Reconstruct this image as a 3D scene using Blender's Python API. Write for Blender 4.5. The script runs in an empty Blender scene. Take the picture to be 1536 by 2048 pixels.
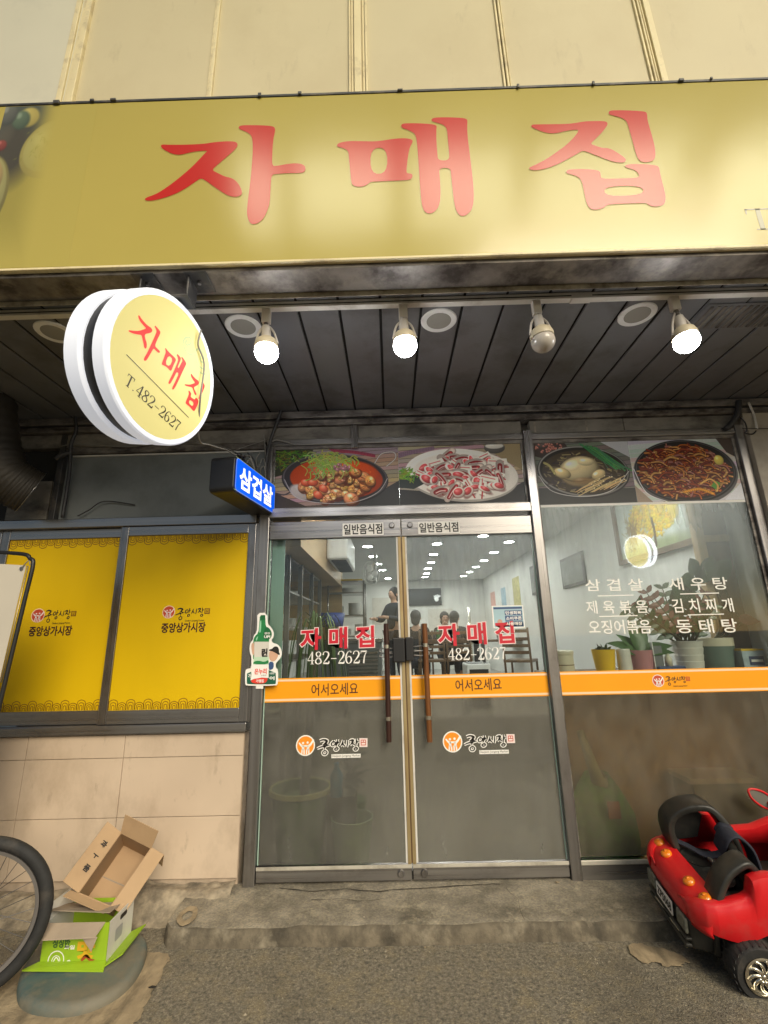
import bpy, bmesh, math, random
import numpy as np
from mathutils import Vector, Matrix, noise as mnoise
random.seed(7); np.random.seed(7)
scene = bpy.context.scene
COL = scene.collection
rad = math.radians

# ------------------------------------------------------------------ camera
CW, CH = 1536.0, 2048.0
CF = 920.67
c_pitch, c_yaw, c_roll = rad(14.97), rad(-0.516), rad(-1.412)
c_pos = Vector((-0.0841, -3.0647, 1.3376))
_f = Vector((math.sin(c_yaw)*math.cos(c_pitch), math.cos(c_yaw)*math.cos(c_pitch), math.sin(c_pitch)))
_r0 = Vector((math.cos(c_yaw), -math.sin(c_yaw), 0)); _u0 = _r0.cross(_f)
_r = _r0*math.cos(c_roll) + _u0*math.sin(c_roll)
_u = _u0*math.cos(c_roll) - _r0*math.sin(c_roll)
cam = bpy.data.cameras.new('camera'); cam_ob = bpy.data.objects.new('camera', cam); COL.objects.link(cam_ob)
cam.sensor_fit = 'VERTICAL'; cam.sensor_height = 36.0; cam.lens = CF/CH*36.0
cam.clip_start = 0.05; cam.clip_end = 500
mw = Matrix((( _r.x, _u.x, -_f.x, c_pos.x), (_r.y, _u.y, -_f.y, c_pos.y), (_r.z, _u.z, -_f.z, c_pos.z), (0, 0, 0, 1)))
cam_ob.matrix_world = mw
scene.camera = cam_ob

# ------------------------------------------------------------------ world, sun, exposure
world = bpy.data.worlds.new('World'); scene.world = world; world.use_nodes = True
wn = world.node_tree; wn.nodes.clear()
sky = wn.nodes.new('ShaderNodeTexSky'); sky.sky_type = 'NISHITA'; sky.sun_disc = False
sky.sun_elevation = rad(30); sky.sun_rotation = rad(154)
bg = wn.nodes.new('ShaderNodeBackground'); bg.inputs['Strength'].default_value = 0.03
wo = wn.nodes.new('ShaderNodeOutputWorld')
wn.links.new(sky.outputs[0], bg.inputs[0]); wn.links.new(bg.outputs[0], wo.inputs[0])
sun = bpy.data.lights.new('sun', 'SUN'); sun.energy = 1.75; sun.angle = rad(32); sun.color = (1.0, 0.885, 0.69)
sun_ob = bpy.data.objects.new('sun', sun); COL.objects.link(sun_ob)
sun_ob.rotation_euler = (rad(60), 0, rad(26))      # shines down and towards the shop front
sun_ob.location = (0, -4, 9)
scene.view_settings.view_transform = 'Standard'; scene.view_settings.look = 'None'
scene.view_settings.exposure = 1.0; scene.view_settings.gamma = 1.0
scene.view_settings.use_curve_mapping = False
try:
    scene.cycles.use_denoising = True
    scene.cycles.max_bounces = 7; scene.cycles.transparent_max_bounces = 16
    scene.cycles.diffuse_bounces = 4; scene.cycles.glossy_bounces = 3; scene.cycles.transmission_bounces = 6
    scene.cycles.caustics_reflective = False; scene.cycles.caustics_refractive = True
    scene.cycles.sample_clamp_indirect = 4.0
except Exception:
    pass

# ------------------------------------------------------------------ measuring: a sight line met with a real plane of the place
def ray(px, py):
    return (_r*((px-CW/2)/CF) + _u*(-(py-CH/2)/CF) + _f)
def PY(px, py, y):
    d = ray(px, py); return c_pos + d*((y-c_pos.y)/d.y)
def PZ(px, py, z):
    d = ray(px, py); return c_pos + d*((z-c_pos.z)/d.z)
def PX(px, py, x):
    d = ray(px, py); return c_pos + d*((x-c_pos.x)/d.x)
def PN(px, py, p0, n):
    d = ray(px, py); return c_pos + d*((Vector(p0)-c_pos).dot(n)/d.dot(n))

# ------------------------------------------------------------------ materials
def srgb(r, g, b):
    f = lambda c: c/12.92 if c <= .04045 else ((c+.055)/1.055)**2.4
    return (f(r/255), f(g/255), f(b/255))
MATS = {}
def mat(name, col, rough=.5, metal=0., var=.12, scale=6., bump=0., bscale=80., spec=.5, stretch=(1, 1, 1), dirt=None, coat=0., rvar=0., emit=None, estr=0., detail=4, dirt2=None):
    m = bpy.data.materials.new(name); m.use_nodes = True; t = m.node_tree; N = t.nodes; L = t.links
    p = N['Principled BSDF']; p.inputs['Roughness'].default_value = rough; p.inputs['Metallic'].default_value = metal
    p.inputs['Specular IOR Level'].default_value = spec; p.inputs['Coat Weight'].default_value = coat
    tc = N.new('ShaderNodeTexCoord'); mp = N.new('ShaderNodeMapping'); mp.inputs['Scale'].default_value = stretch
    L.new(tc.outputs['Object'], mp.inputs['Vector'])
    nz = N.new('ShaderNodeTexNoise'); nz.inputs['Scale'].default_value = scale; nz.inputs['Detail'].default_value = detail
    L.new(mp.outputs[0], nz.inputs['Vector'])
    rp = N.new('ShaderNodeValToRGB')
    rp.color_ramp.elements[0].position = .28; rp.color_ramp.elements[1].position = .72
    rp.color_ramp.elements[0].color = (*[max(0, c*(1-var)) for c in col], 1)
    rp.color_ramp.elements[1].color = (*[min(1, c*(1+var)) for c in col], 1)
    L.new(nz.outputs['Fac'], rp.inputs[0]); out = rp.outputs[0]
    for dd in (dirt, dirt2):
        if not dd: continue
        dcol, amt, dsc = dd[:3]; dst = dd[3] if len(dd) > 3 else (1, 1, 1)
        m2 = N.new('ShaderNodeMapping'); m2.inputs['Scale'].default_value = dst; m2.inputs['Location'].default_value = (3.1+dsc, 1.7, 5.3)
        L.new(tc.outputs['Object'], m2.inputs['Vector'])
        n2 = N.new('ShaderNodeTexNoise'); n2.inputs['Scale'].default_value = dsc; n2.inputs['Detail'].default_value = 8; n2.inputs['Roughness'].default_value = .65
        L.new(m2.outputs[0], n2.inputs['Vector'])
        r2 = N.new('ShaderNodeMapRange'); r2.inputs['From Min'].default_value = .62-.3*amt; r2.inputs['From Max'].default_value = .85-.3*amt
        L.new(n2.outputs['Fac'], r2.inputs['Value'])
        mx = N.new('ShaderNodeMix'); mx.data_type = 'RGBA'
        L.new(r2.outputs[0], mx.inputs['Factor']); L.new(out, mx.inputs['A']); mx.inputs['B'].default_value = (*dcol, 1)
        out = mx.outputs['Result']
    L.new(out, p.inputs['Base Color'])
    if rvar:
        mr = N.new('ShaderNodeMapRange'); mr.inputs['To Min'].default_value = max(0, rough-rvar); mr.inputs['To Max'].default_value = min(1, rough+rvar)
        mr.inputs['From Min'].default_value = .3; mr.inputs['From Max'].default_value = .7
        L.new(nz.outputs['Fac'], mr.inputs['Value']); L.new(mr.outputs[0], p.inputs['Roughness'])
    if bump:
        nb = N.new('ShaderNodeTexNoise'); nb.inputs['Scale'].default_value = bscale; nb.inputs['Detail'].default_value = 6
        L.new(mp.outputs[0], nb.inputs['Vector'])
        b = N.new('ShaderNodeBump'); b.inputs['Strength'].default_value = min(1, bump); b.inputs['Distance'].default_value = .004*max(1, bump)
        L.new(nb.outputs['Fac'], b.inputs['Height']); L.new(b.outputs[0], p.inputs['Normal'])
    if emit:
        p.inputs['Emission Color'].default_value = (*emit, 1); p.inputs['Emission Strength'].default_value = estr
    MATS[name] = m
    return m

def clear_glass(name, tint=(.93, .97, .95), fog=None, refl=1.0, fogcol=(.55, .58, .58)):
    m = bpy.data.materials.new(name); m.use_nodes = True; t = m.node_tree; N = t.nodes; L = t.links
    N.remove(N['Principled BSDF']); out = N['Material Output']
    tr = N.new('ShaderNodeBsdfTransparent'); tr.inputs[0].default_value = (*tint, 1)
    gl = N.new('ShaderNodeBsdfGlossy'); gl.inputs['Roughness'].default_value = .015; gl.inputs[0].default_value = (refl, refl, refl, 1)
    fr = N.new('ShaderNodeFresnel'); fr.inputs['IOR'].default_value = 1.46
    mx = N.new('ShaderNodeMixShader'); L.new(fr.outputs[0], mx.inputs[0]); L.new(tr.outputs[0], mx.inputs[1]); L.new(gl.outputs[0], mx.inputs[2])
    last = mx.outputs[0]
    if fog:      # condensation: streaks running down, heaviest at the top of the pane
        tc = N.new('ShaderNodeTexCoord'); mp = N.new('ShaderNodeMapping'); mp.inputs['Scale'].default_value = (9, 1, .9)
        L.new(tc.outputs['Object'], mp.inputs[0])
        nz = N.new('ShaderNodeTexNoise'); nz.inputs['Scale'].default_value = 2.6; nz.inputs['Detail'].default_value = 5; L.new(mp.outputs[0], nz.inputs['Vector'])
        n2 = N.new('ShaderNodeTexNoise'); n2.inputs['Scale'].default_value = 2.2; n2.inputs['Detail'].default_value = 3; L.new(tc.outputs['Object'], n2.inputs['Vector'])
        sx = N.new('ShaderNodeSeparateXYZ'); L.new(tc.outputs['Object'], sx.inputs[0])
        mr = N.new('ShaderNodeMapRange'); mr.inputs['From Min'].default_value = fog[0]; mr.inputs['From Max'].default_value = fog[1]; L.new(sx.outputs['Z'], mr.inputs['Value'])
        a = N.new('ShaderNodeMath'); a.operation = 'MULTIPLY_ADD'; L.new(nz.outputs['Fac'], a.inputs[0]); a.inputs[1].default_value = .7; a.inputs[2].default_value = .15
        b = N.new('ShaderNodeMath'); b.operation = 'MULTIPLY'; L.new(a.outputs[0], b.inputs[0]); L.new(n2.outputs['Fac'], b.inputs[1])
        c = N.new('ShaderNodeMath'); c.operation = 'MULTIPLY'; L.new(b.outputs[0], c.inputs[0]); L.new(mr.outputs[0], c.inputs[1])
        d = N.new('ShaderNodeMath'); d.operation = 'MULTIPLY'; L.new(c.outputs[0], d.inputs[0]); d.inputs[1].default_value = fog[2]; d.use_clamp = True
        tl = N.new('ShaderNodeBsdfTranslucent'); tl.inputs[0].default_value = (*fogcol, 1)
        m2 = N.new('ShaderNodeMixShader'); L.new(d.outputs[0], m2.inputs[0]); L.new(last, m2.inputs[1]); L.new(tl.outputs[0], m2.inputs[2]); last = m2.outputs[0]
    L.new(last, out.inputs['Surface']); MATS[name] = m
    return m
def frosted(name, col=(.55, .53, .48), see=.55, rough=.45, dcol=None, trans=.5):
    m = bpy.data.materials.new(name); m.use_nodes = True; t = m.node_tree; N = t.nodes; L = t.links
    N.remove(N['Principled BSDF']); out = N['Material Output']
    rf = N.new('ShaderNodeBsdfRefraction'); rf.inputs['IOR'].default_value = 1.18; rf.inputs['Roughness'].default_value = rough; rf.inputs[0].default_value = (*col, 1)
    tl = N.new('ShaderNodeBsdfTranslucent'); tl.inputs[0].default_value = (*col, 1)
    df = N.new('ShaderNodeBsdfDiffuse'); df.inputs[0].default_value = (*(dcol or col), 1)
    m1 = N.new('ShaderNodeMixShader'); m1.inputs[0].default_value = trans; L.new(df.outputs[0], m1.inputs[1]); L.new(tl.outputs[0], m1.inputs[2])
    m2 = N.new('ShaderNodeMixShader'); L.new(m1.outputs[0], m2.inputs[1])
    tc = N.new('ShaderNodeTexCoord'); mp = N.new('ShaderNodeMapping'); mp.inputs['Scale'].default_value = (3, 1, 1.2); L.new(tc.outputs['Object'], mp.inputs[0])
    nz = N.new('ShaderNodeTexNoise'); nz.inputs['Scale'].default_value = 3.5; nz.inputs['Detail'].default_value = 9; nz.inputs['Roughness'].default_value = .68; L.new(mp.outputs[0], nz.inputs['Vector'])
    mr = N.new('ShaderNodeMapRange'); mr.inputs['From Min'].default_value = .35; mr.inputs['From Max'].default_value = .75; mr.inputs['To Min'].default_value = see+.05; mr.inputs['To Max'].default_value = see-.13
    L.new(nz.outputs['Fac'], mr.inputs['Value']); L.new(mr.outputs[0], m2.inputs[0]); L.new(rf.outputs[0], m2.inputs[2])
    gl = N.new('ShaderNodeBsdfGlossy'); gl.inputs['Roughness'].default_value = .12
    fr = N.new('ShaderNodeFresnel'); fr.inputs['IOR'].default_value = 1.3
    m3 = N.new('ShaderNodeMixShader'); L.new(fr.outputs[0], m3.inputs[0]); L.new(m2.outputs[0], m3.inputs[1]); L.new(gl.outputs[0], m3.inputs[2])
    L.new(m3.outputs[0], out.inputs['Surface']); MATS[name] = m
    return m
def glow(name, col, strength):
    m = bpy.data.materials.new(name); m.use_nodes = True; p = m.node_tree.nodes['Principled BSDF']
    p.inputs['Base Color'].default_value = (*[c*.8 for c in col], 1); p.inputs['Roughness'].default_value = .6; p.inputs['Specular IOR Level'].default_value = .25
    p.inputs['Emission Color'].default_value = (*col, 1); p.inputs['Emission Strength'].default_value = strength
    MATS[name] = m; return m
def print_mat(name, arr, rough=.4, emit=0., coat=0., gain=1.):
    """flat print: colours painted into an image made here, in memory"""
    h, w, _ = arr.shape
    arr = np.clip(arr, 0, 1)**gain; img = bpy.data.images.new(name, w, h); px = np.ones((h, w, 4), np.float32); px[..., :3] = np.clip(arr[::-1], 0, 1)
    img.pixels.foreach_set(px.ravel()); img.update(); img.pack()
    m = bpy.data.materials.new(name); m.use_nodes = True; t = m.node_tree; p = t.nodes['Principled BSDF']
    tx = t.nodes.new('ShaderNodeTexImage'); tx.image = img; tx.extension = 'EXTEND'; uv = t.nodes.new('ShaderNodeTexCoord')
    t.links.new(uv.outputs['UV'], tx.inputs[0]); t.links.new(tx.outputs[0], p.inputs['Base Color'])
    p.inputs['Roughness'].default_value = rough; p.inputs['Coat Weight'].default_value = coat; p.inputs['Specular IOR Level'].default_value = .25
    if emit:
        t.links.new(tx.outputs[0], p.inputs['Emission Color']); p.inputs['Emission Strength'].default_value = emit
    return m

# ------------------------------------------------------------------ things, parts
def thing(name, label, cat, loc=(0, 0, 0), rotz=0., group=None):
    o = bpy.data.objects.new(name, None); COL.objects.link(o); o.empty_display_size = .05
    o.location = loc; o.rotation_euler = (0, 0, rotz); o['label'] = label; o['category'] = cat
    if group: o['group'] = group
    return o
def tag(o, label=None, cat=None, group=None, kind=None):
    for k, v in (('label', label), ('category', cat), ('group', group), ('kind', kind)):
        if v: o[k] = v
    return o
def chain_matrix(o):
    m = Matrix.Identity(4)
    while o is not None:
        m = (Matrix.Translation(o.location) @ o.rotation_euler.to_matrix().to_4x4()) @ m; o = o.parent
    return m
def link(name, me, m=None, parent=None):
    o = bpy.data.objects.new(name, me); COL.objects.link(o)
    if m is not None: me.materials.clear(); me.materials.append(m)
    if parent is not None: o.parent = parent
    return o
def copy_tree(o, parent=None):
    c = o.copy(); COL.objects.link(c); c.parent = parent
    for ch in list(o.children): copy_tree(ch, c)
    return c

class MB:
    """collects solids; build() links them as ONE mesh object"""
    def __init__(s): s.v = []; s.f = []; s.uv = {}
    def add(s, v, f):
        n = len(s.v); s.v += [tuple(x) for x in v]; s.f += [tuple(i+n for i in q) for q in f]; return s
    def box(s, x0, x1, y0, y1, z0, z1):
        if x0 > x1: x0, x1 = x1, x0
        if y0 > y1: y0, y1 = y1, y0
        if z0 > z1: z0, z1 = z1, z0
        v = [(x0, y0, z0), (x1, y0, z0), (x1, y1, z0), (x0, y1, z0), (x0, y0, z1), (x1, y0, z1), (x1, y1, z1), (x0, y1, z1)]
        return s.add(v, [(3, 2, 1, 0), (4, 5, 6, 7), (0, 1, 5, 4), (1, 2, 6, 5), (2, 3, 7, 6), (3, 0, 4, 7)])
    def hexa(s, v):
        """8 corners: bottom ring then top ring"""
        return s.add(v, [(3, 2, 1, 0), (4, 5, 6, 7), (0, 1, 5, 4), (1, 2, 6, 5), (2, 3, 7, 6), (3, 0, 4, 7)])
    def sheet(s, a, b, c, d, t):
        a, b, c, d = map(Vector, (a, b, c, d)); n = (b-a).cross(d-a).normalized()*t
        return s.hexa([a, b, c, d, a+n, b+n, c+n, d+n])
    def tube(s, pts, r, n=8, cap=True, closed=False):
        pts = [Vector(p) for p in pts]; m = len(pts); rs = r if isinstance(r, (list, tuple)) else [r]*m
        rings = []; ref = None
        for i, p in enumerate(pts):
            if closed: d = pts[(i+1) % m]-pts[i-1]
            else: d = pts[min(i+1, m-1)]-pts[max(i-1, 0)]
            d.normalize()
            if ref is None:
                ref = d.orthogonal().normalized()
            else:
                ref = (ref - d*ref.dot(d)); ref = ref.normalized() if ref.length > 1e-6 else d.orthogonal().normalized()
            b = d.cross(ref)
            rings.append([p+(ref*math.cos(2*math.pi*k/n)+b*math.sin(2*math.pi*k/n))*rs[i] for k in range(n)])
        v = [q for rr in rings for q in rr]; f = []
        for i in range(m if closed else m-1):
            j = (i+1) % m
            for k in range(n):
                f.append((i*n+k, i*n+(k+1) % n, j*n+(k+1) % n, j*n+k))
        if cap and not closed:
            f.append(tuple(range(n-1, -1, -1))); f.append(tuple((m-1)*n+k for k in range(n)))
        return s.add(v, f)
    def lathe(s, prof, o=(0, 0, 0), axis=(0, 0, 1), n=24, up=None, cap=False):
        """prof: list of (radius, height along axis)"""
        o = Vector(o); a = Vector(axis).normalized(); u = Vector(up).normalized() if up else a.orthogonal().normalized(); w = a.cross(u)
        v = []; f = []; m = len(prof)
        for r, h in prof:
            for k in range(n):
                t = 2*math.pi*k/n; v.append(o+a*h+(u*math.cos(t)+w*math.sin(t))*max(r, 1e-5))
        for i in range(m-1):
            for k in range(n):
                f.append((i*n+k, i*n+(k+1) % n, (i+1)*n+(k+1) % n, (i+1)*n+k))
        if prof[0][0] > 1e-4 and cap: f.append(tuple(range(n-1, -1, -1)))
        if prof[-1][0] > 1e-4 and cap: f.append(tuple((m-1)*n+k for k in range(n)))
        return s.add(v, f)
    def ball(s, c, rx, ry=None, rz=None, n=12, m=8, rot=None):
        ry = ry or rx; rz = rz or rx; v = []; f = []; c = Vector(c)
        for i in range(m+1):
            t = math.pi*i/m
            for k in range(n):
                p = 2*math.pi*k/n; q = Vector((rx*math.sin(t)*math.cos(p), ry*math.sin(t)*math.sin(p), rz*math.cos(t)))
                if rot: q = rot @ q
                v.append(c+q)
        for i in range(m):
            for k in range(n): f.append((i*n+k, (i+1)*n+k, (i+1)*n+(k+1) % n, i*n+(k+1) % n))
        return s.add(v, f)
    def prism(s, pts, d):
        """closed outline pts (3D, planar) pushed along vector d"""
        pts = [Vector(p) for p in pts]; d = Vector(d); n = len(pts)
        return s.add(pts+[p+d for p in pts], [tuple(range(n-1, -1, -1)), tuple(range(n, 2*n))]+[(i, (i+1) % n, n+(i+1) % n, n+i) for i in range(n)])
    def build(s, name, m=None, parent=None, bevel=0., smooth=False, world=True, seg=2, auto=None):
        me = bpy.data.meshes.new(name); v = s.v
        if parent is not None and world:
            inv = chain_matrix(parent).inverted(); v = [tuple(inv @ Vector(p)) for p in v]
        me.from_pydata(v, [], s.f)
        bm = bmesh.new(); bm.from_mesh(me)
        bmesh.ops.recalc_face_normals(bm, faces=bm.faces)
        if bevel:
            bmesh.ops.bevel(bm, geom=[e for e in bm.edges if e.calc_face_angle(0) > .5], offset=bevel, segments=seg, affect='EDGES', clamp_overlap=True, profile=.5)
        bm.to_mesh(me); bm.free()
        if smooth:
            for p in me.polygons: p.use_smooth = True
            if auto: me.set_sharp_from_angle(angle=auto)
        me.update()
        return link(name, me, m, parent)
def panel_uv(name, frame, x0, x1, y0, y1, m, parent=None, off=0., thick=.0015):
    """flat printed sheet with a real thickness; its front carries UV 0..1"""
    o, h, v = frame; n = h.cross(v)
    inv = chain_matrix(parent).inverted() if parent is not None else Matrix.Identity(4)
    P = [inv @ (o+h*x+v*y+n*(off+t)) for t in (0, thick) for x, y in ((x0, y0), (x1, y0), (x1, y1), (x0, y1))]
    me = bpy.data.meshes.new(name)
    me.from_pydata(P, [], [(3, 2, 1, 0), (4, 5, 6, 7), (0, 1, 5, 4), (1, 2, 6, 5), (2, 3, 7, 6), (3, 0, 4, 7)])
    uv = me.uv_layers.new(name='UVMap'); base = [(0, 0), (1, 0), (1, 1), (0, 1)]
    for p in me.polygons:
        for li, vi in zip(p.loop_indices, p.vertices): uv.data[li].uv = base[vi % 4]
    me.update()
    return link(name, me, m, parent)

# ------------------------------------------------------------------ writing
FACADE = lambda y=0.: (Vector((0, y, 0)), Vector((1, 0, 0)), Vector((0, 0, 1)))
def curve_mesh(make):
    cu = make(); o = bpy.data.objects.new('tmp', cu); COL.objects.link(o)
    dg = bpy.context.evaluated_depsgraph_get(); me = bpy.data.meshes.new_from_object(o.evaluated_get(dg))
    v = [x.co.copy() for x in me.vertices]; f = [tuple(p.vertices) for p in me.polygons]
    bpy.data.objects.remove(o); bpy.data.curves.remove(cu); bpy.data.meshes.remove(me)
    return v, f
_tc = {}
def text_geo(body, bold=0., shear=0.):
    k = (body, bold, shear)
    if k not in _tc:
        def mk():
            c = bpy.data.curves.new('t', 'FONT'); c.body = body; c.size = 1; c.offset = bold; c.shear = shear; c.resolution_u = 3
            return c
        _tc[k] = curve_mesh(mk)
    return _tc[k]
def outline_geo(lines):
    def mk():
        c = bpy.data.curves.new('c', 'CURVE'); c.dimensions = '2D'; c.fill_mode = 'BOTH'
        for pts in lines:
            s = c.splines.new('POLY'); s.points.add(len(pts)-1)
            for i, p in enumerate(pts): s.points[i].co = (p[0], p[1], 0, 1)
            s.use_cyclic_u = True
        return c
    return curve_mesh(mk)
def lay(name, geo, frame, m, parent, off, thick=0., xf=None):
    """put flat geometry into a plane; thick > 0 gives it a body"""
    v, f = geo; o, h, w = frame; n = h.cross(w)
    inv = chain_matrix(parent).inverted() if parent is not None else Matrix.Identity(4)
    xf = xf or (lambda x, y: (x, y))
    V = []
    for p in v:
        x, y = xf(p.x, p.y); V.append(inv @ (o+h*x+w*y+n*off))
    me = bpy.data.meshes.new(name); me.from_pydata(V, [], f)
    bm = bmesh.new(); bm.from_mesh(me)
    bmesh.ops.remove_doubles(bm, verts=bm.verts, dist=1e-6)
    nn = (inv.to_3x3() @ n)
    for fc in bm.faces:
        fc.normal_update()
        if fc.normal.dot(nn) < 0: fc.normal_flip()
    if thick:
        r = bmesh.ops.extrude_face_region(bm, geom=list(bm.faces)); 
        bmesh.ops.translate(bm, vec=nn*thick, verts=[e for e in r['geom'] if isinstance(e, bmesh.types.BMVert)])
    bm.to_mesh(me); bm.free(); me.update()
    return link(name, me, m, parent)
def bbox(v):
    return min(p.x for p in v), max(p.x for p in v), min(p.y for p in v), max(p.y for p in v)
def write(body, frame, x0, x1, y0, y1, m, parent=None, off=.001, bold=.02, name='lettering', ref=None, slope=0., thick=.0004):
    geo = text_geo(body, bold); a, b, c, d = bbox((ref or geo)[0])
    sx, sy = (x1-x0)/(b-a), (y1-y0)/(d-c)
    return lay(name, geo, frame, m, parent, off, thick, lambda x, y: (x0+(x-a)*sx, y0+(y-c)*sy + slope*((x-a)*sx)))
def px_box(frame, box):
    """pixel box (x0,y0,x1,y1) measured in the photograph -> extents on a real plane"""
    o, h, w = frame; n = h.cross(w); x0, y0, x1, y1 = box; xm, ym = (x0+x1)/2, (y0+y1)/2
    g = lambda px, py, ax: (PN(px, py, o, n)-o).dot(ax)
    return g(x0, ym, h), g(x1, ym, h), g(xm, y1, w), g(xm, y0, w)
def write_px(body, frame, box, m, parent=None, **k):
    a, b, c, d = px_box(frame, box); return write(body, frame, a, b, c, d, m, parent, **k)

def chaikin(pts, n=1):
    for _ in range(n):
        q = []
        for i in range(len(pts)):
            a, b = pts[i], pts[(i+1) % len(pts)]
            q += [(a[0]*.75+b[0]*.25, a[1]*.75+b[1]*.25), (a[0]*.25+b[0]*.75, a[1]*.25+b[1]*.75)]
        pts = q
    return pts
def spline(ctrl, n=8):
    """catmull-rom through points (any dimension)"""
    c = [Vector(p) for p in ctrl]; out = []
    for i in range(len(c)-1):
        p0, p1, p2, p3 = c[max(i-1, 0)], c[i], c[i+1], c[min(i+2, len(c)-1)]
        for k in range(n):
            t = k/n; out.append(.5*((2*p1)+(p2-p0)*t+(2*p0-5*p1+4*p2-p3)*t*t+(3*p1-p0-3*p2+p3)*t**3))
    out.append(c[-1]); return out
def strip(ctrl, widths, n=6):
    """flat brush stroke outline from centre line and widths"""
    c = spline([(*p, w) for p, w in zip(ctrl, widths)], n); L = []; R = []
    for i, p in enumerate(c):
        d = Vector((c[min(i+1, len(c)-1)].x-c[max(i-1, 0)].x, c[min(i+1, len(c)-1)].y-c[max(i-1, 0)].y)); d.normalize()
        nn = Vector((-d.y, d.x))*p.z/2; L.append((p.x+nn.x, p.y+nn.y)); R.append((p.x-nn.x, p.y-nn.y))
    return L+R[::-1]
def merge_geo(gs):
    v, f = [], []
    for a, b in gs:
        n = len(v); v += [Vector(p) for p in a]; f += [tuple(i+n for i in q) for q in b]
    return v, f
def strip_geo(strokes, grow=0.):
    gs = []
    for c, w in strokes:
        s = strip(c, [x+grow for x in w]); m = len(s)//2
        v = [Vector((p[0], p[1], 0)) for p in s]
        gs.append((v, [(i, i+1, 2*m-2-i, 2*m-1-i) for i in range(m-1)]))
    return merge_geo(gs)

# serif digits, unit height 1, strokes = (centre line, widths)
TH, TK = .05, .13
SERIF = {
 '2': ([([(.06, .72), (.1, .9), (.28, .98), (.48, .9), (.53, .72), (.42, .5), (.22, .26), (.06, .06)], [.12, .06, .05, .1, .14, .12, .07, .05]), ([(.05, .05), (.3, .06), (.52, .06), (.57, .25)], [.08, .12, .12, .04])], .66),
 '4': ([([(.42, 0), (.42, 1)], [TK, TK]), ([(.42, .98), (.03, .32)], [.05, .05]), ([(.02, .3), (.6, .3)], [.06, .06]), ([(.28, .02), (.57, .02)], [.05, .05])], .66),
 '6': ([([(.52, .86), (.42, .97), (.26, .93), (.1, .68), (.07, .35), (.16, .08), (.3, .02), (.46, .1), (.53, .3), (.45, .5), (.3, .56), (.12, .42)], [.1, .05, .05, .11, .14, .1, .05, .1, .14, .09, .05, .05])], .66),
 '7': ([([(.04, .93), (.56, .93)], [.11, .11]), ([(.04, .74), (.06, .95)], [.04, .07]), ([(.55, .92), (.36, .55), (.28, 0)], [.05, .09, .13])], .66),
 '8': ([([(.3, .98), (.46, .9), (.47, .72), (.3, .54), (.1, .34), (.08, .14), (.3, .02), (.52, .14), (.5, .34), (.3, .52), (.13, .72), (.14, .9), (.3, .98)], [.05, .08, .11, .1, .09, .12, .05, .12, .11, .1, .11, .09, .05])], .66),
 'T': ([([(.36, 0), (.36, .97)], [TK, TK]), ([(.03, .95), (.69, .95)], [.06, .06]), ([(.04, .72), (.05, .97)], [.03, .07]), ([(.68, .72), (.67, .97)], [.03, .07]), ([(.2, .02), (.52, .02)], [.05, .05])], .8),
 '-': ([([(.08, .42), (.56, .42)], [.06, .06])], .66),
 '.': ([([(.1, .05), (.1, .13)], [.1, .1])], .34),
}
def serif_geo(body, grow=0.):
    x = 0; gs = []
    for ch in body:
        st, adv = SERIF[ch]; v, f = strip_geo(st, grow); gs.append(([p+Vector((x, 0, 0)) for p in v], f)); x += adv
    return merge_geo(gs)
def write_geo(geo, frame, x0, x1, y0, y1, m, parent=None, off=.001, name='lettering', ref=None, rot=0.):
    a, b, c, d = bbox((ref or geo)[0]); sx, sy = (x1-x0)/(b-a), (y1-y0)/(d-c)
    cr, sr = math.cos(rot), math.sin(rot)
    def xf(x, y):
        X, Y = x0+(x-a)*sx, y0+(y-c)*sy
        return (X*cr-Y*sr, X*sr+Y*cr)
    return lay(name, geo, frame, m, parent, off, 0., xf)

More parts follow.
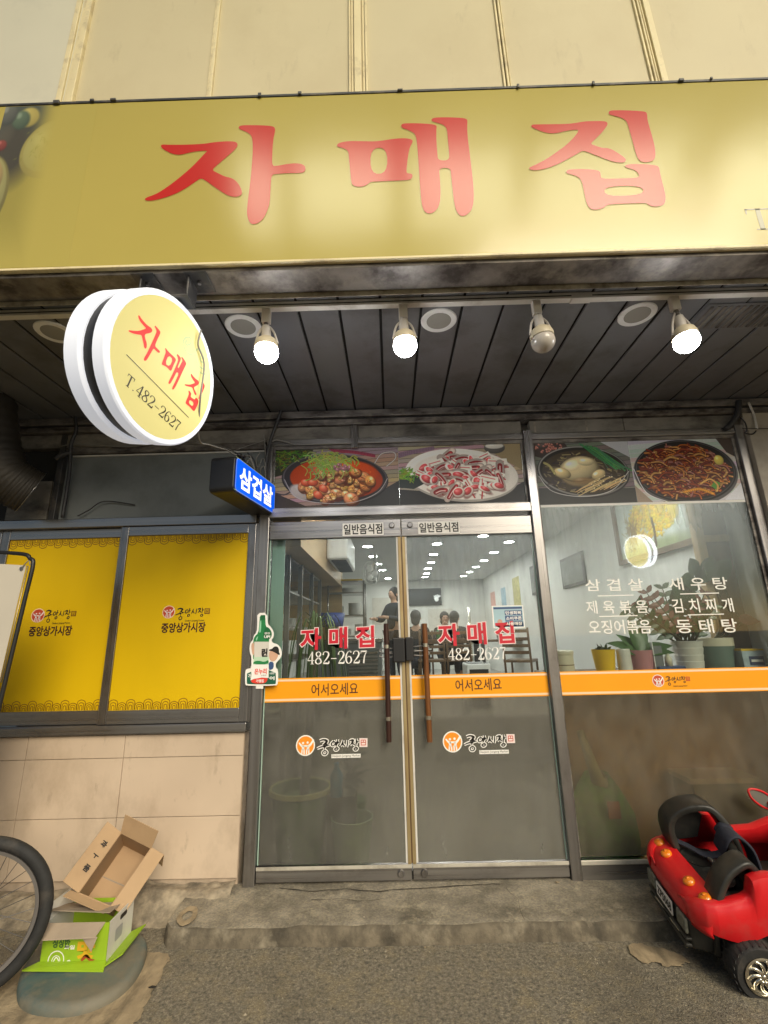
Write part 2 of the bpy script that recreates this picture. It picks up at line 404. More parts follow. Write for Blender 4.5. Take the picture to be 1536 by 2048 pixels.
# ------------------------------------------------------------------ a small painter for flat prints
class Canvas:
    def __init__(s, w, h, bg):
        s.w, s.h = w, h; s.a = np.ones((h, w, 3), np.float32)*np.array(bg, np.float32)/255.
    def blend(s, x0, x1, y0, y1, al, col):
        s.a[y0:y1, x0:x1] = s.a[y0:y1, x0:x1]*(1-al[..., None])+col*al[..., None]
    def ell(s, cx, cy, rx, ry, col, rot=0., shade=.35, soft=1.2, alpha=1., rim=0.):
        R = int(max(rx, ry)+3); x0, x1, y0, y1 = max(0, int(cx)-R), min(s.w, int(cx)+R+1), max(0, int(cy)-R), min(s.h, int(cy)+R+1)
        if x1 <= x0 or y1 <= y0: return
        Y, X = np.mgrid[y0:y1, x0:x1].astype(np.float32); X -= cx; Y -= cy
        c, n = math.cos(rot), math.sin(rot); U = (X*c+Y*n)/rx; V = (-X*n+Y*c)/ry; r = np.sqrt(U*U+V*V)
        al = np.clip((1-r)*min(rx, ry)/soft, 0, 1)*alpha
        col = np.array(col, np.float32)/255.; k = 1+shade*(-.45*(X/max(rx, 1))-.8*(Y/max(ry, 1)))*.6-shade*.55*np.clip(r, 0, 1)**3
        cc = np.clip(col[None, None]*k[..., None], 0, 1)
        hl = np.clip(1-((U+.3)**2+(V+.4)**2)*7, 0, 1)*shade*.5; cc = np.clip(cc+hl[..., None], 0, 1)
        if rim: cc = cc*(1-rim*np.clip((r-.8)*5, 0, 1)[..., None])
        s.blend(x0, x1, y0, y1, al, cc)
    def line(s, pts, w, col, shade=.3, alpha=1.):
        P = spline([(p[0], p[1], 0) for p in pts], 8) if len(pts) > 2 else [Vector((p[0], p[1], 0)) for p in pts]
        for a, b in zip(P[:-1], P[1:]):
            R = w/2+2; x0, x1 = max(0, int(min(a.x, b.x)-R)), min(s.w, int(max(a.x, b.x)+R)+1); y0, y1 = max(0, int(min(a.y, b.y)-R)), min(s.h, int(max(a.y, b.y)+R)+1)
            if x1 <= x0 or y1 <= y0: continue
            Y, X = np.mgrid[y0:y1, x0:x1].astype(np.float32); dx, dy = b.x-a.x, b.y-a.y; l2 = dx*dx+dy*dy+1e-6
            t = np.clip(((X-a.x)*dx+(Y-a.y)*dy)/l2, 0, 1); D = np.sqrt((X-a.x-t*dx)**2+(Y-a.y-t*dy)**2)
            al = np.clip(w/2-D+.5, 0, 1)*alpha; cc = np.array(col, np.float32)[None, None]/255.*(1-shade*np.clip(D/(w/2+.01), 0, 1)[..., None]**2)
            s.blend(x0, x1, y0, y1, al, cc)
    def poly(s, pts, col, alpha=1.):
        Y, X = np.mgrid[0:s.h, 0:s.w].astype(np.float32); ins = np.zeros((s.h, s.w), bool); n = len(pts)
        for i in range(n):
            (xa, ya), (xb, yb) = pts[i], pts[(i+1) % n]
            if ya == yb: continue
            ins ^= ((ya > Y) != (yb > Y)) & (X < (xb-xa)*(Y-ya)/(yb-ya)+xa)
        s.blend(0, s.w, 0, s.h, ins*alpha, np.array(col, np.float32)/255.)
    def grain(s, k=.05, step=1, rng=np.random.default_rng(3)):
        g = rng.normal(size=(s.h//step+1, s.w//step+1, 1)).astype(np.float32)*k
        g = np.repeat(np.repeat(g, step, 0), step, 1)[:s.h, :s.w]; s.a = np.clip(s.a*(1+g), 0, 1)
# ------------------------------------------------------------------ material list
steel = mat('stainless_steel', (.32, .305, .297), .3, .9, .12, 1.2, stretch=(40, 40, .5), rvar=.07, dirt=((.12, .105, .093), .3, 2.2, (1, 1, .5)))
steel_h = mat('stainless_steel_brushed_along', (.34, .325, .315), .3, .9, .12, 1.2, stretch=(.5, 40, 40), rvar=.07, dirt=((.12, .105, .093), .3, 2.2, (.5, 1, 1)))
dirty_alu = mat('grimy_aluminium', (.24, .22, .2), .5, .5, .25, 7, dirt=((.06, .05, .045), .75, 5, (1, 1, 3)), dirt2=((.3, .27, .22), .3, 9))
dark_metal = mat('dark_painted_metal', (.05, .05, .052), .45, .3, .2, 9, dirt=((.16, .14, .12), .35, 8))
grime = mat('sooty_panel', (.2, .185, .16), .65, 0, .25, 4, dirt=((.05, .045, .04), .6, 3.2, (1, 1, 2)), bump=.3, bscale=40)
plank_m = mat('grey_ceiling_plank', (.145, .148, .156), .36, 0, .14, 3, stretch=(1, .4, 1), dirt=((.075, .07, .064), .45, 2.5), bump=.05, bscale=20, rvar=.08)
seam_m = mat('black_joint', (.012, .012, .012), .8)
cream_trim = mat('cream_paint_flaking', (.42, .38, .3), .55, 0, .12, 5, dirt=((.13, .11, .09), .55, 9), bump=.5, bscale=25)
cream_panel = mat('cream_cladding_panel', (.58, .505, .325), .55, 0, .05, 1.1, dirt=((.53, .45, .28), .4, 1.3, (1, 1, .7)), dirt2=((.45, .38, .24), .06, 5, (2, 1, .6)), bump=.06, bscale=9)
pale_panel = mat('pale_grey_cladding_panel', (.62, .59, .47), .55, 0, .05, 1.1, dirt=((.5, .48, .4), .35, 1.2), bump=.06, bscale=9)
cream_bar = mat('cream_cladding_bar', (.72, .62, .38), .5, 0, .06, 4, dirt=((.4, .32, .2), .3, 9))
tile_m = mat('beige_wall_tile', (.56, .445, .335), .38, 0, .08, 2.2, dirt=((.42, .325, .235), .4, 3.5, (1, 1, .6)), dirt2=((.3, .23, .17), .06, 14, (1, 1, .4)), bump=.06, bscale=14, rvar=.08)
grout = mat('tile_grout', (.43, .335, .245), .9, 0, .2, 20)
beige_wall = mat('beige_side_panel', (.36, .32, .26), .5, 0, .1, 2, dirt=((.22, .19, .15), .4, 3), bump=.08, bscale=16)
asphalt = mat('old_asphalt', (.19, .168, .128), .92, 0, .5, 60, bump=1.6, bscale=130, detail=9, dirt=((.25, .21, .135), .45, 12), dirt2=((.095, .08, .055), .35, 1.4))
def add_grit(m, scale, lo, hi, thr):
    t = m.node_tree; N = t.nodes; L = t.links; p = N['Principled BSDF']; src = p.inputs['Base Color'].links[0].from_socket
    tc = N.new('ShaderNodeTexCoord'); v = N.new('ShaderNodeTexVoronoi'); v.inputs['Scale'].default_value = scale; L.new(tc.outputs['Object'], v.inputs['Vector'])
    r = N.new('ShaderNodeValToRGB'); e = r.color_ramp.elements; e[0].position = 0; e[0].color = (lo, lo, lo, 1); e[1].position = 1; e[1].color = (hi, hi*.97, hi*.9, 1)
    k = r.color_ramp.elements.new(thr); k.color = (1, 1, 1, 1)
    sp = N.new('ShaderNodeSeparateColor'); L.new(v.outputs['Color'], sp.inputs[0]); L.new(sp.outputs[0], r.inputs[0])
    mx = N.new('ShaderNodeMix'); mx.data_type = 'RGBA'; mx.blend_type = 'MULTIPLY'; mx.inputs['Factor'].default_value = 1
    L.new(src, mx.inputs['A']); L.new(r.outputs[0], mx.inputs['B']); L.new(mx.outputs['Result'], p.inputs['Base Color'])
add_grit(asphalt, 230, .72, 1.4, .6)
concrete = mat('worn_concrete', (.255, .225, .175), .85, 0, .28, 9, bump=.9, bscale=60, dirt=((.115, .1, .074), .62, 2.6, (1, 1.4, 2)), dirt2=((.38, .335, .25), .34, 9), detail=8)
add_grit(concrete, 120, .8, 1.25, .5)
pale_concrete = mat('pale_concrete_patch', (.36, .28, .175), .9, 0, .25, 12, bump=1.0, bscale=70, dirt=((.17, .135, .085), .55, 6, (3, 1, 1)), detail=8)
rubble_m = mat('broken_mortar', (.3, .25, .18), .9, 0, .35, 25, bump=1.2, bscale=90, dirt=((.1, .085, .065), .5, 8))
crack_m = mat('crack_dark', (.02, .017, .013), .95)
sign_yellow = mat('glossy_mustard_sign_face', (.42, .345, .085), .18, 0, .03, 1.5, spec=.5, coat=0., bump=.35, bscale=2.2)
sign_red = mat('red_vinyl_letter', (.48, .022, .012), .18, 0, .03, 2, spec=.62)
sign_edge = mat('pale_yellow_letter_edge', (.44, .33, .09), .2, 0, .03, 2, spec=.62)
sign_grey = mat('grey_vinyl_letter', (.22, .2, .12), .2, 0, .03, 2, spec=.62)
white_plastic = mat('white_plastic', (.75, .75, .73), .4, 0, .05, 5, dirt=((.5, .46, .4), .25, 6))
white_print = mat('white_print', (.82, .8, .76), .5, 0, .02, 5)
menu_white = mat('menu_white_vinyl', (.8, .79, .73), .5, 0, .04, 5)
pink_print = mat('pale_pink_outline_vinyl', (.8, .66, .64), .45, 0, .02, 5)
crimson = mat('crimson_vinyl', (.55, .012, .03), .4, 0, .04, 5)
orange_m = mat('orange_vinyl_band', (.83, .33, .008), .5, 0, .03, 3, spec=.25, rvar=.05)
orange_logo = mat('orange_logo_vinyl', (.86, .27, .015), .4, 0, .03, 3)
redlogo = mat('red_logo_print', (.5, .06, .02), .45, 0, .03, 3)
film_yellow = mat('yellow_window_film', (.68, .445, .004), .5, 0, .05, 3, stretch=(1, 1, .25), spec=.2)
film_line = mat('brown_scallop_print', (.2, .08, .003), .45, 0, .05, 5)
black_print = mat('black_print', (.014, .011, .009), .5, 0, .1, 5)
dark_red_print = mat('dark_maroon_print', (.045, .008, .008), .5, 0, .1, 5)
band_edge = mat('cream_band_edge', (.85, .6, .4), .45, 0, .02, 5)
pale_lip = mat('pale_sill_lip', (.5, .47, .4), .4, .2, .1, 6, stretch=(.3, 8, 8), dirt=((.25, .22, .17), .4, 6))
bronze = mat('brass_edge_strip', (.4, .31, .16), .4, .5, .15, 8, stretch=(1, 1, .15), dirt=((.2, .1, .03), .45, 10, (1, 1, .1)))
wood_dark = mat('dark_wood_handle', (.035, .012, .008), .32, 0, .35, 8, stretch=(3, 3, .3), coat=.3)
wood_worn = mat('worn_wood_handle', (.16, .058, .014), .35, 0, .3, 6, stretch=(3, 3, .3), coat=.2, dirt=((.05, .018, .01), .45, 3, (1, 1, 1)))
black_plastic = mat('black_plastic', (.014, .014, .015), .38, 0, .1, 10)
black_rubber = mat('black_rubber', (.018, .018, .018), .75, 0, .25, 20, bump=.3, bscale=80, dirt=((.07, .06, .05), .3, 8))
toy_black = mat('scuffed_black_moulding', (.018, .018, .016), .42, 0, .2, 8, dirt=((.05, .046, .036), .4, 7), bump=.1, bscale=90)
toy_red = mat('red_moulded_plastic', (.62, .012, .016), .34, 0, .05, 3, spec=.5, dirt=((.5, .05, .045), .2, 6), rvar=.06)
amber = mat('amber_lens', (.8, .22, .008), .16, 0, .25, 40, spec=.7, coat=.6)
chrome = mat('chrome_plastic', (.7, .66, .56), .25, 1., .05, 6)
cardboard = mat('brown_cardboard', (.43, .29, .165), .8, 0, .08, 5, bump=.15, bscale=40, dirt=((.33, .215, .12), .3, 3), stretch=(1, 1, 1))
card_in = mat('cardboard_inside', (.36, .235, .13), .85, 0, .08, 6, bump=.15, bscale=40)
green_print = mat('lime_printed_card', (.3, .47, .02), .5, 0, .1, 3, dirt=((.2, .33, .02), .3, 5))
white_card = mat('white_printed_card', (.62, .59, .53), .55, 0, .06, 5, dirt=((.45, .42, .36), .25, 7))
teal_rubber = mat('dusty_teal_plastic', (.07, .12, .12), .7, 0, .25, 5, dirt=((.17, .155, .115), .9, 4), dirt2=((.2, .18, .13), .3, 14), bump=.5, bscale=40)
cable_grey = mat('grey_cable', (.2, .19, .17), .6, 0, .15, 8)
cable_black = mat('black_cable', (.03, .03, .032), .55, 0, .15, 8)
duct_m = mat('ribbed_duct', (.03, .025, .018), .6, .2, .3, 6, dirt=((.04, .035, .03), .5, 4))
grey_board = mat('grey_transom_board', (.17, .185, .185), .6, 0, .08, 2, dirt=((.11, .12, .118), .45, 2.5))
rail_white = mat('white_track_rail', (.6, .58, .54), .4, 0, .06, 6, dirt=((.35, .32, .28), .3, 8))
lamp_white = mat('white_lamp_plastic', (.62, .58, .53), .4, 0, .06, 6)
bulb_off = mat('unlit_opal_bulb', (.5, .46, .41), .25, 0, .04, 4, spec=.6)
bulb_on = glow('lit_bulb', (.97, .98, 1.), 30)
glow_rim = glow('lit_white_acrylic', (.86, .9, 1.), .2)
glow_yellow = glow('lit_yellow_acrylic', (.78, .7, .28), .13)
glow_blue = glow('lit_blue_acrylic', (.0, .1, .8), .45)
glow_white = glow('lit_white_lettering', (1., .97, 1.), .5)
glow_red = glow('lit_red_lettering', (.86, .045, .04), .3)
glow_dark = mat('dark_lettering_on_lit_face', (.05, .04, .015), .5)
glow_swirl = glow('lit_pale_swirl_print', (.42, .5, .26), .22)
arcade_glow = glow('lit_skylight_pane', (1., .96, .7), 4.)  # skylight panes glow by themselves in place of daylight through them
down_glow = glow('downlight_diffuser', (1., .98, .94), 64.)
inner_wall = mat('white_interior_wall', (.72, .72, .69), .7, 0, .03, 1.5)
inner_floor = mat('grey_interior_floor', (.3, .29, .27), .35, 0, .12, 3)
inner_ceiling = mat('white_interior_ceiling', (.66, .66, .64), .8, 0, .03, 2)
ply = mat('light_wood_panel', (.52, .36, .19), .45, 0, .18, 3, stretch=(.6, .6, 4))
brown_wood = mat('brown_wood', (.13, .075, .035), .45, 0, .3, 4, stretch=(4, 4, .4))
grey_door = mat('brown_grey_cabinet', (.55, .4, .26), .5, 0, .1, 3)
glass_l = clear_glass('clear_door_glass', fog=(1.75, 2.1, .35))
glass_r = clear_glass('misted_door_glass', fog=(1.2, 2.0, 1.25))
glass_w = clear_glass('misted_window_glass', fog=(1.45, 2.2, 1.6), fogcol=(.6, .62, .58))
frost_door = frosted('frosted_door_film', (.62, .6, .52), see=.78, rough=.21, dcol=(.4, .39, .36), trans=.3)
frost_win = frosted('frosted_window_film', (.66, .61, .5), see=.82, rough=.14, dcol=(.43, .39, .31), trans=.3)
cool_glass_edge = mat('green_glass_edge', (.35, .5, .42), .2, 0, .1, 5)

# ------------------------------------------------------------------ the arcade's translucent skylight bays (seen mirrored in the big sign)
t = thing('arcade_skylight', 'steep row of translucent lit skylight bays in the arcade roof across the lane', 'skylight', (0, -5.5, 8.))
su, sn = Vector((0, .258, .966)), Vector((0, .966, -.258))
def sky_pt(x, v, o): return Vector((x, -5.5, 8.))+su*v+sn*o
for x0, x1 in ((-2.3, -1.66), (-1.4, .1), (.38, 2.02), (2.34, 4.6), (5.25, 7.2)):
    MB().hexa([sky_pt(*q) for q in ((x0, -.55, 0), (x1, -.55, 0), (x1, -.55, -.02), (x0, -.55, -.02), (x0, .62, 0), (x1, .62, 0), (x1, .62, -.02), (x0, .62, -.02))]).build('pane', arcade_glow, t)
for x in (-2.42, -1.53, .24, 2.18, 4.92, 7.3):
    MB().hexa([sky_pt(*q) for q in ((x-.05, -.6, .03), (x+.05, -.6, .03), (x+.05, -.6, -.05), (x-.05, -.6, -.05), (x-.05, .7, .03), (x+.05, .7, .03), (x+.05, .7, -.05), (x-.05, .7, -.05))]).build('mullion', dark_metal, t)
for v in (-.65, .68): MB().hexa([sky_pt(*q) for q in ((-2.5, v-.05, .02), (7.4, v-.05, .02), (7.4, v-.05, -.05), (-2.5, v-.05, -.05), (-2.5, v+.05, .02), (7.4, v+.05, .02), (7.4, v+.05, -.05), (-2.5, v+.05, -.05))]).build('rail', dark_metal, t)

# ------------------------------------------------------------------ ground
def grid(name, x0, x1, y0, y1, nx, ny, h, m, kind='structure', skirt=0.):
    v = []; f = []
    for j in range(ny+1):
        for i in range(nx+1):
            x = x0+(x1-x0)*i/nx; y = y0+(y1-y0)*j/ny; v.append((x, y, h(x, y)))
    for j in range(ny):
        for i in range(nx): a = j*(nx+1)+i; f.append((a, a+1, a+nx+2, a+nx+1))
    me = bpy.data.meshes.new(name); me.from_pydata(v, [], f)
    for p in me.polygons: p.use_smooth = True
    o = link(name, me, m); o['kind'] = kind; return o
GZ = -.1
def road_h(x, y):
    d = max(abs(x)-3, -4-y, y-.2, 0)
    return GZ + mnoise.noise((x*1.1, y*1.1, 3))*.006 + mnoise.noise((x*5, y*5, 1))*.003 - min(.01, d*.002)
grid('road', -4, 4, -5, 0.02, 160, 100, road_h, asphalt)
MB().add([(-150, -150, -.135), (150, -150, -.135), (150, 150, -.135), (-150, 150, -.135)], [(0, 1, 2, 3)]).build('ground', asphalt)['kind'] = 'structure'

def rough_outline(cx, cy, rx, ry, n, seed, j=.25, rot=0):
    rng = random.Random(seed); out = []
    for i in range(n):
        t = 2*math.pi*i/n; k = 1+rng.uniform(-j, j); x, y = rx*k*math.cos(t), ry*k*math.sin(t)
        out.append((cx+x*math.cos(rot)-y*math.sin(rot), cy+x*math.sin(rot)+y*math.cos(rot)))
    return chaikin(out, 2)
def patch(name, out, z, m, kind='structure', th=.003, hole=0):
    mx, my = sum(p[0] for p in out)/len(out), sum(p[1] for p in out)/len(out)
    geo = outline_geo([out]+([[(mx+(x-mx)*hole, my+(y-my)*hole) for x, y in out]] if hole else [])); o = lay(name, geo, (Vector((0, 0, z)), Vector((1, 0, 0)), Vector((0, 1, 0))), m, None, 0, th); o['kind'] = kind; return o
def ragged(l, k=.02):
    l = chaikin(l, 2); o = []
    for i, (a, b) in enumerate(zip(l, l[1:]+l[:1])):
        for q in (0, .5):
            x, y = a[0]+(b[0]-a[0])*q, a[1]+(b[1]-a[1])*q
            o.append((x+k*(mnoise.noise((x*22, y*22, 1))+.5*mnoise.noise((x*60, y*60, 4))), y+k*(mnoise.noise((x*22, y*22, 9))+.5*mnoise.noise((x*60, y*60, 7)))))
    return o
def pz(l, z): return [(PZ(x, y, z).x, PZ(x, y, z).y) for x, y in l]
patch('concrete_patch', ragged(pz([(-60, 2080), (-60, 1930), (60, 1925), (200, 1935), (300, 1905), (345, 1912), (330, 1935), (322, 1960), (300, 1990), (285, 2030), (250, 2080)], GZ)), GZ+.004, pale_concrete, th=.002)
patch('concrete_patch', ragged(pz([(1255, 1893), (1290, 1890), (1345, 1905), (1377, 1921), (1372, 1934), (1335, 1937), (1310, 1923), (1290, 1931), (1268, 1918)], GZ)), GZ+.004, pale_concrete, th=.002)
patch('mortar_ring', ragged(pz([(352, 1842), (366, 1823), (388, 1817), (398, 1826), (390, 1845), (368, 1859), (355, 1857)], -.03), .006), -.0165, pale_concrete, th=.0015, hole=.5)

# doorstep: a worn slab with a chipped front edge
def step_mesh():
    bm = bmesh.new(); X0, X1 = -1.245, 3.4; nx = 230
    rows = []
    prof = [(0.02, -.012), (-.06, -.014), (-.13, -.017), (-.2, -.021), (-.27, -.024), (-.33, -.026), (-.372, -.029), (-.386, -.036), (-.393, -.05), (-.396, -.075), (-.4, -.12)]
    for i in range(nx+1):
        x = X0+(X1-X0)*i/nx; col = []
        for k, (y, z) in enumerate(prof):
            e = 1 if k >= 5 else .35
            n = mnoise.noise((x*3, y*3, 7)); n2 = mnoise.noise((x*14, y*9, z*9)); chip = max(0, mnoise.noise((x*6.5, 4.2, 0))-.25)
            yy = y + (n*.012+n2*.006+.02*chip)*e*(1 if k >= 5 else .2); zz = z+n*.005+n2*.003*e-(chip*.03 if k in (6, 7) else 0)
            if x < -1.2 and k >= 4: yy += (-1.2-x)*1.2
            col.append(bm.verts.new((x, yy, zz)))
        rows.append(col)
    for i in range(nx):
        for k in range(len(prof)-1): bm.faces.new((rows[i][k], rows[i+1][k], rows[i+1][k+1], rows[i][k+1]))
    bm.faces.new([r for r in [bm.verts.new((X0, .02, -.12))]+rows[0]])
    bmesh.ops.recalc_face_normals(bm, faces=bm.faces)
    me = bpy.data.meshes.new('doorstep'); bm.to_mesh(me); bm.free()
    for p in me.polygons: p.use_smooth = True
    me.set_sharp_from_angle(angle=rad(50))
    return me
ds = link('doorstep', step_mesh(), concrete); ds['kind'] = 'structure'
ds.data.materials.append(mat('dark_concrete_edge', (.15, .125, .088), .9, 0, .3, 16, bump=1.2, bscale=60, dirt=((.065, .055, .04), .7, 5, (2, 1, 1.5)), dirt2=((.3, .26, .19), .3, 8), detail=8))
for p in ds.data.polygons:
    if p.index % 10 >= 6 and p.index < 2300: p.material_index = 1  # front edge faces take a darker concrete than the top
# hairline cracks in the doorstep
def crack(pts, w, z):
    c = [(p[0]+random.uniform(-.004, .004), p[1]+random.uniform(-.004, .004)) for p in pts]
    return strip(c, [w*random.uniform(.3, 1.2) for _ in c], 3)
for px in ([(330, 1880), (352, 1868), (372, 1862), (390, 1866), (402, 1880), (410, 1900)],):
    pass
def crack_obj(pix, z, w):
    p = pz(pix, z); q = []
    for a, b in zip(p[:-1], p[1:]):
        for k in range(4):
            t = k/4; q.append((a[0]+(b[0]-a[0])*t+random.uniform(-.006, .006), a[1]+(b[1]-a[1])*t+random.uniform(-.006, .006)))
    q.append(p[-1]); s = strip(q, [w*random.uniform(.25, 1.) for _ in q], 2); m = len(s)//2
    o = MB().add([(x, y, z) for x, y in s], [(i, i+1, 2*m-2-i, 2*m-1-i) for i in range(m-1)]).build('crack', crack_m); o['kind'] = 'structure'; return o
crack_obj([(560, 1775), (620, 1782), (690, 1778), (760, 1782), (850, 1775), (940, 1770), (1000, 1768)], -.011, .009)
crack_obj([(620, 1800), (680, 1796), (720, 1802), (760, 1799)], -.013, .005)
crack_obj([(1010, 1775), (1035, 1800), (1050, 1840)], -.013, .004)

rg_ = random.Random(21); mb = MB()
for k in range(1500):
    x = rg_.uniform(-2.2, 2.2); y = -.42-rg_.random()**2*1.4; r = rg_.uniform(.0012, .0032)*(2.2 if rg_.random() < .04 else 1); z = road_h(x, y)
    if rg_.random() < .18: y = rg_.uniform(-.36, -.03); z = -.02; x = rg_.uniform(-1.1, 2.3)
    mb.add([(x-r, y-r*rg_.random(), z), (x+r, y-r*.6, z), (x+r*.3, y+r, z), (x+rg_.uniform(-.4, .4)*r, y, z+r*rg_.uniform(.8, 1.5))], [(0, 1, 3), (1, 2, 3), (2, 0, 3)])
mb.build('grit', mat('loose_grit', (.3, .26, .19), .9, 0, .5, 30))['kind'] = 'stuff'
GLT = 'scraps of litter on the ground'
for k, (px, py, w, lb) in enumerate(((305, 1975, .012, 'dark scrap lying on the pale concrete near the teal base'), (850, 1895, .006, 'tiny pale scrap on the asphalt below the doorstep'), (1195, 1872, .006, 'tiny scrap against the doorstep edge left of the pale patch'), (1115, 1765, .01, 'bit of rag caught under the right door'))):
    q = PZ(px, py, GZ+.008 if py > 1800 else -.005); c = [(q.x+w*math.cos(a)*random.uniform(.6, 1.5), q.y+w*.6*math.sin(a)*random.uniform(.6, 1.4)) for a in np.linspace(0, 6.28, 8)[:-1]]
    o = MB().prism([(x, y, q.z) for x, y in c], (0, 0, .004)).build('litter', crack_m if k in (0,) else pale_concrete); tag(o, lb, 'litter', GLT)
# mortar heaped along the foot of the tiled wall
def base_h(x, y):
    t = (y+.3)/.3; s = min(1, max(0, (t-.15)/.6)); s = s*s*(3-2*s)
    e = 1 if x > -1.9 else .75
    return GZ-.012 + (.125*e)*s + (mnoise.noise((x*5, y*6, 2))*.018+mnoise.noise((x*17, y*17, 5))*.011)*(.3+s*.9)
grid('mortar_footing', -4, -1.0, -.31, -.015, 150, 26, base_h, rubble_m)
# ------------------------------------------------------------------ lower wall of beige tiles
t = thing('tiled_wall', 'low wall of large beige tiles under the yellow windows, stained along its foot', 'wall', (-2.0, 0, 0))
MB().box(-4.2, -1.0, .004, .12, -.1, .78).build('backing', grout, t)
rng = random.Random(5)
xs = [-4.2]+[PY(p, 1600, 0).x for p in (-400, -110, 95, 345)]+[-1.0]
xs = [-4.2, -3.55, -2.95, -2.33, -1.73, -1.0]
zs = [-.03, .28, .60, .785]
zs = [.02, .335, .655, .785]
for i in range(len(xs)-1):
    for j in range(3):
        o = (.0 if j != 1 else .0)
        d = rng.uniform(0, .0012)
        MB().box(xs[i]+.0016, xs[i+1]-.0016, -.006-d, .003, zs[j]+.0016, zs[j+1]-.0016).build('tile', tile_m, t, bevel=.0015)

# ------------------------------------------------------------------ left window: stainless frame with two yellow-filmed sliding sashes
t = thing('window_frame', 'stainless steel outer frame round the two yellow sliding windows', 'window frame', (-1.9, 0, .8))
MB().box(-4.2, -.985, -.035, .1, .79, .842).build('sill', steel_h, t, bevel=.004)
MB().box(-4.2, -.985, -.03, .1, 2.098, 2.16).build('head', steel_h, t, bevel=.004)
MB().box(-.985, -.962, -.02, .1, .842, 2.098).build('jamb', steel, t, bevel=.003)
scallops = []
def sash(x0, x1, y, label, logo_px, txt_px, circ):
    t = thing('sliding_window', label, 'window', ((x0+x1)/2, y, .84), 0, 'yellow filmed sliding windows')
    z0, z1 = .845, 2.095; st = .055
    MB().box(x0, x0+st, y, y+.03, z0, z1).build('stile', steel, t, bevel=.003)
    MB().box(x1-st*.95, x1, y, y+.03, z0, z1).build('stile', steel, t, bevel=.003)
    MB().box(x0+st, x1-st*.95, y+.001, y+.029, z0, .925).build('bottom_rail', steel_h, t, bevel=.003)
    MB().box(x0+st, x1-st*.95, y+.001, y+.029, 2.032, z1).build('top_rail', steel_h, t, bevel=.003)
    a, b = x0+st, x1-st*.95
    MB().box(a, b, y+.012, y+.018, .925, 2.032).build('pane', film_yellow, t)
    fr = FACADE(y+.0115)
    # printed scallop borders
    gs = []; n = 15; w = (b-a)/n
    for top in (0, 1):
        zb = 2.032 if top else .925; sg = -1 if top else 1
        for k in range(n):
            cx = a+w*(k+.5)
            for r, hgt in ((.48, .062), (.30, .046), (.14, .03)):
                if k % 2: hgt *= .72
                pts = [(cx-w*r, zb+sg*.002), (cx-w*r, zb+sg*(hgt-w*r*.7)), (cx-w*r*.7, zb+sg*(hgt-w*r*.22)), (cx, zb+sg*hgt), (cx+w*r*.7, zb+sg*(hgt-w*r*.22)), (cx+w*r, zb+sg*(hgt-w*r*.7)), (cx+w*r, zb+sg*.002)]
                gs.append(strip_geo([(pts, [.0042]*7)]))
    lay('scallop_border', merge_geo(gs), fr, film_line, t, .0003)
    # market emblem and name
    write_px('중앙상가시장', fr, txt_px, dark_red_print, t, off=.0006, bold=.028)
    emblem(fr, circ, logo_px, t, 'red', .0006)
    return t
# emblem: two figures with raised arms in a disc, brush lettering and a seal
FIGS = [([(.16, .66), (.26, .54), (.36, .46), (.38, .3)], [.06, .09, .12, .12]), ([(.92, .8), (.78, .58), (.66, .47), (.62, .3)], [.09, .1, .12, .12]), ([(.36, .48), (.5, .5), (.64, .48)], [.1, .08, .1]),
        ([(.33, .34), (.31, .1)], [.075, .06]), ([(.43, .34), (.44, .1)], [.075, .06]), ([(.57, .34), (.56, .1)], [.075, .06]), ([(.67, .34), (.69, .1)], [.075, .06])]
def circ_pts(cx, cy, r, n=22, ry=None): return [(cx+r*math.cos(2*math.pi*k/n), cy+(ry or r)*math.sin(2*math.pi*k/n)) for k in range(n)]
def brush(body_strokes, grow=0): return strip_geo(body_strokes, grow)
# brush lettering 중앙시장 in a 4 x 1.4 box
BR = [
 ([(.22, 1.12), (.5, 1.2), (.8, 1.1), (.62, .92), (.45, .8)], [.1, .13, .16, .11, .06]), ([(.62, .93), (.78, .84), (.88, .78)], [.08, .09, .05]),
 ([(.02, .55), (.3, .66), (.7, .74), (1.02, .8)], [.07, .1, .09, .05]), ([(.62, .72), (.6, .5)], [.08, .07]),
 ([(.62, .42), (.46, .28), (.5, .12), (.68, .1), (.8, .25), (.72, .38), (.6, .42)], [.07, .1, .08, .09, .1, .08, .06]),
 ([(1.3, 1.08), (1.14, .9), (1.18, .74), (1.36, .78), (1.46, .95), (1.3, 1.08)], [.07, .11, .08, .09, .1, .06]),
 ([(1.62, 1.2), (1.6, .95), (1.52, .72)], [.1, .1, .06]), ([(1.6, .96), (1.76, .96)], [.08, .05]),
 ([(1.56, .62), (1.4, .5), (1.46, .4), (1.6, .42), (1.66, .54), (1.56, .62)], [.07, .1, .08, .08, .1, .06]),
 ([(2.06, 1.14), (1.98, .88), (1.84, .68)], [.08, .11, .07]), ([(2.0, .9), (2.12, .76), (2.2, .68)], [.08, .1, .08]), ([(2.42, 1.14), (2.4, .85), (2.34, .62)], [.08, .11, .08]),
 ([(2.56, 1.08), (2.74, 1.13), (2.86, 1.1), (2.72, .88), (2.6, .74)], [.08, .12, .13, .1, .06]), ([(2.76, .92), (2.9, .82), (2.98, .76)], [.08, .1, .06]),
 ([(3.1, 1.22), (3.1, .98), (3.06, .7)], [.1, .1, .07]), ([(3.1, .98), (3.3, 1.0)], [.08, .05]),
 ([(3.06, .6), (2.92, .48), (2.98, .38), (3.12, .4), (3.18, .52), (3.06, .6)], [.07, .1, .08, .08, .1, .06]),
]
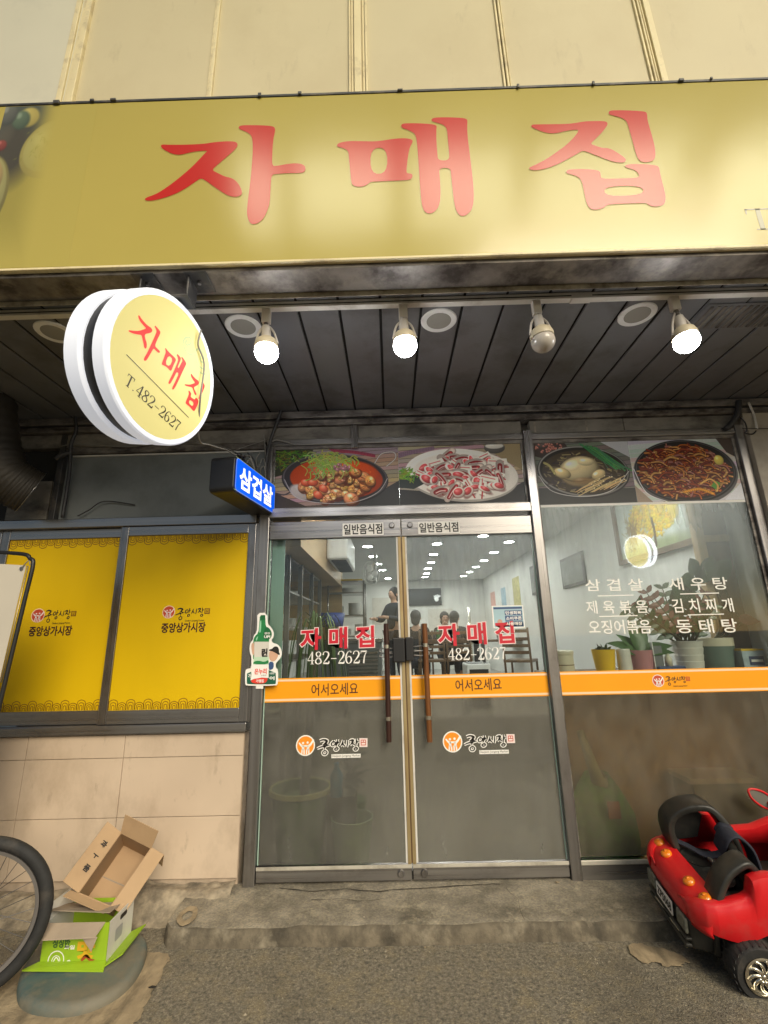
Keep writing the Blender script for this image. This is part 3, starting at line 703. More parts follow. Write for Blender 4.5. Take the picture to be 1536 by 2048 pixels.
def emblem(fr, cpx, tpx, parent, style, off):
    a, b, c, d = px_box(fr, cpx); cx, cy, r = (a+b)/2, (c+d)/2, (d-c)/2
    ring, disc, fig, txt, edge = {'red': (band_edge, redlogo, pink_print, black_print, None), 'orange': (white_print, orange_logo, white_print, black_print, white_print), 'band': (pink_print, redlogo, white_print, dark_red_print, None)}[style]
    lay('emblem_ring', outline_geo([circ_pts(cx, cy, r)]), fr, ring, parent, off)
    lay('emblem_disc', outline_geo([circ_pts(cx, cy, r*.88)]), fr, disc, parent, off+.0004)
    g = merge_geo([strip_geo([([(cx-r+2*r*x, cy-r+2*r*y-.04*r) for x, y in c], [2*r*w for w in ws]) for c, ws in FIGS]), outline_geo([circ_pts(cx-r*.25, cy+r*.24, r*.12, 10)]), outline_geo([circ_pts(cx+r*.22, cy+r*.28, r*.12, 10)])])
    lay('emblem_figures', g, fr, fig, parent, off+.0008)
    a, b, c, d = px_box(fr, tpx); base = brush(BR)
    if edge: write_geo(brush(BR, .13), fr, a, b, c, d, edge, parent, off, 'brush_lettering_edge', base)
    write_geo(base, fr, a, b, c, d, txt, parent, off+.0004, 'brush_lettering')
    w = (b-a); h = d-c
    s0, s1 = b+w*.01, b+w*.2; sz0 = c+h*.45; sz1 = sz0+(s1-s0)
    seal = pink_print if style == 'orange' else redlogo if style == 'band' else film_line
    lay('seal', outline_geo([[(s0, sz0), (s1, sz0-.0005), (s1+.001, sz1), (s0+.0005, sz1+.001)]]), fr, seal, parent, off)
    fx, fz = (s1-s0)/10, (sz1-sz0)/10; sm = redlogo if style == 'orange' else film_yellow if style == 'red' else orange_m
    ln = [[(s0+fx*p, sz0+fz*q) for p, q in L] for L in ([(2, 8), (8, 8)], [(2, 5.2), (8, 5.2)], [(2, 2.3), (8, 2.3)], [(2.2, 8), (2.2, 2)], [(7.8, 8), (7.8, 2)], [(5, 8), (5, 5)])]
    lay('seal_mark', strip_geo([(L, [fx*.9]*2) for L in ln]), fr, sm, parent, off+.0004)
    t0, t1, ty = a+w*.36, b+w*.02, c+h*.02
    if style == 'orange': lay('caption_backing', outline_geo([[(t0-.004, ty-h*.2), (t1+.004, ty-h*.2), (t1+.004, ty+h*.03), (t0-.004, ty+h*.03)]]), fr, white_print, parent, off)
    write('Daejeon Jungang Market', fr, t0, t1, ty-h*.17, ty, txt, parent, off+.0005, .0, 'caption')
sash(-1.912, -.985, -.02, 'right yellow filmed sliding window, the sash in front, beside the bottle sticker', (351, 1215, 408, 1240), (323, 1245, 411, 1265), (325, 1211, 350, 1237))
sash(-2.755, -1.87, .013, 'left yellow filmed sliding window, the sash behind, partly covered by the white banner', (88, 1219, 141, 1245), (58, 1252, 144, 1272), (62, 1217, 90, 1245))
t = thing('sliding_window', 'outermost filmed sash hidden behind the white banner', 'window', (-3.3, .013, .84), 0, 'yellow filmed sliding windows')
MB().box(-3.6, -2.765, .02, .05, .845, 2.095).build('pane', steel, t, bevel=.003)

# ------------------------------------------------------------------ shop front: posts and rails in stainless steel
t = thing('shopfront_frame', 'stainless steel posts and rails framing the doors and the right window', 'door frame', (0, 0, -.02))
def part(n, x0, x1, y0, y1, z0, z1, m=steel, bv=.004): return MB().box(x0, x1, y0, y1, z0, z1).build(n, m, t, bevel=bv)
part('post', -.96, -.893, -.035, .065, -.02, 2.215)
part('post', -.935, -.893, -.03, .06, 2.215, 2.66)
part('post', .888, .948, -.04, .065, -.02, 2.72)
part('post', 2.385, 2.445, -.035, .065, -.02, 2.72)
part('header', -.935, .888, -.03, .06, 2.66, 2.704, steel_h)
part('header', .948, 2.385, -.03, .06, 2.655, 2.702, steel_h)
part('transom', -.893, .888, -.045, .062, 2.126, 2.19, steel_h)
part('mullion', -.335, -.285, -.034, .0, 2.625, 2.80)
part('window_sill_rail', .948, 2.385, -.03, .06, -.02, .073, steel_h)
part('window_sill_lip', .948, 2.385, -.038, -.031, .06, .085, pale_lip)
part('glazing_bead', .948, 2.385, -.012, .012, 2.63, 2.655, dirty_alu, .002)
part('glazing_bead', 2.362, 2.385, -.012, .012, .09, 2.63, dirty_alu, .002)
part('glazing_bead', .948, .962, -.012, .012, .09, 2.63, dirty_alu, .002)
part('glazing_bead', -.893, -.878, -.012, .012, 2.19, 2.66, dirty_alu, .002)
part('glazing_bead', .872, .888, -.012, .012, 2.19, 2.66, dirty_alu, .002)
part('glazing_bead', -.878, .872, -.012, .012, 2.635, 2.66, dirty_alu, .002)
part('glazing_bead', -.878, .872, -.012, .012, 2.19, 2.2, white_plastic, .001)
part('pane', .962, 2.362, -.004, .004, 1.09, 2.63, glass_w, 0)
part('pane', .962, 2.362, -.004, .004, .09, .95, frost_win, 0)
part('pane', -.878, .872, .002, .008, 2.2, 2.635, glass_l, 0)
part('orange_band', .962, 2.362, -.0055, .0, .95, 1.09, orange_m, 0)
for z in (.962, 1.078): part('band_edge', .962, 2.362, -.0062, -.0056, z-.006, z+.006, band_edge, 0)
emblem(FACADE(-.0064), (1305, 1349, 1328, 1374), (1330, 1352, 1372, 1371), t, 'band', .0)
fw = FACADE(-.0045)
for body, box in (('삼 겹 살', (1170, 1157, 1286, 1181)), ('제 육 볶 음', (1172, 1200, 1295, 1226)), ('오징어볶음', (1177, 1239, 1302, 1267)), ('새 우 탕', (1337, 1154, 1455, 1179)), ('김 치 찌 개', (1344, 1196, 1466, 1224)), ('동 태 탕', (1352, 1237, 1474, 1265))):
    write_px(body, fw, box, menu_white, t, off=.0006, bold=.009, name='menu_lettering', slope=-.012)
for box in ((1195, 1190, 1267, 1192), (1198, 1231, 1275, 1233), (1360, 1186, 1438, 1188), (1375, 1228, 1448, 1230)):
    a, b, c, d = px_box(fw, box); lay('menu_rule', outline_geo([[(a, c), (b, c), (b, d), (a, d)]]), fw, menu_white, t, .0006)

# ------------------------------------------------------------------ double glass door
tk = FACADE(-.0105)
def door(x0, x1, label, side):
    t = thing('glass_door', label, 'door', ((x0+x1)/2, 0, 0), 0, 'double glass entrance doors')
    def p(n, a, b, y0, y1, z0, z1, m, bv=.003): return MB().box(a, b, y0, y1, z0, z1).build(n, m, t, bevel=bv)
    p('top_rail', x0, x1, -.022, .022, 1.98, 2.1, steel_h)
    p('bottom_rail', x0, x1, -.026, .026, .002, .073, steel_h)
    p('bottom_lip', x0, x1, -.03, -.0265, .062, .08, pale_lip, .001)
    gx0, gx1 = (x0+.0, x1-.02) if side < 0 else (x0+.02, x1)
    p('clear_pane', gx0, gx1, -.006, .006, 1.09, 1.98, glass_l if side < 0 else glass_r, 0)
    p('frosted_pane', gx0, gx1, -.006, .006, .08, .95, frost_door, 0)
    # meeting stile: brass-lined edge with a fuzzy weather strip
    ex = x1 if side < 0 else x0
    s = -side
    p('meeting_edge', ex, ex+s*-.0+side*.02, -.014, .014, .074, 1.979, white_plastic if False else bronze, .002)
    p('weather_strip', ex-side*.004, ex+side*.002, -.012, .012, .08, 1.975, brown_wood, 0)
    p('edge_trim', ex+side*.0205, ex+side*.032, -.01, .01, .08, 1.979, rail_white, .001)
    hx = x0 if side < 0 else x1
    p('glass_edge', hx, hx-side*.006, -.0065, .0065, .08, 1.979, cool_glass_edge, 0)
    # orange band with welcome words
    p('orange_band', gx0+.006, gx1, -.0075, .0, .95, 1.09, orange_m, 0)
    for z in (.963, 1.077): p('band_edge', gx0+.006, gx1, -.0083, -.0076, z-.006, z+.006, band_edge, 0)
    q = {-1: (601, 1256, 748, 1299), 1: (876, 1247, 1028, 1291)}[side]; r = {-1: (615, 1302, 734, 1328), 1: (896, 1295, 1012, 1320)}[side]
    w = {-1: (623, 1367, 716, 1391), 1: (911, 1358, 1003, 1382)}[side]
    fr = FACADE(-.0085)
    write_px('어서오세요', fr, w, dark_red_print, t, off=.0004, bold=.004, name='welcome_lettering', slope=.012)
    fg = FACADE(-.0062); ref = text_geo('자 매 집', .02)
    write_px('자 매 집', fg, q, pink_print, t, off=.0006, bold=.062, name='name_lettering_edge', ref=ref, slope=.02)
    write_px('자 매 집', fg, q, crimson, t, off=.0012, bold=.028, name='name_lettering', ref=ref, slope=.02)
    a, b, c, d = px_box(fg, r); g = serif_geo('482-2627')
    write_geo(g, fg, a, b, c, d, white_print, t, .0006, 'phone_lettering')
    emblem(fg, {-1: (592, 1470, 630, 1512), 1: (886, 1462, 924, 1505)}[side], {-1: (634, 1477, 718, 1510), 1: (928, 1469, 1013, 1502)}[side], t, 'orange', .0008)
    # licence strip on the top rail
    sx = {-1: (685, 1046, 767, 1071), 1: (836, 1043, 919, 1067)}[side]; f2 = FACADE(-.0225)
    a, b, c, d = px_box(f2, sx); c = max(c, 1.986); d = min(d, 2.094)
    lay('licence_strip', outline_geo([[(a, c), (b, c), (b, d), (a, d)]]), f2, white_print, t, .0004, .0004)
    write('일반음식점', f2, a+.008, b-.008, c+.008, d-.007, black_print, t, .0016, .022, 'licence_lettering')
    # pivot locks on the rails
    lx = ex+side*.062
    for z, n in ((.036, 'floor_lock'), (2.055, 'top_lock')):
        MB().lathe([(.0, 0), (.02, 0), (.02, .006), (.015, .012), (.0, .012)], (lx if z < 1 else ex+side*.058, -.026 if z < 1 else -.022, z), (0, -1, 0), 18).build(n, steel, t, smooth=True, auto=rad(40))
    # pull: a long turned wooden bar on two steel collars
    kx = {-1: 773, 1: 853}[side]; top = PY(kx, 1247, -.06); bx = {-1: 777, 1: 855}[side]; bot = PY(bx, 1484, -.06)
    hxx = (top.x+bot.x)/2
    hb = MB().tube([(hxx, -.06, bot.z), (hxx, -.06, bot.z+.02), (hxx, -.06, top.z-.02), (hxx, -.06, top.z)], .0165, 14).build('pull_handle', wood_dark if side < 0 else wood_worn, t, smooth=True, auto=rad(50))
    for pc in ({-1: 1293, 1: 1290}[side], {-1: 1437, 1: 1435}[side]):
        z = PY(kx+2, pc, -.06).z
        MB().tube([(hxx, -.06, z-.011), (hxx, -.06, z+.011)], .0185, 16).build('collar', chrome, hb, smooth=True, auto=rad(50))
        MB().tube([(hxx, -.046, z), (hxx, .0, z)], .008, 10).build('standoff', steel, hb, smooth=True)
        MB().tube([(hxx, .006, z), (hxx, .05, z)], .008, 10).build('standoff', steel, hb, smooth=True)
    MB().tube([(hxx, .06, bot.z), (hxx, .06, top.z)], .0165, 12).build('inner_pull_handle', wood_dark, t, smooth=True)
    return t
dl = door(-.889, -.0035, 'left glass door leaf with dark wooden pull, bottle sticker at its hinge side', -1)
dr = door(.0035, .884, 'right glass door leaf with worn brown wooden pull and blue poster', 1)
# lock case clamped over the meeting edges, with its wire loop
t = thing('door_lock', 'black two-part lock clamped where the two door leaves meet', 'lock', (.0, -.05, 1.25))
a = PY(786, 1325, -.05); b = PY(809, 1275, -.05); c = PY(812, 1322, -.05); d = PY(826, 1274, -.05)
MB().box(a.x, b.x, -.062, -.02, a.z, b.z).build('case', black_plastic, t, bevel=.007, seg=3)
MB().box(c.x, d.x, -.055, -.02, c.z, d.z).build('keeper', black_plastic, t, bevel=.006, seg=3)
zl = (a.z+b.z)/2
for dz, s0 in ((.018, 1), (-.012, 1)):
    MB().tube(spline([(d.x, -.035, zl+dz), (d.x+.07, -.035, zl+dz+.003), (d.x+.1, -.035, zl+dz-.012), (d.x+.07, -.035, zl+dz-.026), (d.x, -.035, zl+dz-.022)], 6), .0028, 6).build('wire_loop', steel, t, smooth=True)
    MB().tube(spline([(a.x, -.035, zl+dz-.008), (a.x-.06, -.035, zl+dz-.008), (a.x-.085, -.035, zl+dz-.02), (a.x-.06, -.035, zl+dz-.03), (a.x, -.035, zl+dz-.03)], 6), .0028, 6).build('wire_loop', steel, t, smooth=True)
# ------------------------------------------------------------------ upper wall of cream cladding panels
t = thing('upper_wall', 'cream clad upper wall with raised vertical joint bars above the big yellow sign', 'wall', (0, -1.25, 2.95))
UW = -1.25
ed = [-3.2, -2.5, PY(112, 185, UW).x-.02, PY(160, 185, UW).x, PY(419, 185, UW).x, PY(716, 185, UW).x, PY(1015, 185, UW).x, PY(1320, 185, UW).x, 2.2, 3.0]
ed = [-3.4, -2.62, -1.775, -.992, -.183, .618, 1.425, 2.23, 3.1]
for i in range(len(ed)-1):
    pm = pale_panel if i < 2 else cream_panel
    MB().box(ed[i]+.004, ed[i+1]-.004, UW+random.uniform(0, .002), UW+.04, 2.93, 6.3).build('panel', pm, t)
MB().box(-3.4, 3.1, UW+.03, UW+.05, 2.93, 6.3).build('backing', grime, t)
def bars(x, offs, dep=.016):
    for o, w, d in offs:
        MB().box(x+o-w/2, x+o+w/2, UW-d, UW+.003, 2.93, 6.3).build('joint_bar', cream_bar, t, bevel=.003)
bars(ed[1], [(-.02, .02, .012), (.02, .03, .02)])
bars(ed[2], [(-.035, .03, .012), (.0, .018, .006), (.035, .032, .022)])
bars(ed[3], [(-.008, .012, .01), (.008, .018, .016)])
bars(ed[4], [(-.045, .01, .014), (-.03, .012, .008), (0, .04, .018), (.032, .012, .008), (.047, .012, .014)])
bars(ed[5], [(-.012, .012, .01), (.006, .012, .016), (.02, .006, .01)])
bars(ed[6], [(-.03, .012, .01), (-.014, .01, .016), (.004, .008, .01), (.03, .034, .018)])
bars(ed[7], [(-.01, .012, .01), (.01, .02, .016)])

# ------------------------------------------------------------------ the long yellow fascia sign
SY = -1.431; SB, ST = 2.905, 3.885
t = thing('fascia_sign', 'long mustard yellow shop sign with three big red brush letters over the entrance', 'shop sign', (0, SY, SB))
FS = (Vector((0, SY, 0)), Vector((1, 0, 0)), Vector((0, 0, 1)))
MB().box(-2.7, 2.9, SY, SY+.012, SB+.008, ST-.01).build('face', sign_yellow, t)
MB().box(-2.7, 2.9, SY+.013, SY+.17, SB+.004, ST-.006).build('box', grime, t)
MB().box(-2.7, 2.9, SY-.004, SY+.05, ST-.008, ST+.006).build('top_edge', dark_metal, t, bevel=.002)
MB().box(-2.7, 2.9, SY-.003, SY+.02, SB-.004, SB+.0075).build('bottom_edge', cream_bar, t, bevel=.002)
MB().box(-2.7, 2.9, SY+.021, SY+.165, SB-.022, SB+.003).build('underside_channel', dirty_alu, t, bevel=.003)
# letters traced as closed outlines, cut from vinyl
def SP(l, s, ox, oy):
    out = []
    for x, y in l:
        p = PN(ox+x/s, oy+y/s, FS[0], Vector((0, -1, 0))); out.append((p.x, p.z))
    return chaikin(out, 2)
c1, c2, c3 = (2, 0, 0), (4.518, 660, 220), (4.8, 1040, 200)
ja = [SP([(643, 585), (650, 579), (680, 581), (760, 580), (820, 577), (850, 571), (900, 567), (940, 567), (952, 577), (948, 590), (935, 605), (900, 635), (865, 665), (848, 682), (870, 693), (900, 708), (925, 713), (945, 725), (960, 745), (970, 770), (965, 783), (945, 790), (915, 785), (890, 770), (860, 750), (830, 728), (805, 712), (780, 730), (740, 757), (700, 778), (650, 795), (610, 804), (585, 804), (579, 797), (590, 790), (620, 780), (650, 763), (690, 735), (730, 703), (770, 668), (800, 637), (820, 615), (833, 604), (800, 605), (765, 610), (735, 618), (715, 621), (690, 617), (665, 605), (650, 595)], *c1),
      SP([(953, 513), (960, 504), (990, 502), (1050, 503), (1090, 506), (1101, 513), (1100, 530), (1093, 560), (1090, 610), (1088, 666), (1110, 665), (1150, 657), (1190, 654), (1215, 660), (1224, 675), (1218, 690), (1200, 694), (1150, 694), (1110, 697), (1086, 700), (1083, 750), (1080, 810), (1072, 840), (1055, 875), (1035, 893), (1015, 899), (1000, 894), (990, 870), (988, 840), (995, 780), (1003, 720), (1010, 640), (1012, 580), (1008, 545), (990, 530), (965, 521)], *c1)]
mae = [SP([(60, 325), (75, 305), (120, 290), (200, 283), (300, 286), (400, 288), (480, 280), (560, 266), (640, 259), (700, 260), (738, 270), (750, 285), (735, 315), (718, 350), (705, 420), (695, 500), (690, 568), (705, 576), (735, 578), (748, 596), (738, 622), (712, 636), (640, 640), (520, 645), (420, 650), (365, 652), (345, 672), (310, 692), (270, 698), (225, 693), (198, 675), (190, 630), (182, 540), (172, 440), (168, 385), (150, 360), (110, 345), (75, 337)], *c2),
       SP([(365, 350), (516, 343), (517, 575), (368, 583)], *c2)[::1],
       SP([(640, 148), (650, 130), (680, 124), (800, 124), (900, 130), (950, 138), (965, 152), (960, 185), (962, 300), (970, 400), (978, 460), (1078, 458), (1075, 380), (1065, 270), (1058, 185), (1045, 155), (1010, 130), (950, 115), (920, 105), (915, 90), (930, 77), (980, 70), (1100, 70), (1200, 76), (1235, 86), (1242, 105), (1238, 160), (1245, 260), (1262, 400), (1280, 540), (1293, 660), (1300, 780), (1292, 870), (1270, 920), (1230, 955), (1190, 964), (1160, 945), (1135, 900), (1120, 830), (1108, 720), (1095, 600), (1088, 526), (985, 528), (990, 600), (998, 700), (998, 800), (985, 870), (955, 915), (915, 938), (880, 938), (850, 915), (832, 870), (820, 780), (812, 660), (803, 530), (795, 400), (785, 290), (775, 235), (755, 208), (710, 185), (660, 170)], *c2)]
jip = [SP([(105, 255), (115, 240), (160, 238), (300, 237), (440, 235), (530, 226), (600, 211), (700, 206), (790, 206), (828, 212), (842, 232), (825, 265), (780, 320), (720, 380), (672, 425), (730, 445), (790, 465), (840, 465), (890, 482), (950, 520), (1000, 555), (1016, 578), (1005, 600), (970, 606), (900, 598), (830, 575), (740, 540), (660, 508), (600, 488), (540, 525), (440, 580), (340, 630), (240, 665), (150, 680), (95, 672), (85, 655), (110, 642), (180, 610), (270, 560), (370, 490), (450, 430), (520, 360), (570, 290), (520, 290), (440, 300), (370, 318), (310, 326), (240, 316), (170, 292), (120, 270)], *c3),
       SP([(848, 128), (858, 108), (900, 102), (1040, 104), (1150, 110), (1200, 116), (1218, 132), (1220, 190), (1245, 280), (1275, 380), (1295, 470), (1300, 540), (1285, 580), (1245, 598), (1190, 602), (1150, 590), (1125, 555), (1105, 500), (1080, 400), (1050, 300), (1030, 225), (1010, 195), (960, 170), (890, 152), (855, 142)], *c3),
       SP([(440, 690), (460, 672), (520, 667), (640, 667), (730, 675), (768, 690), (772, 725), (782, 762), (1000, 755), (1145, 748), (1138, 715), (1115, 685), (1070, 665), (1015, 652), (1005, 635), (1025, 622), (1100, 617), (1220, 620), (1300, 630), (1332, 645), (1340, 690), (1360, 780), (1385, 870), (1397, 940), (1392, 990), (1365, 1015), (1310, 1028), (1250, 1022), (1220, 1000), (1205, 992), (1000, 998), (850, 1006), (825, 1020), (790, 1045), (730, 1058), (680, 1052), (650, 1020), (630, 965), (615, 890), (600, 810), (582, 765), (545, 735), (490, 718), (450, 708)], *c3),
       SP([(800, 834), (1165, 824), (1192, 912), (822, 930)], *c3)]
for nm, L in (('자', ja), ('매', mae), ('집', jip)):
    cx = sum(p[0] for l in L for p in l)/sum(len(l) for l in L); cz = sum(p[1] for l in L for p in l)/sum(len(l) for l in L)
    lay('letter', outline_geo(L), FS, sign_red, t, .0016, .0005)
# pale halo round the letters
def grown(l, g):
    n = len(l); A = sum(l[i][0]*l[(i+1) % n][1]-l[(i+1) % n][0]*l[i][1] for i in range(n)); sg = 1 if A > 0 else -1; o = []
    for i in range(n):
        dx, dy = l[(i+1) % n][0]-l[i-1][0], l[(i+1) % n][1]-l[i-1][1]; d = math.hypot(dx, dy) or 1
        o.append((l[i][0]+sg*dy/d*g, l[i][1]-sg*dx/d*g))
    return o
for L, holes in ((ja, ()), (mae, (1,)), (jip, (3,))):
    lay('letter_edge', outline_geo([grown(l, -.003 if i in holes else .003) for i, l in enumerate(L)]), FS, sign_edge, t, .0004, .0005)
a = PN(1494, 440, FS[0], Vector((0, -1, 0)))
write_geo(serif_geo('T'), FS, a.x, a.x+.115, a.z-.055, a.z+.06, sign_grey, t, .0006, 'phone_letter')
# faded photograph of side dishes printed at the left end of the face
cv = Canvas(200, 240, (173, 159, 82)); rg = np.random.default_rng(2)
Y, X = np.mgrid[0:240, 0:200].astype(np.float32)
cv.ell(20, 10, 95, 70, (92, 96, 88), 0, .1, 30); cv.ell(30, 70, 70, 70, (88, 82, 70), 0, .1, 40)
cv.ell(55, 18, 26, 18, (196, 178, 104), 0, .2, 4); cv.ell(40, 22, 22, 18, (104, 118, 98), 0, .3, 5); cv.ell(8, 12, 24, 20, (112, 112, 104), 0, .3, 5)
cv.ell(118, 68, 66, 46, (176, 162, 96), -.25, .15, 2); cv.ell(120, 64, 62, 40, (188, 178, 110), -.25, .12, 2)
for k in range(40): cv.ell(100+rg.normal()*22, 66+rg.normal()*15, 4+rg.random()*4, 1.6, (150, 150, 70), rg.random()*3, .2, 1.5, .5)
cv.ell(10, 62, 14, 10, (150, 80, 70), 0, .3, 3)
cv.ell(-6, 140, 54, 66, (150, 140, 90), .25, .2, 3); cv.ell(-10, 136, 52, 62, (184, 176, 120), .25, .2, 3); cv.ell(-6, 112, 38, 34, (198, 170, 118), .1, .3, 4); cv.ell(-4, 106, 22, 22, (190, 110, 70), .2, .4, 4)
for k in range(14): cv.line([(0, 212+k*2), (10+rg.random()*14, 206+rg.random()*16)], 2, (170, 130, 40))
fade = np.clip((X-62)/62, 0, 1)[..., None]; fade = fade*fade*(3-2*fade); fy = np.clip((Y-170)/60, 0, 1)[..., None]
base = np.array((173, 159, 82), np.float32)/255
k = np.maximum(fade, fy*.85); cv.a = cv.a*np.array((.87, .88, .86), np.float32); cv.a = cv.a*(1-k)+base*k
dish_m = print_mat('faded_side_dish_print', cv.a, .17); dish_m.node_tree.nodes['Principled BSDF'].inputs['Specular IOR Level'].default_value = .62
pl, pr = PN(0, 215, FS[0], Vector((0, -1, 0))), PN(195, 215, FS[0], Vector((0, -1, 0)))
x1 = pr.x; x0 = -2.0
panel_uv('dish_photograph', FS, PN(-10, 300, FS[0], Vector((0, -1, 0))).x, x1, SB+.012, ST-.012, dish_m, t, .0002, .0004)
# little clips and dead leaves along the top edge
for px in (228, 115, 186, 520, 600, 800, 1035, 1185, 1360, 1420):
    p = PN(px, 212-px*.037, FS[0], Vector((0, -1, 0))); w = random.uniform(.004, .016)
    MB().box(p.x-w, p.x+w, SY-.012, SY-.0045, ST-.004-random.uniform(0, .012), ST+random.uniform(.002, .009)).build('edge_clip', dark_metal, t, bevel=.002)

# ------------------------------------------------------------------ soffit
SZ = 2.922
t = thing('soffit', 'dark grey plank ceiling over the shop entrance with narrow black joints', 'ceiling', (0, -.6, SZ))
MB().box(-4.2, 4.2, -1.27, .1, SZ+.012, SZ+.03).build('backing', seam_m, t)
k0 = -20
for k in range(-19, 20):
    x = -.095+.2066*k
    MB().box(x+.007, x+.2066-.007, -1.262, .0, SZ+random.uniform(-.0015, .0015), SZ+.010).build('plank', plank_m, t, bevel=.003, seg=1)
t = thing('canopy_beam', 'flaking cream beam between the yellow sign and the plank ceiling', 'beam', (0, -1.28, 2.9))
def ragged_beam():
    mb = MB(); n = 200; y = -1.268
    for i in range(n):
        x0, x1 = -2.7+5.6*i/n, -2.7+5.6*(i+1)/n
        f = lambda x: .012+max(0, mnoise.noise((x*2.2, 8, 0)))*.055+abs(mnoise.noise((x*13, 3, 1)))*.012
        mb.hexa([(x0, -1.262, 2.905), (x1, -1.262, 2.905), (x1, y+f(x1)+.01, 2.911), (x0, y+f(x0)+.01, 2.911), (x0, -1.262, 2.918), (x1, -1.262, 2.918), (x1, y+f(x1)+.01, 2.9195), (x0, y+f(x0)+.01, 2.9195)])
    return mb
MB().box(-2.7, 2.9, -1.264, -1.2615, 2.86, 2.925).add([], []).box(-2.7, 2.9, -1.2615, -1.24, 2.908, 2.9205).build('flange', cream_trim, t)
ragged_beam().build('paint_edge', cream_trim, t)

# rails between the soffit and the frame heads
t = thing('wall_channel', 'grimy double aluminium channel running along the wall under the plank ceiling', 'channel', (0, 0, 2.8))
MB().box(-4.2, 4.2, -.05, .06, 2.862, 2.914).build('upper_channel', dirty_alu, t, bevel=.004)
MB().box(-4.2, 4.2, -.028, .06, 2.848, 2.861).build('channel_gap', seam_m, t)
MB().box(-4.2, 4.2, -.042, .06, 2.805, 2.847).build('lower_channel', dirty_alu, t, bevel=.004)
t = thing('head_panel', 'grimy beige strip panel between the channel and the stainless frame head', 'panel', (0, 0, 2.75))
for a, b in ((-.935, -.336), (-.284, .886), (.95, 1.62), (1.624, 2.446)):
    MB().box(a, b, -.012, .05, 2.706, 2.8035).build('panel', grime, t, bevel=.002)
for x in (.45, .98, 1.35): MB().box(x, x+.012, -.0135, -.011, 2.715, 2.79).build('drip_mark', cream_trim, t)
# right side wall
t = thing('side_wall', 'plain beige panelled wall at the right of the right window', 'wall', (2.9, 0, 0))
MB().box(2.4465, 4.4, -.07, .1, -.1, 2.66).build('panel', beige_wall, t, bevel=.004)
MB().box(2.4465, 4.4, -.05, .1, 2.664, 2.80).build('top_panel', beige_wall, t, bevel=.004)

# ------------------------------------------------------------------ round recessed downlights (switched off) and grille
def downlight(x, label):
    t = thing('recessed_downlight', label, 'ceiling light', (x, -.99, SZ), 0, 'switched off downlights in the plank ceiling')
    MB().lathe([(.062, -.004), (.09, -.005), (.094, -.001), (.094, .004), (.062, .004), (.062, -.004)], (0, 0, 0), (0, 0, 1), 32).build('rim', white_plastic, t, smooth=True, auto=rad(40), world=False)
    MB().lathe([(0, -.0035), (.05, -.0055), (.064, -.0045), (.066, .0), (0, .0)], (0, 0, 0), (0, 0, 1), 32).build('diffuser', mat('dull_diffuser', (.3, .29, .26), .2, 0, .05) if 'dull_diffuser' not in MATS else MATS['dull_diffuser'], t, smooth=True, auto=rad(40), world=False)
downlight(-1.815, 'unlit recessed downlight above the round hanging sign')
downlight(-.818, 'unlit recessed downlight just left of the first lit bulb')
downlight(.209, 'unlit recessed downlight just right of the second lit bulb')
downlight(1.243, 'unlit recessed downlight between the dead bulb and the rightmost lit bulb')
t = thing('vent_grille', 'dull slatted vent grille set in the planks beside the rightmost lit bulb', 'vent', (1.78, -.95, SZ))
ga, gb = PZ(1410, 660, SZ-.005), PZ(1600, 600, SZ-.005)
MB().box(1.57, 2.2, -1.06, -.86, SZ-.008, SZ-.004).build('frame', plank_m, t, bevel=.002)
for k in range(18):
    x = 1.59+k*.033; MB().box(x, x+.014, -1.045, -.875, SZ-.014, SZ-.0085).build('slat', grime if k % 2 else dirty_alu, t)

# ------------------------------------------------------------------ track and bulbs
TZ = 2.885; ty = PZ(768, 613, TZ).y
t = thing('track_rail', 'long white lighting track under the plank ceiling', 'track', (0, ty, SZ))
MB().box(-4.2, 4.2, ty-.017, ty+.017, TZ, SZ-.003).build('rail', rail_white, t, bevel=.003)
MB().box(-4.2, 4.2, ty-.0175, ty-.0171, TZ+.012, TZ+.018).build('groove', seam_m, t)
MB().box(.83, .93, ty-.02, ty+.02, TZ-.003, TZ+.02).build('joiner', rail_white, t, bevel=.003)
GB = 'bulb holders on the white track'
def spot(px_top, bx, by, lit, label, tilt):
    top = PY(px_top[0], px_top[1], ty)
    t = thing('track_spotlight', label, 'spotlight', (top.x, ty, TZ), 0, GB)
    c = PY(bx, by, ty)-Vector((top.x, ty, TZ)); c.y += tilt
    MB().box(-.021, .021, -.015, .015, -.075, -.001).build('adapter', lamp_white, t, bevel=.004, world=False)
    ax = (c-Vector((0, 0, -.07))).normalized()
    MB().tube([(0, 0, -.075), Vector((0, 0, -.075))+ax*.03], .011, 10).build('joint', dirty_alu, t, world=False, smooth=True)
    sk = c-ax*.075
    side = ax.cross(Vector((0, 1, 0))).normalized()
    yk = MB()
    for s in (-1, 1):
        y = MB(); y.tube(spline([Vector((0, 0, -.085))+side*.006*s, sk-ax*.03+side*.036*s, sk+ax*.035+side*.054*s], 5), .0055, 6); y.build('yoke_arm', lamp_white, t, smooth=True, world=False)
    MB().lathe([(.0, -.06), (.021, -.06), (.023, -.02), (.023, .005), (.0, .005)], sk, ax, 18).build('socket', lamp_white, t, smooth=True, auto=rad(40), world=False)
    MB().lathe([(.0, .004), (.03, .004), (.048, .02), (.055, .04), (.055, .058), (.05, .06), (0, .06)], sk, ax, 24).build('collar', mat('ivory_plastic', (.6, .53, .38), .4) if 'ivory_plastic' not in MATS else MATS['ivory_plastic'], t, smooth=True, auto=rad(40), world=False)
    R = .056; pr = [(R*.93, .0605)]+[(R*math.cos(a), .078+R*.95*math.sin(a)) for a in np.linspace(0, math.pi/2, 9)]
    MB().lathe(pr, sk, ax, 24).build('bulb', bulb_on if lit else bulb_off, t, smooth=True, world=False)
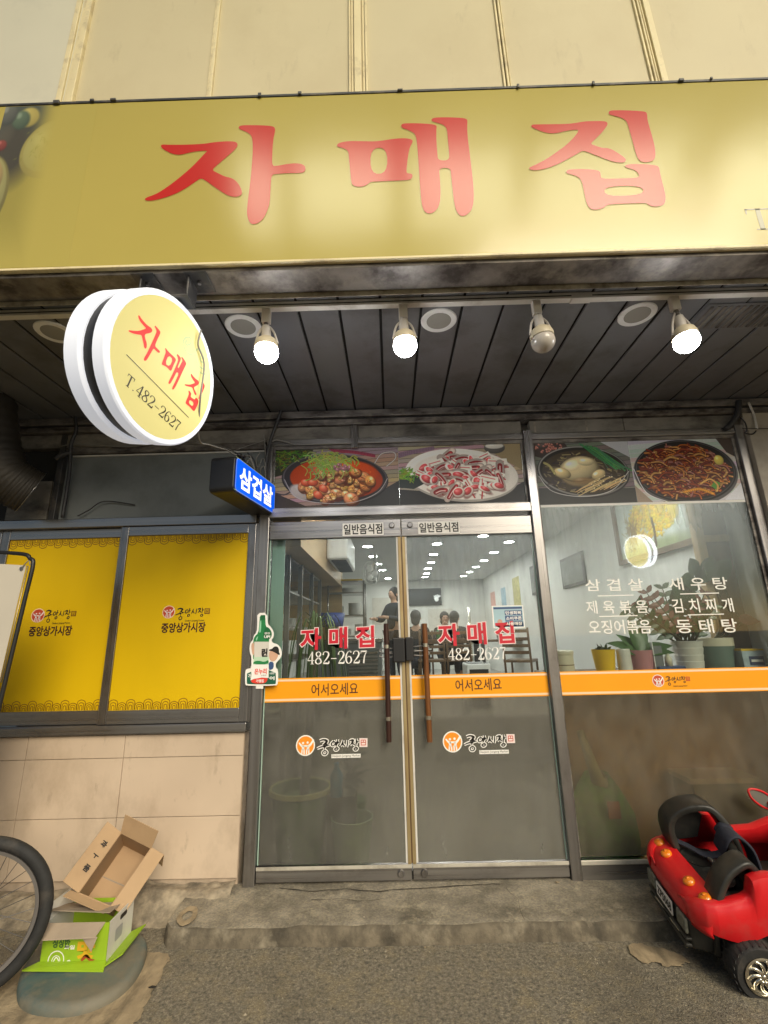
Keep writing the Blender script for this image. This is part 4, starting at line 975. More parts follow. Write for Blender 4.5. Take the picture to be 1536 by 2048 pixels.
spot((533, 628), 533, 703, True, 'leftmost lit white bulb on the track, beside the round sign', 0)
spot((806, 618), 810, 690, True, 'lit white bulb near the middle of the track', 0)
spot((1072, 610), 1086, 682, False, 'the one dead opal bulb on the track', .0)
spot((1347, 600), 1370, 684, True, 'rightmost lit bulb on the track, tilted in its holder', -.01)

# ------------------------------------------------------------------ round hanging sign: two lit drums round a dark core
th, ph = .226, .162
hD = Vector((math.sin(th), math.cos(th), 0)); n0 = Vector((math.cos(th), -math.sin(th), 0)); vD = Vector((0, 0, math.cos(ph)))+n0*math.sin(ph); nD = hD.cross(vD)
cD = Vector((-1.006, -1.34, 2.449)); FD = (cD, hD, vD)
t = thing('round_sign', 'round double drum lightbox sign with red brush letters and phone number, hung from the beam', 'hanging sign', cD)
R = .318
MB().lathe([(.0, -.064), (R-.012, -.064), (R, -.055), (R, -.006), (R-.006, 0), (R-.024, .001), (R-.026, -.002), (0, -.002)], cD, nD, 64, hD).build('front_drum', glow_rim, t, smooth=True, auto=rad(30))
MB().lathe([(.0, -.0018), (R-.026, -.0018), (R-.027, .0), (0, .0)], cD, nD, 64, hD).build('front_face', glow_yellow, t, smooth=True, auto=rad(30))
MB().lathe([(.0, -.116), (R-.018, -.116), (R-.018, -.0645), (0, -.0645)], cD, nD, 48, hD).build('core_band', black_plastic, t, smooth=True, auto=rad(30))
MB().lathe([(.0, -.196), (R-.01, -.196), (R, -.188), (R, -.125), (R-.01, -.1165), (0, -.1165)], cD, nD, 64, hD).build('rear_drum', glow_rim, t, smooth=True, auto=rad(30))
MB().lathe([(.0, -.1985), (R-.026, -.1985), (R-.026, -.1965), (0, -.1965)], cD, nD, 48, hD).build('rear_face', glow_yellow, t, smooth=True, auto=rad(30))
rot = math.atan2(-.071, .394)
# lettering on the face, laid out along a slightly drooping base line
def disc_xy(px, py):
    q = PN(px, py, cD, nD)-cD; return q.dot(hD), q.dot(vD)
def disc_outline(l): return [disc_xy(230+x/7.314, 600+y/7.314) for x, y in l]
dl_ja = [[(335, 225), (352, 222), (380, 270), (430, 330), (480, 378), (525, 405), (545, 440), (535, 470), (500, 485), (445, 495), (430, 520), (440, 570), (462, 630), (462, 690), (445, 715), (425, 700), (415, 640), (400, 570), (385, 510), (330, 505), (260, 490), (205, 465), (192, 445), (210, 442), (280, 452), (350, 452), (420, 430), (455, 415), (420, 378), (370, 320), (342, 265)],
         [(575, 385), (585, 372), (610, 400), (650, 445), (663, 475), (650, 510), (620, 570), (590, 640), (585, 680), (620, 715), (655, 750), (652, 772), (630, 772), (590, 735), (562, 705), (530, 760), (490, 830), (460, 880), (435, 892), (418, 880), (425, 845), (470, 770), (520, 660), (570, 550), (600, 480), (605, 450), (590, 415)]]
dl_mae = [[(728, 705), (740, 702), (760, 735), (810, 785), (860, 830), (892, 870), (880, 900), (850, 960), (820, 1040), (800, 1030), (760, 985), (720, 960), (690, 950), (680, 930), (700, 880), (725, 810), (742, 760)],
          [(780, 805), (845, 868), (795, 975), (730, 930)],
          [(898, 800), (910, 788), (940, 820), (962, 850), (958, 880), (935, 930), (912, 985), (928, 1000), (960, 935), (985, 890), (975, 860), (965, 835), (980, 832), (1010, 870), (1042, 925), (1030, 960), (980, 1060), (925, 1180), (875, 1280), (850, 1312), (830, 1305), (840, 1270), (890, 1170), (930, 1075), (900, 1050), (870, 1110), (825, 1195), (800, 1230), (778, 1220), (785, 1190), (830, 1100), (880, 990), (920, 890), (918, 850)]]
dl_jip = [[(1105, 1085), (1115, 1075), (1140, 1115), (1180, 1155), (1215, 1180), (1228, 1210), (1210, 1245), (1160, 1268), (1150, 1285), (1170, 1330), (1190, 1370), (1185, 1395), (1165, 1385), (1145, 1330), (1128, 1275), (1080, 1268), (1030, 1255), (1012, 1235), (1030, 1232), (1090, 1240), (1140, 1225), (1170, 1210), (1140, 1170), (1112, 1125)],
          [(1262, 1195), (1275, 1192), (1300, 1225), (1312, 1260), (1295, 1310), (1265, 1380), (1235, 1445), (1218, 1455), (1222, 1420), (1250, 1340), (1275, 1265), (1270, 1230)],
          [(1070, 1330), (1082, 1322), (1110, 1360), (1112, 1385), (1100, 1415), (1150, 1450), (1165, 1455), (1180, 1425), (1200, 1440), (1222, 1475), (1210, 1520), (1180, 1590), (1155, 1628), (1130, 1610), (1090, 1560), (1045, 1525), (1028, 1505), (1040, 1470), (1070, 1400), (1080, 1365)],
          [(1090, 1455), (1150, 1500), (1135, 1560), (1075, 1510)]]
for L in (dl_ja, dl_mae, dl_jip):
    lay('letter', outline_geo([chaikin(disc_outline(l), 1) for l in L]), FD, glow_red, t, .0008, .0003)
l0, l1 = disc_xy(252.6, 709), disc_xy(377, 835)
lay('rule', strip_geo([([l0, l1], [.0035, .0035])]), FD, glow_dark, t, .0008)
g = serif_geo('T.482-2627'); s0, s1 = disc_xy(249, 764), disc_xy(356, 861)
a, b, c, d = bbox(g[0]); ang = math.atan2(s1[1]-s0[1], s1[0]-s0[0]); ln = math.hypot(s1[0]-s0[0], s1[1]-s0[1]); sc = ln/(b-a); hs = .05
def xf(x, y):
    X, Y = (x-a)*sc, (y-.15)*hs; return (s0[0]+X*math.cos(ang)-Y*math.sin(ang), s0[1]+X*math.sin(ang)+Y*math.cos(ang))
lay('phone_lettering', g, FD, glow_dark, t, .0008, 0, xf)
sw = [[(1010, 650), (1000, 600), (1030, 555), (1080, 545), (1110, 580), (1100, 640), (1050, 660), (1030, 620), (1055, 590)], [(1000, 660), (1030, 740), (1080, 790), (1140, 790)], [(1180, 900), (1170, 800), (1200, 720), (1250, 730), (1290, 790), (1300, 860), (1280, 910), (1250, 880), (1250, 820)], [(1180, 870), (1220, 950), (1290, 1010), (1390, 1030)], [(1210, 1010), (1260, 1070), (1330, 1085), (1390, 1080)]]
lay('swirl_print', strip_geo([(disc_outline(l), [.007]*len(l)) for l in sw]), FD, glow_swirl, t, .0006)
# its bracket: two bolted feet and a bent plate
def P3(px, py, y): return PY(px, py, y)
bt = thing('sign_bracket', 'black bolted steel bracket holding the round sign under the beam', 'bracket', (-1.03, -1.34, 2.88))
bz = 2.882
for px in (285, 392):
    q = PZ(px, 548, bz); MB().box(q.x-.05, q.x+.05, SY+.01, SY+.14, bz-.006, bz).build('foot', dark_metal, bt, bevel=.003)
    MB().lathe([(0, -.012), (.008, -.012), (.008, 0), (0, 0)], (q.x, SY+.07, bz-.006), (0, 0, 1), 8).build('bolt', steel, bt)
qa, qb = PZ(293, 570, bz), PZ(385, 566, bz)
MB().box(qa.x, qa.x+.008, SY+.03, SY+.12, bz-.10, bz-.006).build('strap', dark_metal, bt, bevel=.002)
MB().box(qb.x, qb.x+.008, SY+.03, SY+.12, bz-.10, bz-.006).build('strap', dark_metal, bt, bevel=.002)
MB().box(qa.x, qb.x+.008, SY+.03, SY+.12, bz-.108, bz-.1).build('plate', dark_metal, bt, bevel=.002)
MB().box((qa.x+qb.x)/2-.05, (qa.x+qb.x)/2+.07, SY+.05, SY+.1, bz-.14, bz-.108).build('clamp', black_plastic, bt, bevel=.003)
MB().box(qa.x+.02, qa.x+.10, SY+.02, SY+.025, bz-.1, bz-.085).build('tape', lamp_white, bt)

# ------------------------------------------------------------------ small blue lightbox on the door post
pA, pB = Vector((-.958, -.567, 2.26)), Vector((-.868, -.01, 2.26)); hB = (pB-pA).normalized(); vB = Vector((0, 0, 1)); nB = hB.cross(vB)
FB = (pA, hB, vB); LB = (pB-pA).length
t = thing('blue_lightbox', 'small black cased lightbox with a lit blue face, fixed to the door post', 'hanging sign', pA)
def rr(x0, x1, y0, y1, r, n=5):
    o = []
    for cx, cy, a0 in ((x1-r, y1-r, 0), (x0+r, y1-r, 90), (x0+r, y0+r, 180), (x1-r, y0+r, 270)):
        o += [(cx+r*math.cos(rad(a0+90*k/n)), cy+r*math.sin(rad(a0+90*k/n))) for k in range(n+1)]
    return o
def B3(x, y, o=0): return pA+hB*x+vB*y+nB*o
MB().prism([B3(x, y, -.155) for x, y in rr(-.012, LB+.005, -.108, .112, .03)], nB*.153).build('case', black_plastic, t, bevel=.006)
lay('lit_face', outline_geo([rr(0, LB-.005, -.099, .103, .026)]), FB, glow_blue, t, .0, .002)
write('삼겹살', FB, .045, LB-.045, -.07, .072, glow_white, t, off=.0026, bold=.03)
lay('face_border', merge_geo([strip_geo([([(p[0], p[1]) for p in rr(.002, LB-.007, -.097, .101, .025)]+[(LB-.007, .06)], [.003]*25)])]), FB, glow_swirl, t, .0024)

# ------------------------------------------------------------------ food photographs in the transom lights
RG = np.random.default_rng(11)
def table(cv, a, b):
    Y, X = np.mgrid[0:cv.h, 0:cv.w].astype(np.float32)
    for k in range(14):
        y = k*cv.h/14; cv.poly([(0, y), (cv.w, y-30), (cv.w, y-30+cv.h/14-2), (0, y+cv.h/14-2)], tuple(a[i]+(b[i]-a[i])*RG.random() for i in range(3)))
def stew():
    c = Canvas(520, 260, (62, 52, 44)); table(c, (110, 92, 78), (150, 128, 108))
    c.poly([(0, 0), (160, 0), (120, 90), (0, 120)], (34, 36, 26)); c.poly([(330, 260), (520, 150), (520, 260)], (36, 36, 36)); c.poly([(0, 190), (150, 260), (0, 260)], (40, 34, 28))
    for k in range(160): c.line([(RG.random()*150, RG.random()*95), (RG.random()*150, RG.random()*95)] if k % 9 == 0 else [(p := (RG.random()*145, RG.random()*90)), (p[0]+RG.normal()*14, p[1]+RG.normal()*10)], 2+RG.random()*3, (40+RG.random()*70, 66+RG.random()*60, 26), .3)
    for k in range(3): c.line([(230+k*8, 2+k*5), (330, 12+k*4), (420, 32+k*4)], 7, (112+k*12, 40, 58))
    c.line([(420, 70), (450, 28), (500, 22), (508, 50), (470, 85)], 6, (150, 142, 138), .5); c.line([(420, 70), (450, 28), (500, 22), (508, 50), (470, 85)], 2, (206, 198, 192), .2)
    c.line([(0, 190), (40, 200), (70, 186)], 6, (50, 44, 42))
    c.ell(252, 136, 226, 114, (26, 25, 27), .08, .1, 2); c.ell(252, 132, 222, 110, (70, 66, 68), .08, .2, 2); c.ell(253, 131, 216, 105, (36, 33, 35), .08, .2, 2)
    c.ell(258, 134, 198, 92, (158, 44, 14), .08, .25, 3); c.ell(330, 110, 110, 58, (186, 54, 16), .1, .2, 10); c.ell(110, 190, 56, 34, (150, 140, 132), .5, .2, 8)
    for k in range(60): c.ell(258+RG.normal()*80, 130+RG.normal()*36, 3+RG.random()*4, 2+RG.random()*2, (230, 110, 30), RG.random()*3, .2, 1.5, .5)
    pts = [(120, 165), (155, 180), (190, 150), (215, 185), (250, 160), (285, 175), (262, 200), (300, 205), (240, 215), (330, 180), (360, 195), (345, 155), (380, 170), (310, 140), (275, 135), (230, 130), (195, 120), (250, 105), (370, 130), (400, 150), (215, 225), (320, 225), (290, 110), (340, 110), (150, 205)]
    for x, y in pts:
        r = 20+RG.random()*14; c.ell(x+2, y+6, r*1.05, r*.85, (70, 22, 8), RG.random()*3, .2, 3, .8)
        c.ell(x, y, r, r*(.6+RG.random()*.25), (188+RG.random()*30, 112+RG.random()*34, 52+RG.random()*24), RG.random()*3, .8, 2, 1, .35)
        for q in range(5): c.ell(x+RG.normal()*8, y+RG.normal()*6, 5+RG.random()*6, 3+RG.random()*3, (212, 140+RG.random()*30, 76), RG.random()*3, .6, 2, .8)
        for q in range(3): c.line([(x+RG.normal()*8, y+RG.normal()*6), (x+RG.normal()*10, y+RG.normal()*8), (x+RG.normal()*10, y+RG.normal()*8)], 2, (110, 44, 16), .2, .6)
    for x, y in ((130, 150), (205, 178), (182, 205), (160, 150)): c.ell(x, y, 24, 17, (196, 62, 34), RG.random(), .6, 2, 1, .3); c.ell(x-3, y-4, 14, 8, (224, 104, 66), RG.random(), .3, 3, .7)
    for k in range(170):
        x, y = 210+RG.normal()*46, 58+RG.normal()*19; a = RG.normal()*.9; l = 12+RG.random()*22
        c.line([(x, y), (x+l*math.cos(a), y+l*math.sin(a)), (x+l*1.5*math.cos(a+.5), y+l*1.5*math.sin(a+.5))], 2.5+RG.random()*4, (120+RG.random()*70, 150+RG.random()*56, 50+RG.random()*40), .45)
    for k in range(10): c.ell(250+RG.random()*60, 70+RG.random()*30, 8+RG.random()*10, 6+RG.random()*5, (140, 84, 92), RG.random()*3, .5, 2)
    c.line([(40, 132), (90, 210), (200, 240), (330, 240), (430, 200), (472, 140)], 3, (170, 162, 160), .2, .8)
    c.grain(.05); return c.a
def pork():
    c = Canvas(520, 260, (52, 48, 44)); table(c, (128, 108, 96), (156, 134, 122)); c.poly([(0, 190), (0, 260), (520, 260), (520, 170), (400, 230)], (34, 34, 35)); c.poly([(360, 0), (520, 0), (520, 120), (430, 60)], (120, 104, 74))
    c.ell(410, 14, 46, 28, (70, 68, 66), 0, .3, 2); c.ell(410, 6, 42, 14, (190, 186, 178), 0, .2, 2)
    for k in range(3): c.line([(0, 30+k*8), (60, 18+k*6), (150, 4+k*4)], 8, (110, 84, 104))
    c.ell(262, 134, 240, 118, (150, 142, 134), .1, .1, 2); c.ell(262, 128, 238, 114, (222, 214, 204), .1, .12, 2); c.ell(262, 126, 206, 92, (206, 198, 188), .1, .1, 6)
    c.poly([(0, 132), (70, 128), (120, 160), (60, 190), (0, 182)], (34, 40, 38))
    for k in range(90): x, y = 26+RG.normal()*24, 122+RG.normal()*12; c.line([(x, y), (x+RG.normal()*16, y+RG.normal()*10)], 3+RG.random()*3, (66+RG.random()*60, 110+RG.random()*60, 36), .4)
    spots = [(x, y) for y in (62, 84, 108, 132, 158, 184, 206) for x in range(110, 440, 34)]; RG.shuffle(spots)
    spots = sorted([(x+RG.normal()*8, y+RG.normal()*6) for x, y in spots if ((x-268)/185)**2+((y-134)/84)**2 < 1], key=lambda p: p[1])
    for x, y in spots:
        a = RG.normal()*.7; L = 26+RG.random()*18; w = 16+RG.random()*12; ca, sa = math.cos(a), math.sin(a)
        c.ell(x+2, y+8, L, w*.75, (96, 50, 46), a, .1, 5, .75)
        k = RG.random()
        if k < .34:      # rolled slice seen from the side: red and white stripes
            c.line([(x-L*ca, y-L*sa), (x, y-6), (x+L*ca, y+L*sa)], w*1.25, (230, 206, 194), .45)
            c.line([(x-L*.75*ca, y-L*.75*sa+2), (x, y-3), (x+L*.75*ca, y+L*.75*sa+2)], w*.72, (176, 44, 48), .5)
            c.line([(x-L*.7*ca, y-L*.7*sa+4), (x, y), (x+L*.7*ca, y+L*.7*sa+4)], w*.16, (236, 190, 184), .2)
        elif k < .68:
            c.ell(x, y, L*.8, w*.85, (226, 204, 192), a, .5, 2); c.ell(x+RG.normal()*3, y-2, L*.62, w*.6, (184, 54, 58), a, .5, 2); c.ell(x-4, y-4, L*.3, w*.22, (216, 104, 102), a, .2, 3, .7)
        else:
            c.poly([(x-L*ca-w*sa*.5, y-L*sa+w*ca*.3), (x+L*ca-w*sa*.5, y+L*sa+w*ca*.3-6), (x+L*ca*.9+w*sa*.6, y+L*sa-w*ca*.9), (x-L*ca*.9+w*sa*.6, y-L*sa-w*ca*.9+4)], (226, 208, 196), 1)
            c.line([(x-L*ca, y-L*sa+w*.55), (x+L*ca, y+L*sa+w*.5)], 6, (164, 46, 48), .4); c.line([(x-L*.8*ca, y-L*.8*sa-w*.4), (x+L*.6*ca, y+L*.6*sa-w*.4)], 4, (206, 92, 92), .4)
    c.grain(.035); return c.a
def hen():
    c = Canvas(420, 260, (44, 44, 44)); c.poly([(0, 200), (420, 180), (420, 260), (0, 260)], (34, 35, 36)); table(c, (74, 72, 68), (92, 88, 84)); c.poly([(0, 190), (420, 200), (420, 260), (0, 260)], (36, 37, 37)); c.poly([(300, 0), (420, 0), (420, 70)], (150, 152, 158))
    c.ell(60, 20, 90, 46, (46, 38, 36), 0, .2, 2)
    for k in range(40): c.ell(70+RG.normal()*34, 16+RG.normal()*12, 8, 5, (150, 84, 72), RG.random()*3, .5, 2)
    c.ell(205, 126, 204, 112, (24, 24, 26), .06, .1, 2); c.ell(205, 123, 200, 108, (120, 118, 114), .06, .3, 2); c.ell(206, 122, 194, 102, (26, 24, 22), .06, .2, 2); c.ell(206, 126, 184, 94, (46, 38, 28), .06, .2, 4)
    for k in range(150):
        t = RG.random()*6.28; r = .55+RG.random()*.42; x, y = 200+180*r*math.cos(t), 128+88*r*math.sin(t); a = RG.random()*3
        c.line([(x, y), (x+RG.normal()*18, y+RG.normal()*7)], 2+RG.random()*5, [(70, 60, 56), (96, 84, 62), (40, 34, 36), (126, 112, 70)][RG.integers(4)], .4)
    c.ell(190, 128, 96, 62, (120, 100, 66), -.1, .3, 8); c.ell(188, 114, 92, 56, (196, 176, 126), -.15, .75, 4, 1, .3); c.ell(160, 98, 46, 26, (222, 206, 160), -.2, .4, 12, .7); c.ell(112, 130, 40, 24, (190, 166, 110), .3, .7, 3, 1, .3); c.ell(270, 140, 36, 22, (188, 164, 110), -.4, .7, 3, 1, .3); c.ell(222, 84, 40, 18, (208, 190, 138), 0, .5, 4)
    c.line([(38, 84), (60, 98), (78, 130)], 11, (176, 164, 96), .4); c.line([(120, 150), (170, 162), (230, 158)], 4, (140, 116, 70), .3, .6); c.ell(200, 165, 60, 18, (110, 80, 48), 0, .3, 8, .7)
    for k in range(30): x = 195+RG.random()*160; y = 190+RG.normal()*12-(x-195)*.12; c.line([(x-40, y+18), (x, y), (x+34, y-12)], 3, (186+RG.random()*26, 164, 104), .4); c.ell(x+34, y-13, 4, 3, (206, 190, 140), 0, .4, 1.5)
    for k in range(34): x = 205+k*2.4; c.line([(x, 8+k*.6+RG.normal()*2), (x+70+RG.normal()*8, 60+k*.9), (x+120+RG.normal()*14, 104+k*.6+RG.normal()*5)], 4, (36+RG.random()*34, 92+RG.random()*50, 52+RG.random()*20), .5)
    c.line([(8, 140), (60, 205), (190, 230), (320, 206), (404, 130)], 3, (170, 168, 166), .2); c.grain(.04); return c.a
def squid():
    c = Canvas(420, 260, (168, 166, 172)); table(c, (142, 138, 136), (176, 172, 170)); c.poly([(0, 190), (60, 260), (0, 260)], (120, 104, 90)); c.poly([(360, 0), (420, 0), (420, 80), (390, 60)], (48, 40, 36)); c.poly([(340, 260), (420, 190), (420, 260)], (184, 186, 194))
    c.ell(210, 140, 208, 140, (60, 58, 60), 0, .1, 2); c.ell(210, 134, 202, 134, (16, 16, 18), 0, .2, 2); c.ell(210, 132, 198, 128, (54, 52, 54), 0, .2, 2); c.ell(210, 132, 194, 125, (20, 18, 18), 0, .1, 2)
    c.ell(208, 136, 176, 112, (96, 30, 10), 0, .2, 6)
    for k in range(620):
        t = RG.random()*6.28; r = RG.random()**.5; x, y = 208+168*r*math.cos(t), 134+108*r*math.sin(t); a = RG.normal()*.8; l = 10+RG.random()*26
        col = [(190, 86, 24), (150, 50, 22), (206, 120, 48), (120, 34, 22), (216, 150, 70), (172, 96, 84)][RG.integers(6)]
        c.line([(x-l*math.cos(a), y-l*math.sin(a)*.7+3), (x, y+3), (x+l*math.cos(a+.7), y+l*math.sin(a+.7)*.6+3)], 7, (50, 14, 8), .1, .6)
        c.line([(x-l*math.cos(a), y-l*math.sin(a)*.7), (x, y-3), (x+l*math.cos(a+.7), y+l*math.sin(a+.7)*.6)], 3.5+RG.random()*6, col, .6)
        if k % 4 == 0: c.line([(x-4, y-5), (x+5, y-4)], 2, (244, 200, 140), .1, .7)
    c.ell(352, 92, 20, 22, (196, 174, 66), 0, .4, 2); c.poly([(300, 200), (318, 178), (338, 188), (320, 222)], (56, 112, 32)); c.line([(190, 222), (250, 212), (300, 232)], 12, (214, 130, 26), .5); c.line([(260, 190), (300, 172), (325, 196), (318, 222)], 8, (222, 160, 70), .5)
    c.line([(6, 120), (40, 220), (120, 262)], 3, (200, 200, 204), .2); c.grain(.04); return c.a
fp = FACADE(-.0005)
def food(px0, px1, z0, z1, arr, label, y=-.004):
    o = panel_uv('food_poster', FACADE(y), px0, px1, z0, z1, print_mat(label.split(' ')[0]+'_food_print', arr*1.2, .4, gain=.78), None, .0005, .001)
    tag(o, label, 'poster', 'food photographs above the doors and window')
food(-.876, -.002, 2.201, 2.634, stew(), 'red chicken stew photograph in a black pan, above the left door', .001)
food(.0, .87, 2.201, 2.634, pork(), 'sliced raw pork photograph on a white plate, above the right door', .001)
food(.964, 1.628, 2.176, 2.628, hen(), 'boiled hen photograph with green chives, left one above the right window', -.0045)
food(1.63, 2.36, 2.176, 2.628, squid(), 'spicy squid stir fry photograph in a round pan, right one above the right window', -.0045)
o = MB().box(.964, 2.36, -.0058, -.0046, 2.158, 2.1745).build('poster_margin', white_print); tag(o, 'narrow white paper strip along the foot of the two right hand food photographs', 'strip')

# ------------------------------------------------------------------ grey board and clutter over the yellow windows
t = thing('transom_board', 'plain grey board above the yellow windows, behind the round sign', 'board', (-1.6, .05, 2.2))
MB().box(-2.40, -.962, .035, .055, 2.161, 2.655).build('board', grey_board, t)
MB().box(-2.40, -.962, .0, .034, 2.655, 2.70).build('top_bead', dirty_alu, t, bevel=.002)
MB().box(-2.36, -.962, .025, .0345, 2.64, 2.65).build('white_line', rail_white, t)
MB().box(-2.44, -2.40, -.01, .06, 2.161, 2.80).build('side_post', dark_metal, t, bevel=.003)
MB().box(-4.2, -.962, .056, .1, 2.161, 2.862).build('backing', seam_m, t)
MB().box(-4.2, -.937, .0, .055, 2.7015, 2.803).build('upper_strip', grime, t)
t = thing('exhaust_duct', 'fat ribbed brown exhaust hose bending down behind the round sign', 'duct', (-2.7, -.2, 2.3))
path = spline([PY(-40, 560, -.35), PY(-26, 760, -.35), PY(-16, 880, -.32), PY(4, 945, -.27), PY(38, 972, -.2), PY(62, 985, -.15)], 14)
rs = [.15+.006*math.sin(i*2.4) for i in range(len(path))]
MB().tube(path, rs, 20).build('hose', duct_m, t, smooth=True)
MB().tube([path[-2], path[-1]], .158, 20).build('clamp', steel, t, smooth=True)
MB().box(-2.75, -2.46, .0, .05, 2.17, 2.45).build('wall_plate', grime, t)
def cable(pts, r, m, label, n=8):
    o = MB().tube(spline(pts, n), r, 6).build('cable', m, None, smooth=True); tag(o, label, 'cable'); return o
cable([PN(399, 660, cD, nD)+nD*.01, PN(392, 690, cD, nD)+nD*.012, PN(404, 730, cD, nD)+nD*.012, PN(396, 800, cD, nD)+nD*.012, PY(398, 878, -1.0), PY(420, 890, -.8), PY(452, 900, -.6), Vector((-.98, -.5, 2.40)), PY(500, 912, -.3)], .0042, cable_grey, 'grey cable drooping over the round sign face to the blue lightbox')
cable([PY(120, 893, -.02), PY(160, 888, -.04), PY(260, 893, -.03), PY(360, 880, -.03), PY(440, 893, -.1), PY(470, 905, -.2)], .004, cable_grey, 'thin grey cable strung across the wall above the grey board')
cable([PY(470, 905, -.3), PY(490, 922, -.22), PY(512, 945, -.12), PY(530, 985, -.06), PY(536, 1010, -.05)], .005, cable_black, 'black cable looping behind the blue lightbox to the post')
cable([PY(468, 902, -.4), PY(500, 890, -.2), PY(525, 882, -.06), PY(560, 870, -.05), PY(585, 866, -.05)], .0022, cable_grey, 'thin wire running up from the blue lightbox to the head panel')
cable([PY(562, 822, -.08), PY(552, 850, -.075), PY(540, 885, -.07), PY(532, 930, -.07), PY(533, 990, -.06), PY(538, 1030, -.05)], .012, cable_black, 'thick black sleeved cable coming down the door post')
cable([PY(538, 888, -.07), PY(550, 880, -.06), PY(572, 884, -.045), PY(590, 890, -.04)], .006, cable_grey, 'short grey pipe elbow at the head of the door post')
cable([PY(495, 905, -.2), PY(508, 920, -.17), PY(512, 940, -.15), PY(505, 960, -.15)], .006, cable_black, 'black cable tail hanging over the top of the blue lightbox')
cable([PY(520, 905, -.1), PY(512, 918, -.1), PY(516, 935, -.1), PY(524, 918, -.1), PY(530, 925, -.1), PY(528, 960, -.1)], .004, cable_grey, 'knotted grey wire ends between lightbox and post')
cable([PY(528, 870, -.03), PY(531, 920, -.055), PY(527, 975, -.06), PY(530, 1020, -.05)], .005, cable_grey, 'grey cable running beside the black sleeve on the door post')
cable([PY(150, 820, -.05), PY(152, 860, -.05), PY(142, 890, -.05), PY(138, 950, -.02), PY(125, 1035, -.02)], .012, cable_black, 'black cable down the side post beside the exhaust hose')
cable([PY(140, 905, -.04), PY(120, 912, -.06), PY(112, 918, -.06)], .018, cable_black, 'short black conduit stub beside the exhaust hose')
cable([PY(155, 1032, .0), PY(178, 1020, .0), PY(200, 1005, .0), PY(225, 1003, .01), PY(270, 1010, .02)], .004, cable_black, 'thin dark wire lying along the foot of the grey board')
cable([PY(1478, 802, -.06), PY(1474, 830, -.06), PY(1460, 850, -.05), PY(1452, 858, -.045)], .02, cable_black, 'black cable bundle coming down at the top of the right post', 6)
cable([PY(1497, 805, -.06), PY(1508, 830, -.06), PY(1514, 858, -.075)], .008, rail_white, 'white conduit bend at the top of the right post')
cable([PY(1480, 835, -.06), PY(1490, 845, -.07), PY(1494, 860, -.08), PY(1490, 866, -.08), PY(1505, 868, -.08), PY(1512, 862, -.08)], .005, cable_black, 'small tangle of black wire beside the right post')
cable([PY(1485, 857, -.078), PY(1560, 857, -.078)], .003, cable_black, 'thin black wire along the beige side wall')
# knot of tape and ties above the blue box
o = MB().ball(Vector((-.97, -.48, 2.405)), .018, .03, .016).ball(Vector((-.955, -.45, 2.41)), .012, .02, .012).build('cable_tie_knot', black_plastic, None, smooth=True); tag(o, 'black taped knot of cables above the blue lightbox', 'cable knot')
for k in range(7):
    x = random.uniform(.05, .5); z = random.uniform(.115, .2)
    cable([B3(x, .113, -.07), B3(x+random.uniform(-.03, .03), z, -.06), B3(x+random.uniform(-.06, .06), z+.02, -.04), B3(x+random.uniform(-.08, .08), .118, -.02)], .0045, random.choice([cable_black, cable_grey]), ['black looped cable end', 'stray grey cable loop', 'curled dark cable stub', 'bent cable offcut', 'small black wire loop', 'short grey wire curl', 'dark cable kink'][k]+' on top of the blue lightbox')
# ------------------------------------------------------------------ inside the restaurant
def structure(o): o['kind'] = 'structure'; return o
IC = 2.75; IB = 9.6
structure(MB().box(-2.4, 2.45, .1, 2.4, -.1, -.004).build('inner_floor', inner_floor))
structure(MB().box(-2.4, 2.45, 2.4, IB, -.1, .45).build('dining_platform', inner_floor))
structure(MB().box(-2.5, 2.6, .1, IB+.1, IC, IC+.1).build('inner_ceiling', inner_ceiling))
structure(MB().box(2.45, 2.6, .1, IB+.1, -.1, IC).build('inner_right_wall', inner_wall))
structure(MB().box(-2.5, 2.45, IB, IB+.1, -.1, IC).build('inner_back_wall', inner_wall))
structure(MB().box(-2.5, -2.4, .1, IB, -.1, IC).build('inner_left_wall', inner_wall))
structure(MB().box(-2.4, -1.0, .1, .16, -.1, 2.75).build('inner_front_wall', inner_wall))
GI = 'lit downlights in the restaurant ceiling'
def lit_down(px, py, label):
    p = PZ(px, py, IC-.004); t = thing('lit_downlight', label, 'ceiling light', (p.x, p.y, IC), 0, GI)
    MB().lathe([(.075, -.006), (.1, -.006), (.1, 0), (.075, 0), (.075, -.006)], (0, 0, 0), (0, 0, 1), 20).build('rim', white_plastic, t, world=False, smooth=True, auto=rad(40))
    MB().lathe([(0, -.004), (.074, -.004), (.074, 0), (0, 0)], (0, 0, 0), (0, 0, 1), 20).build('diffuser', down_glow, t, world=False)
ORD = ('nearest', 'second nearest', 'third nearest', 'fourth nearest', 'fifth nearest', 'sixth nearest', 'farthest')
for k, (px, py) in enumerate(((874, 1088), (867, 1109), (862, 1125), (856, 1137), (853, 1147), (850, 1154))): lit_down(px, py, ORD[k]+' lit downlight of the straight row beside the door edge, inside the right door')
for k, (px, py) in enumerate(((1018, 1084), (988, 1105), (968, 1121), (952, 1134), (939, 1144), (927, 1152))): lit_down(px, py, ORD[k]+' lit downlight of the slanting row inside, over the blue notice')
lit_down(966, 1072, 'single lit downlight close under the right door top rail'); lit_down(1006, 1150, 'single lit downlight low over the blue notice')
for k, (px, py) in enumerate(((735, 1093), (746, 1113), (756, 1128), (765, 1140), (776, 1157))): lit_down(px, py, ORD[k]+' lit downlight of the row inside the left door, by the fan')
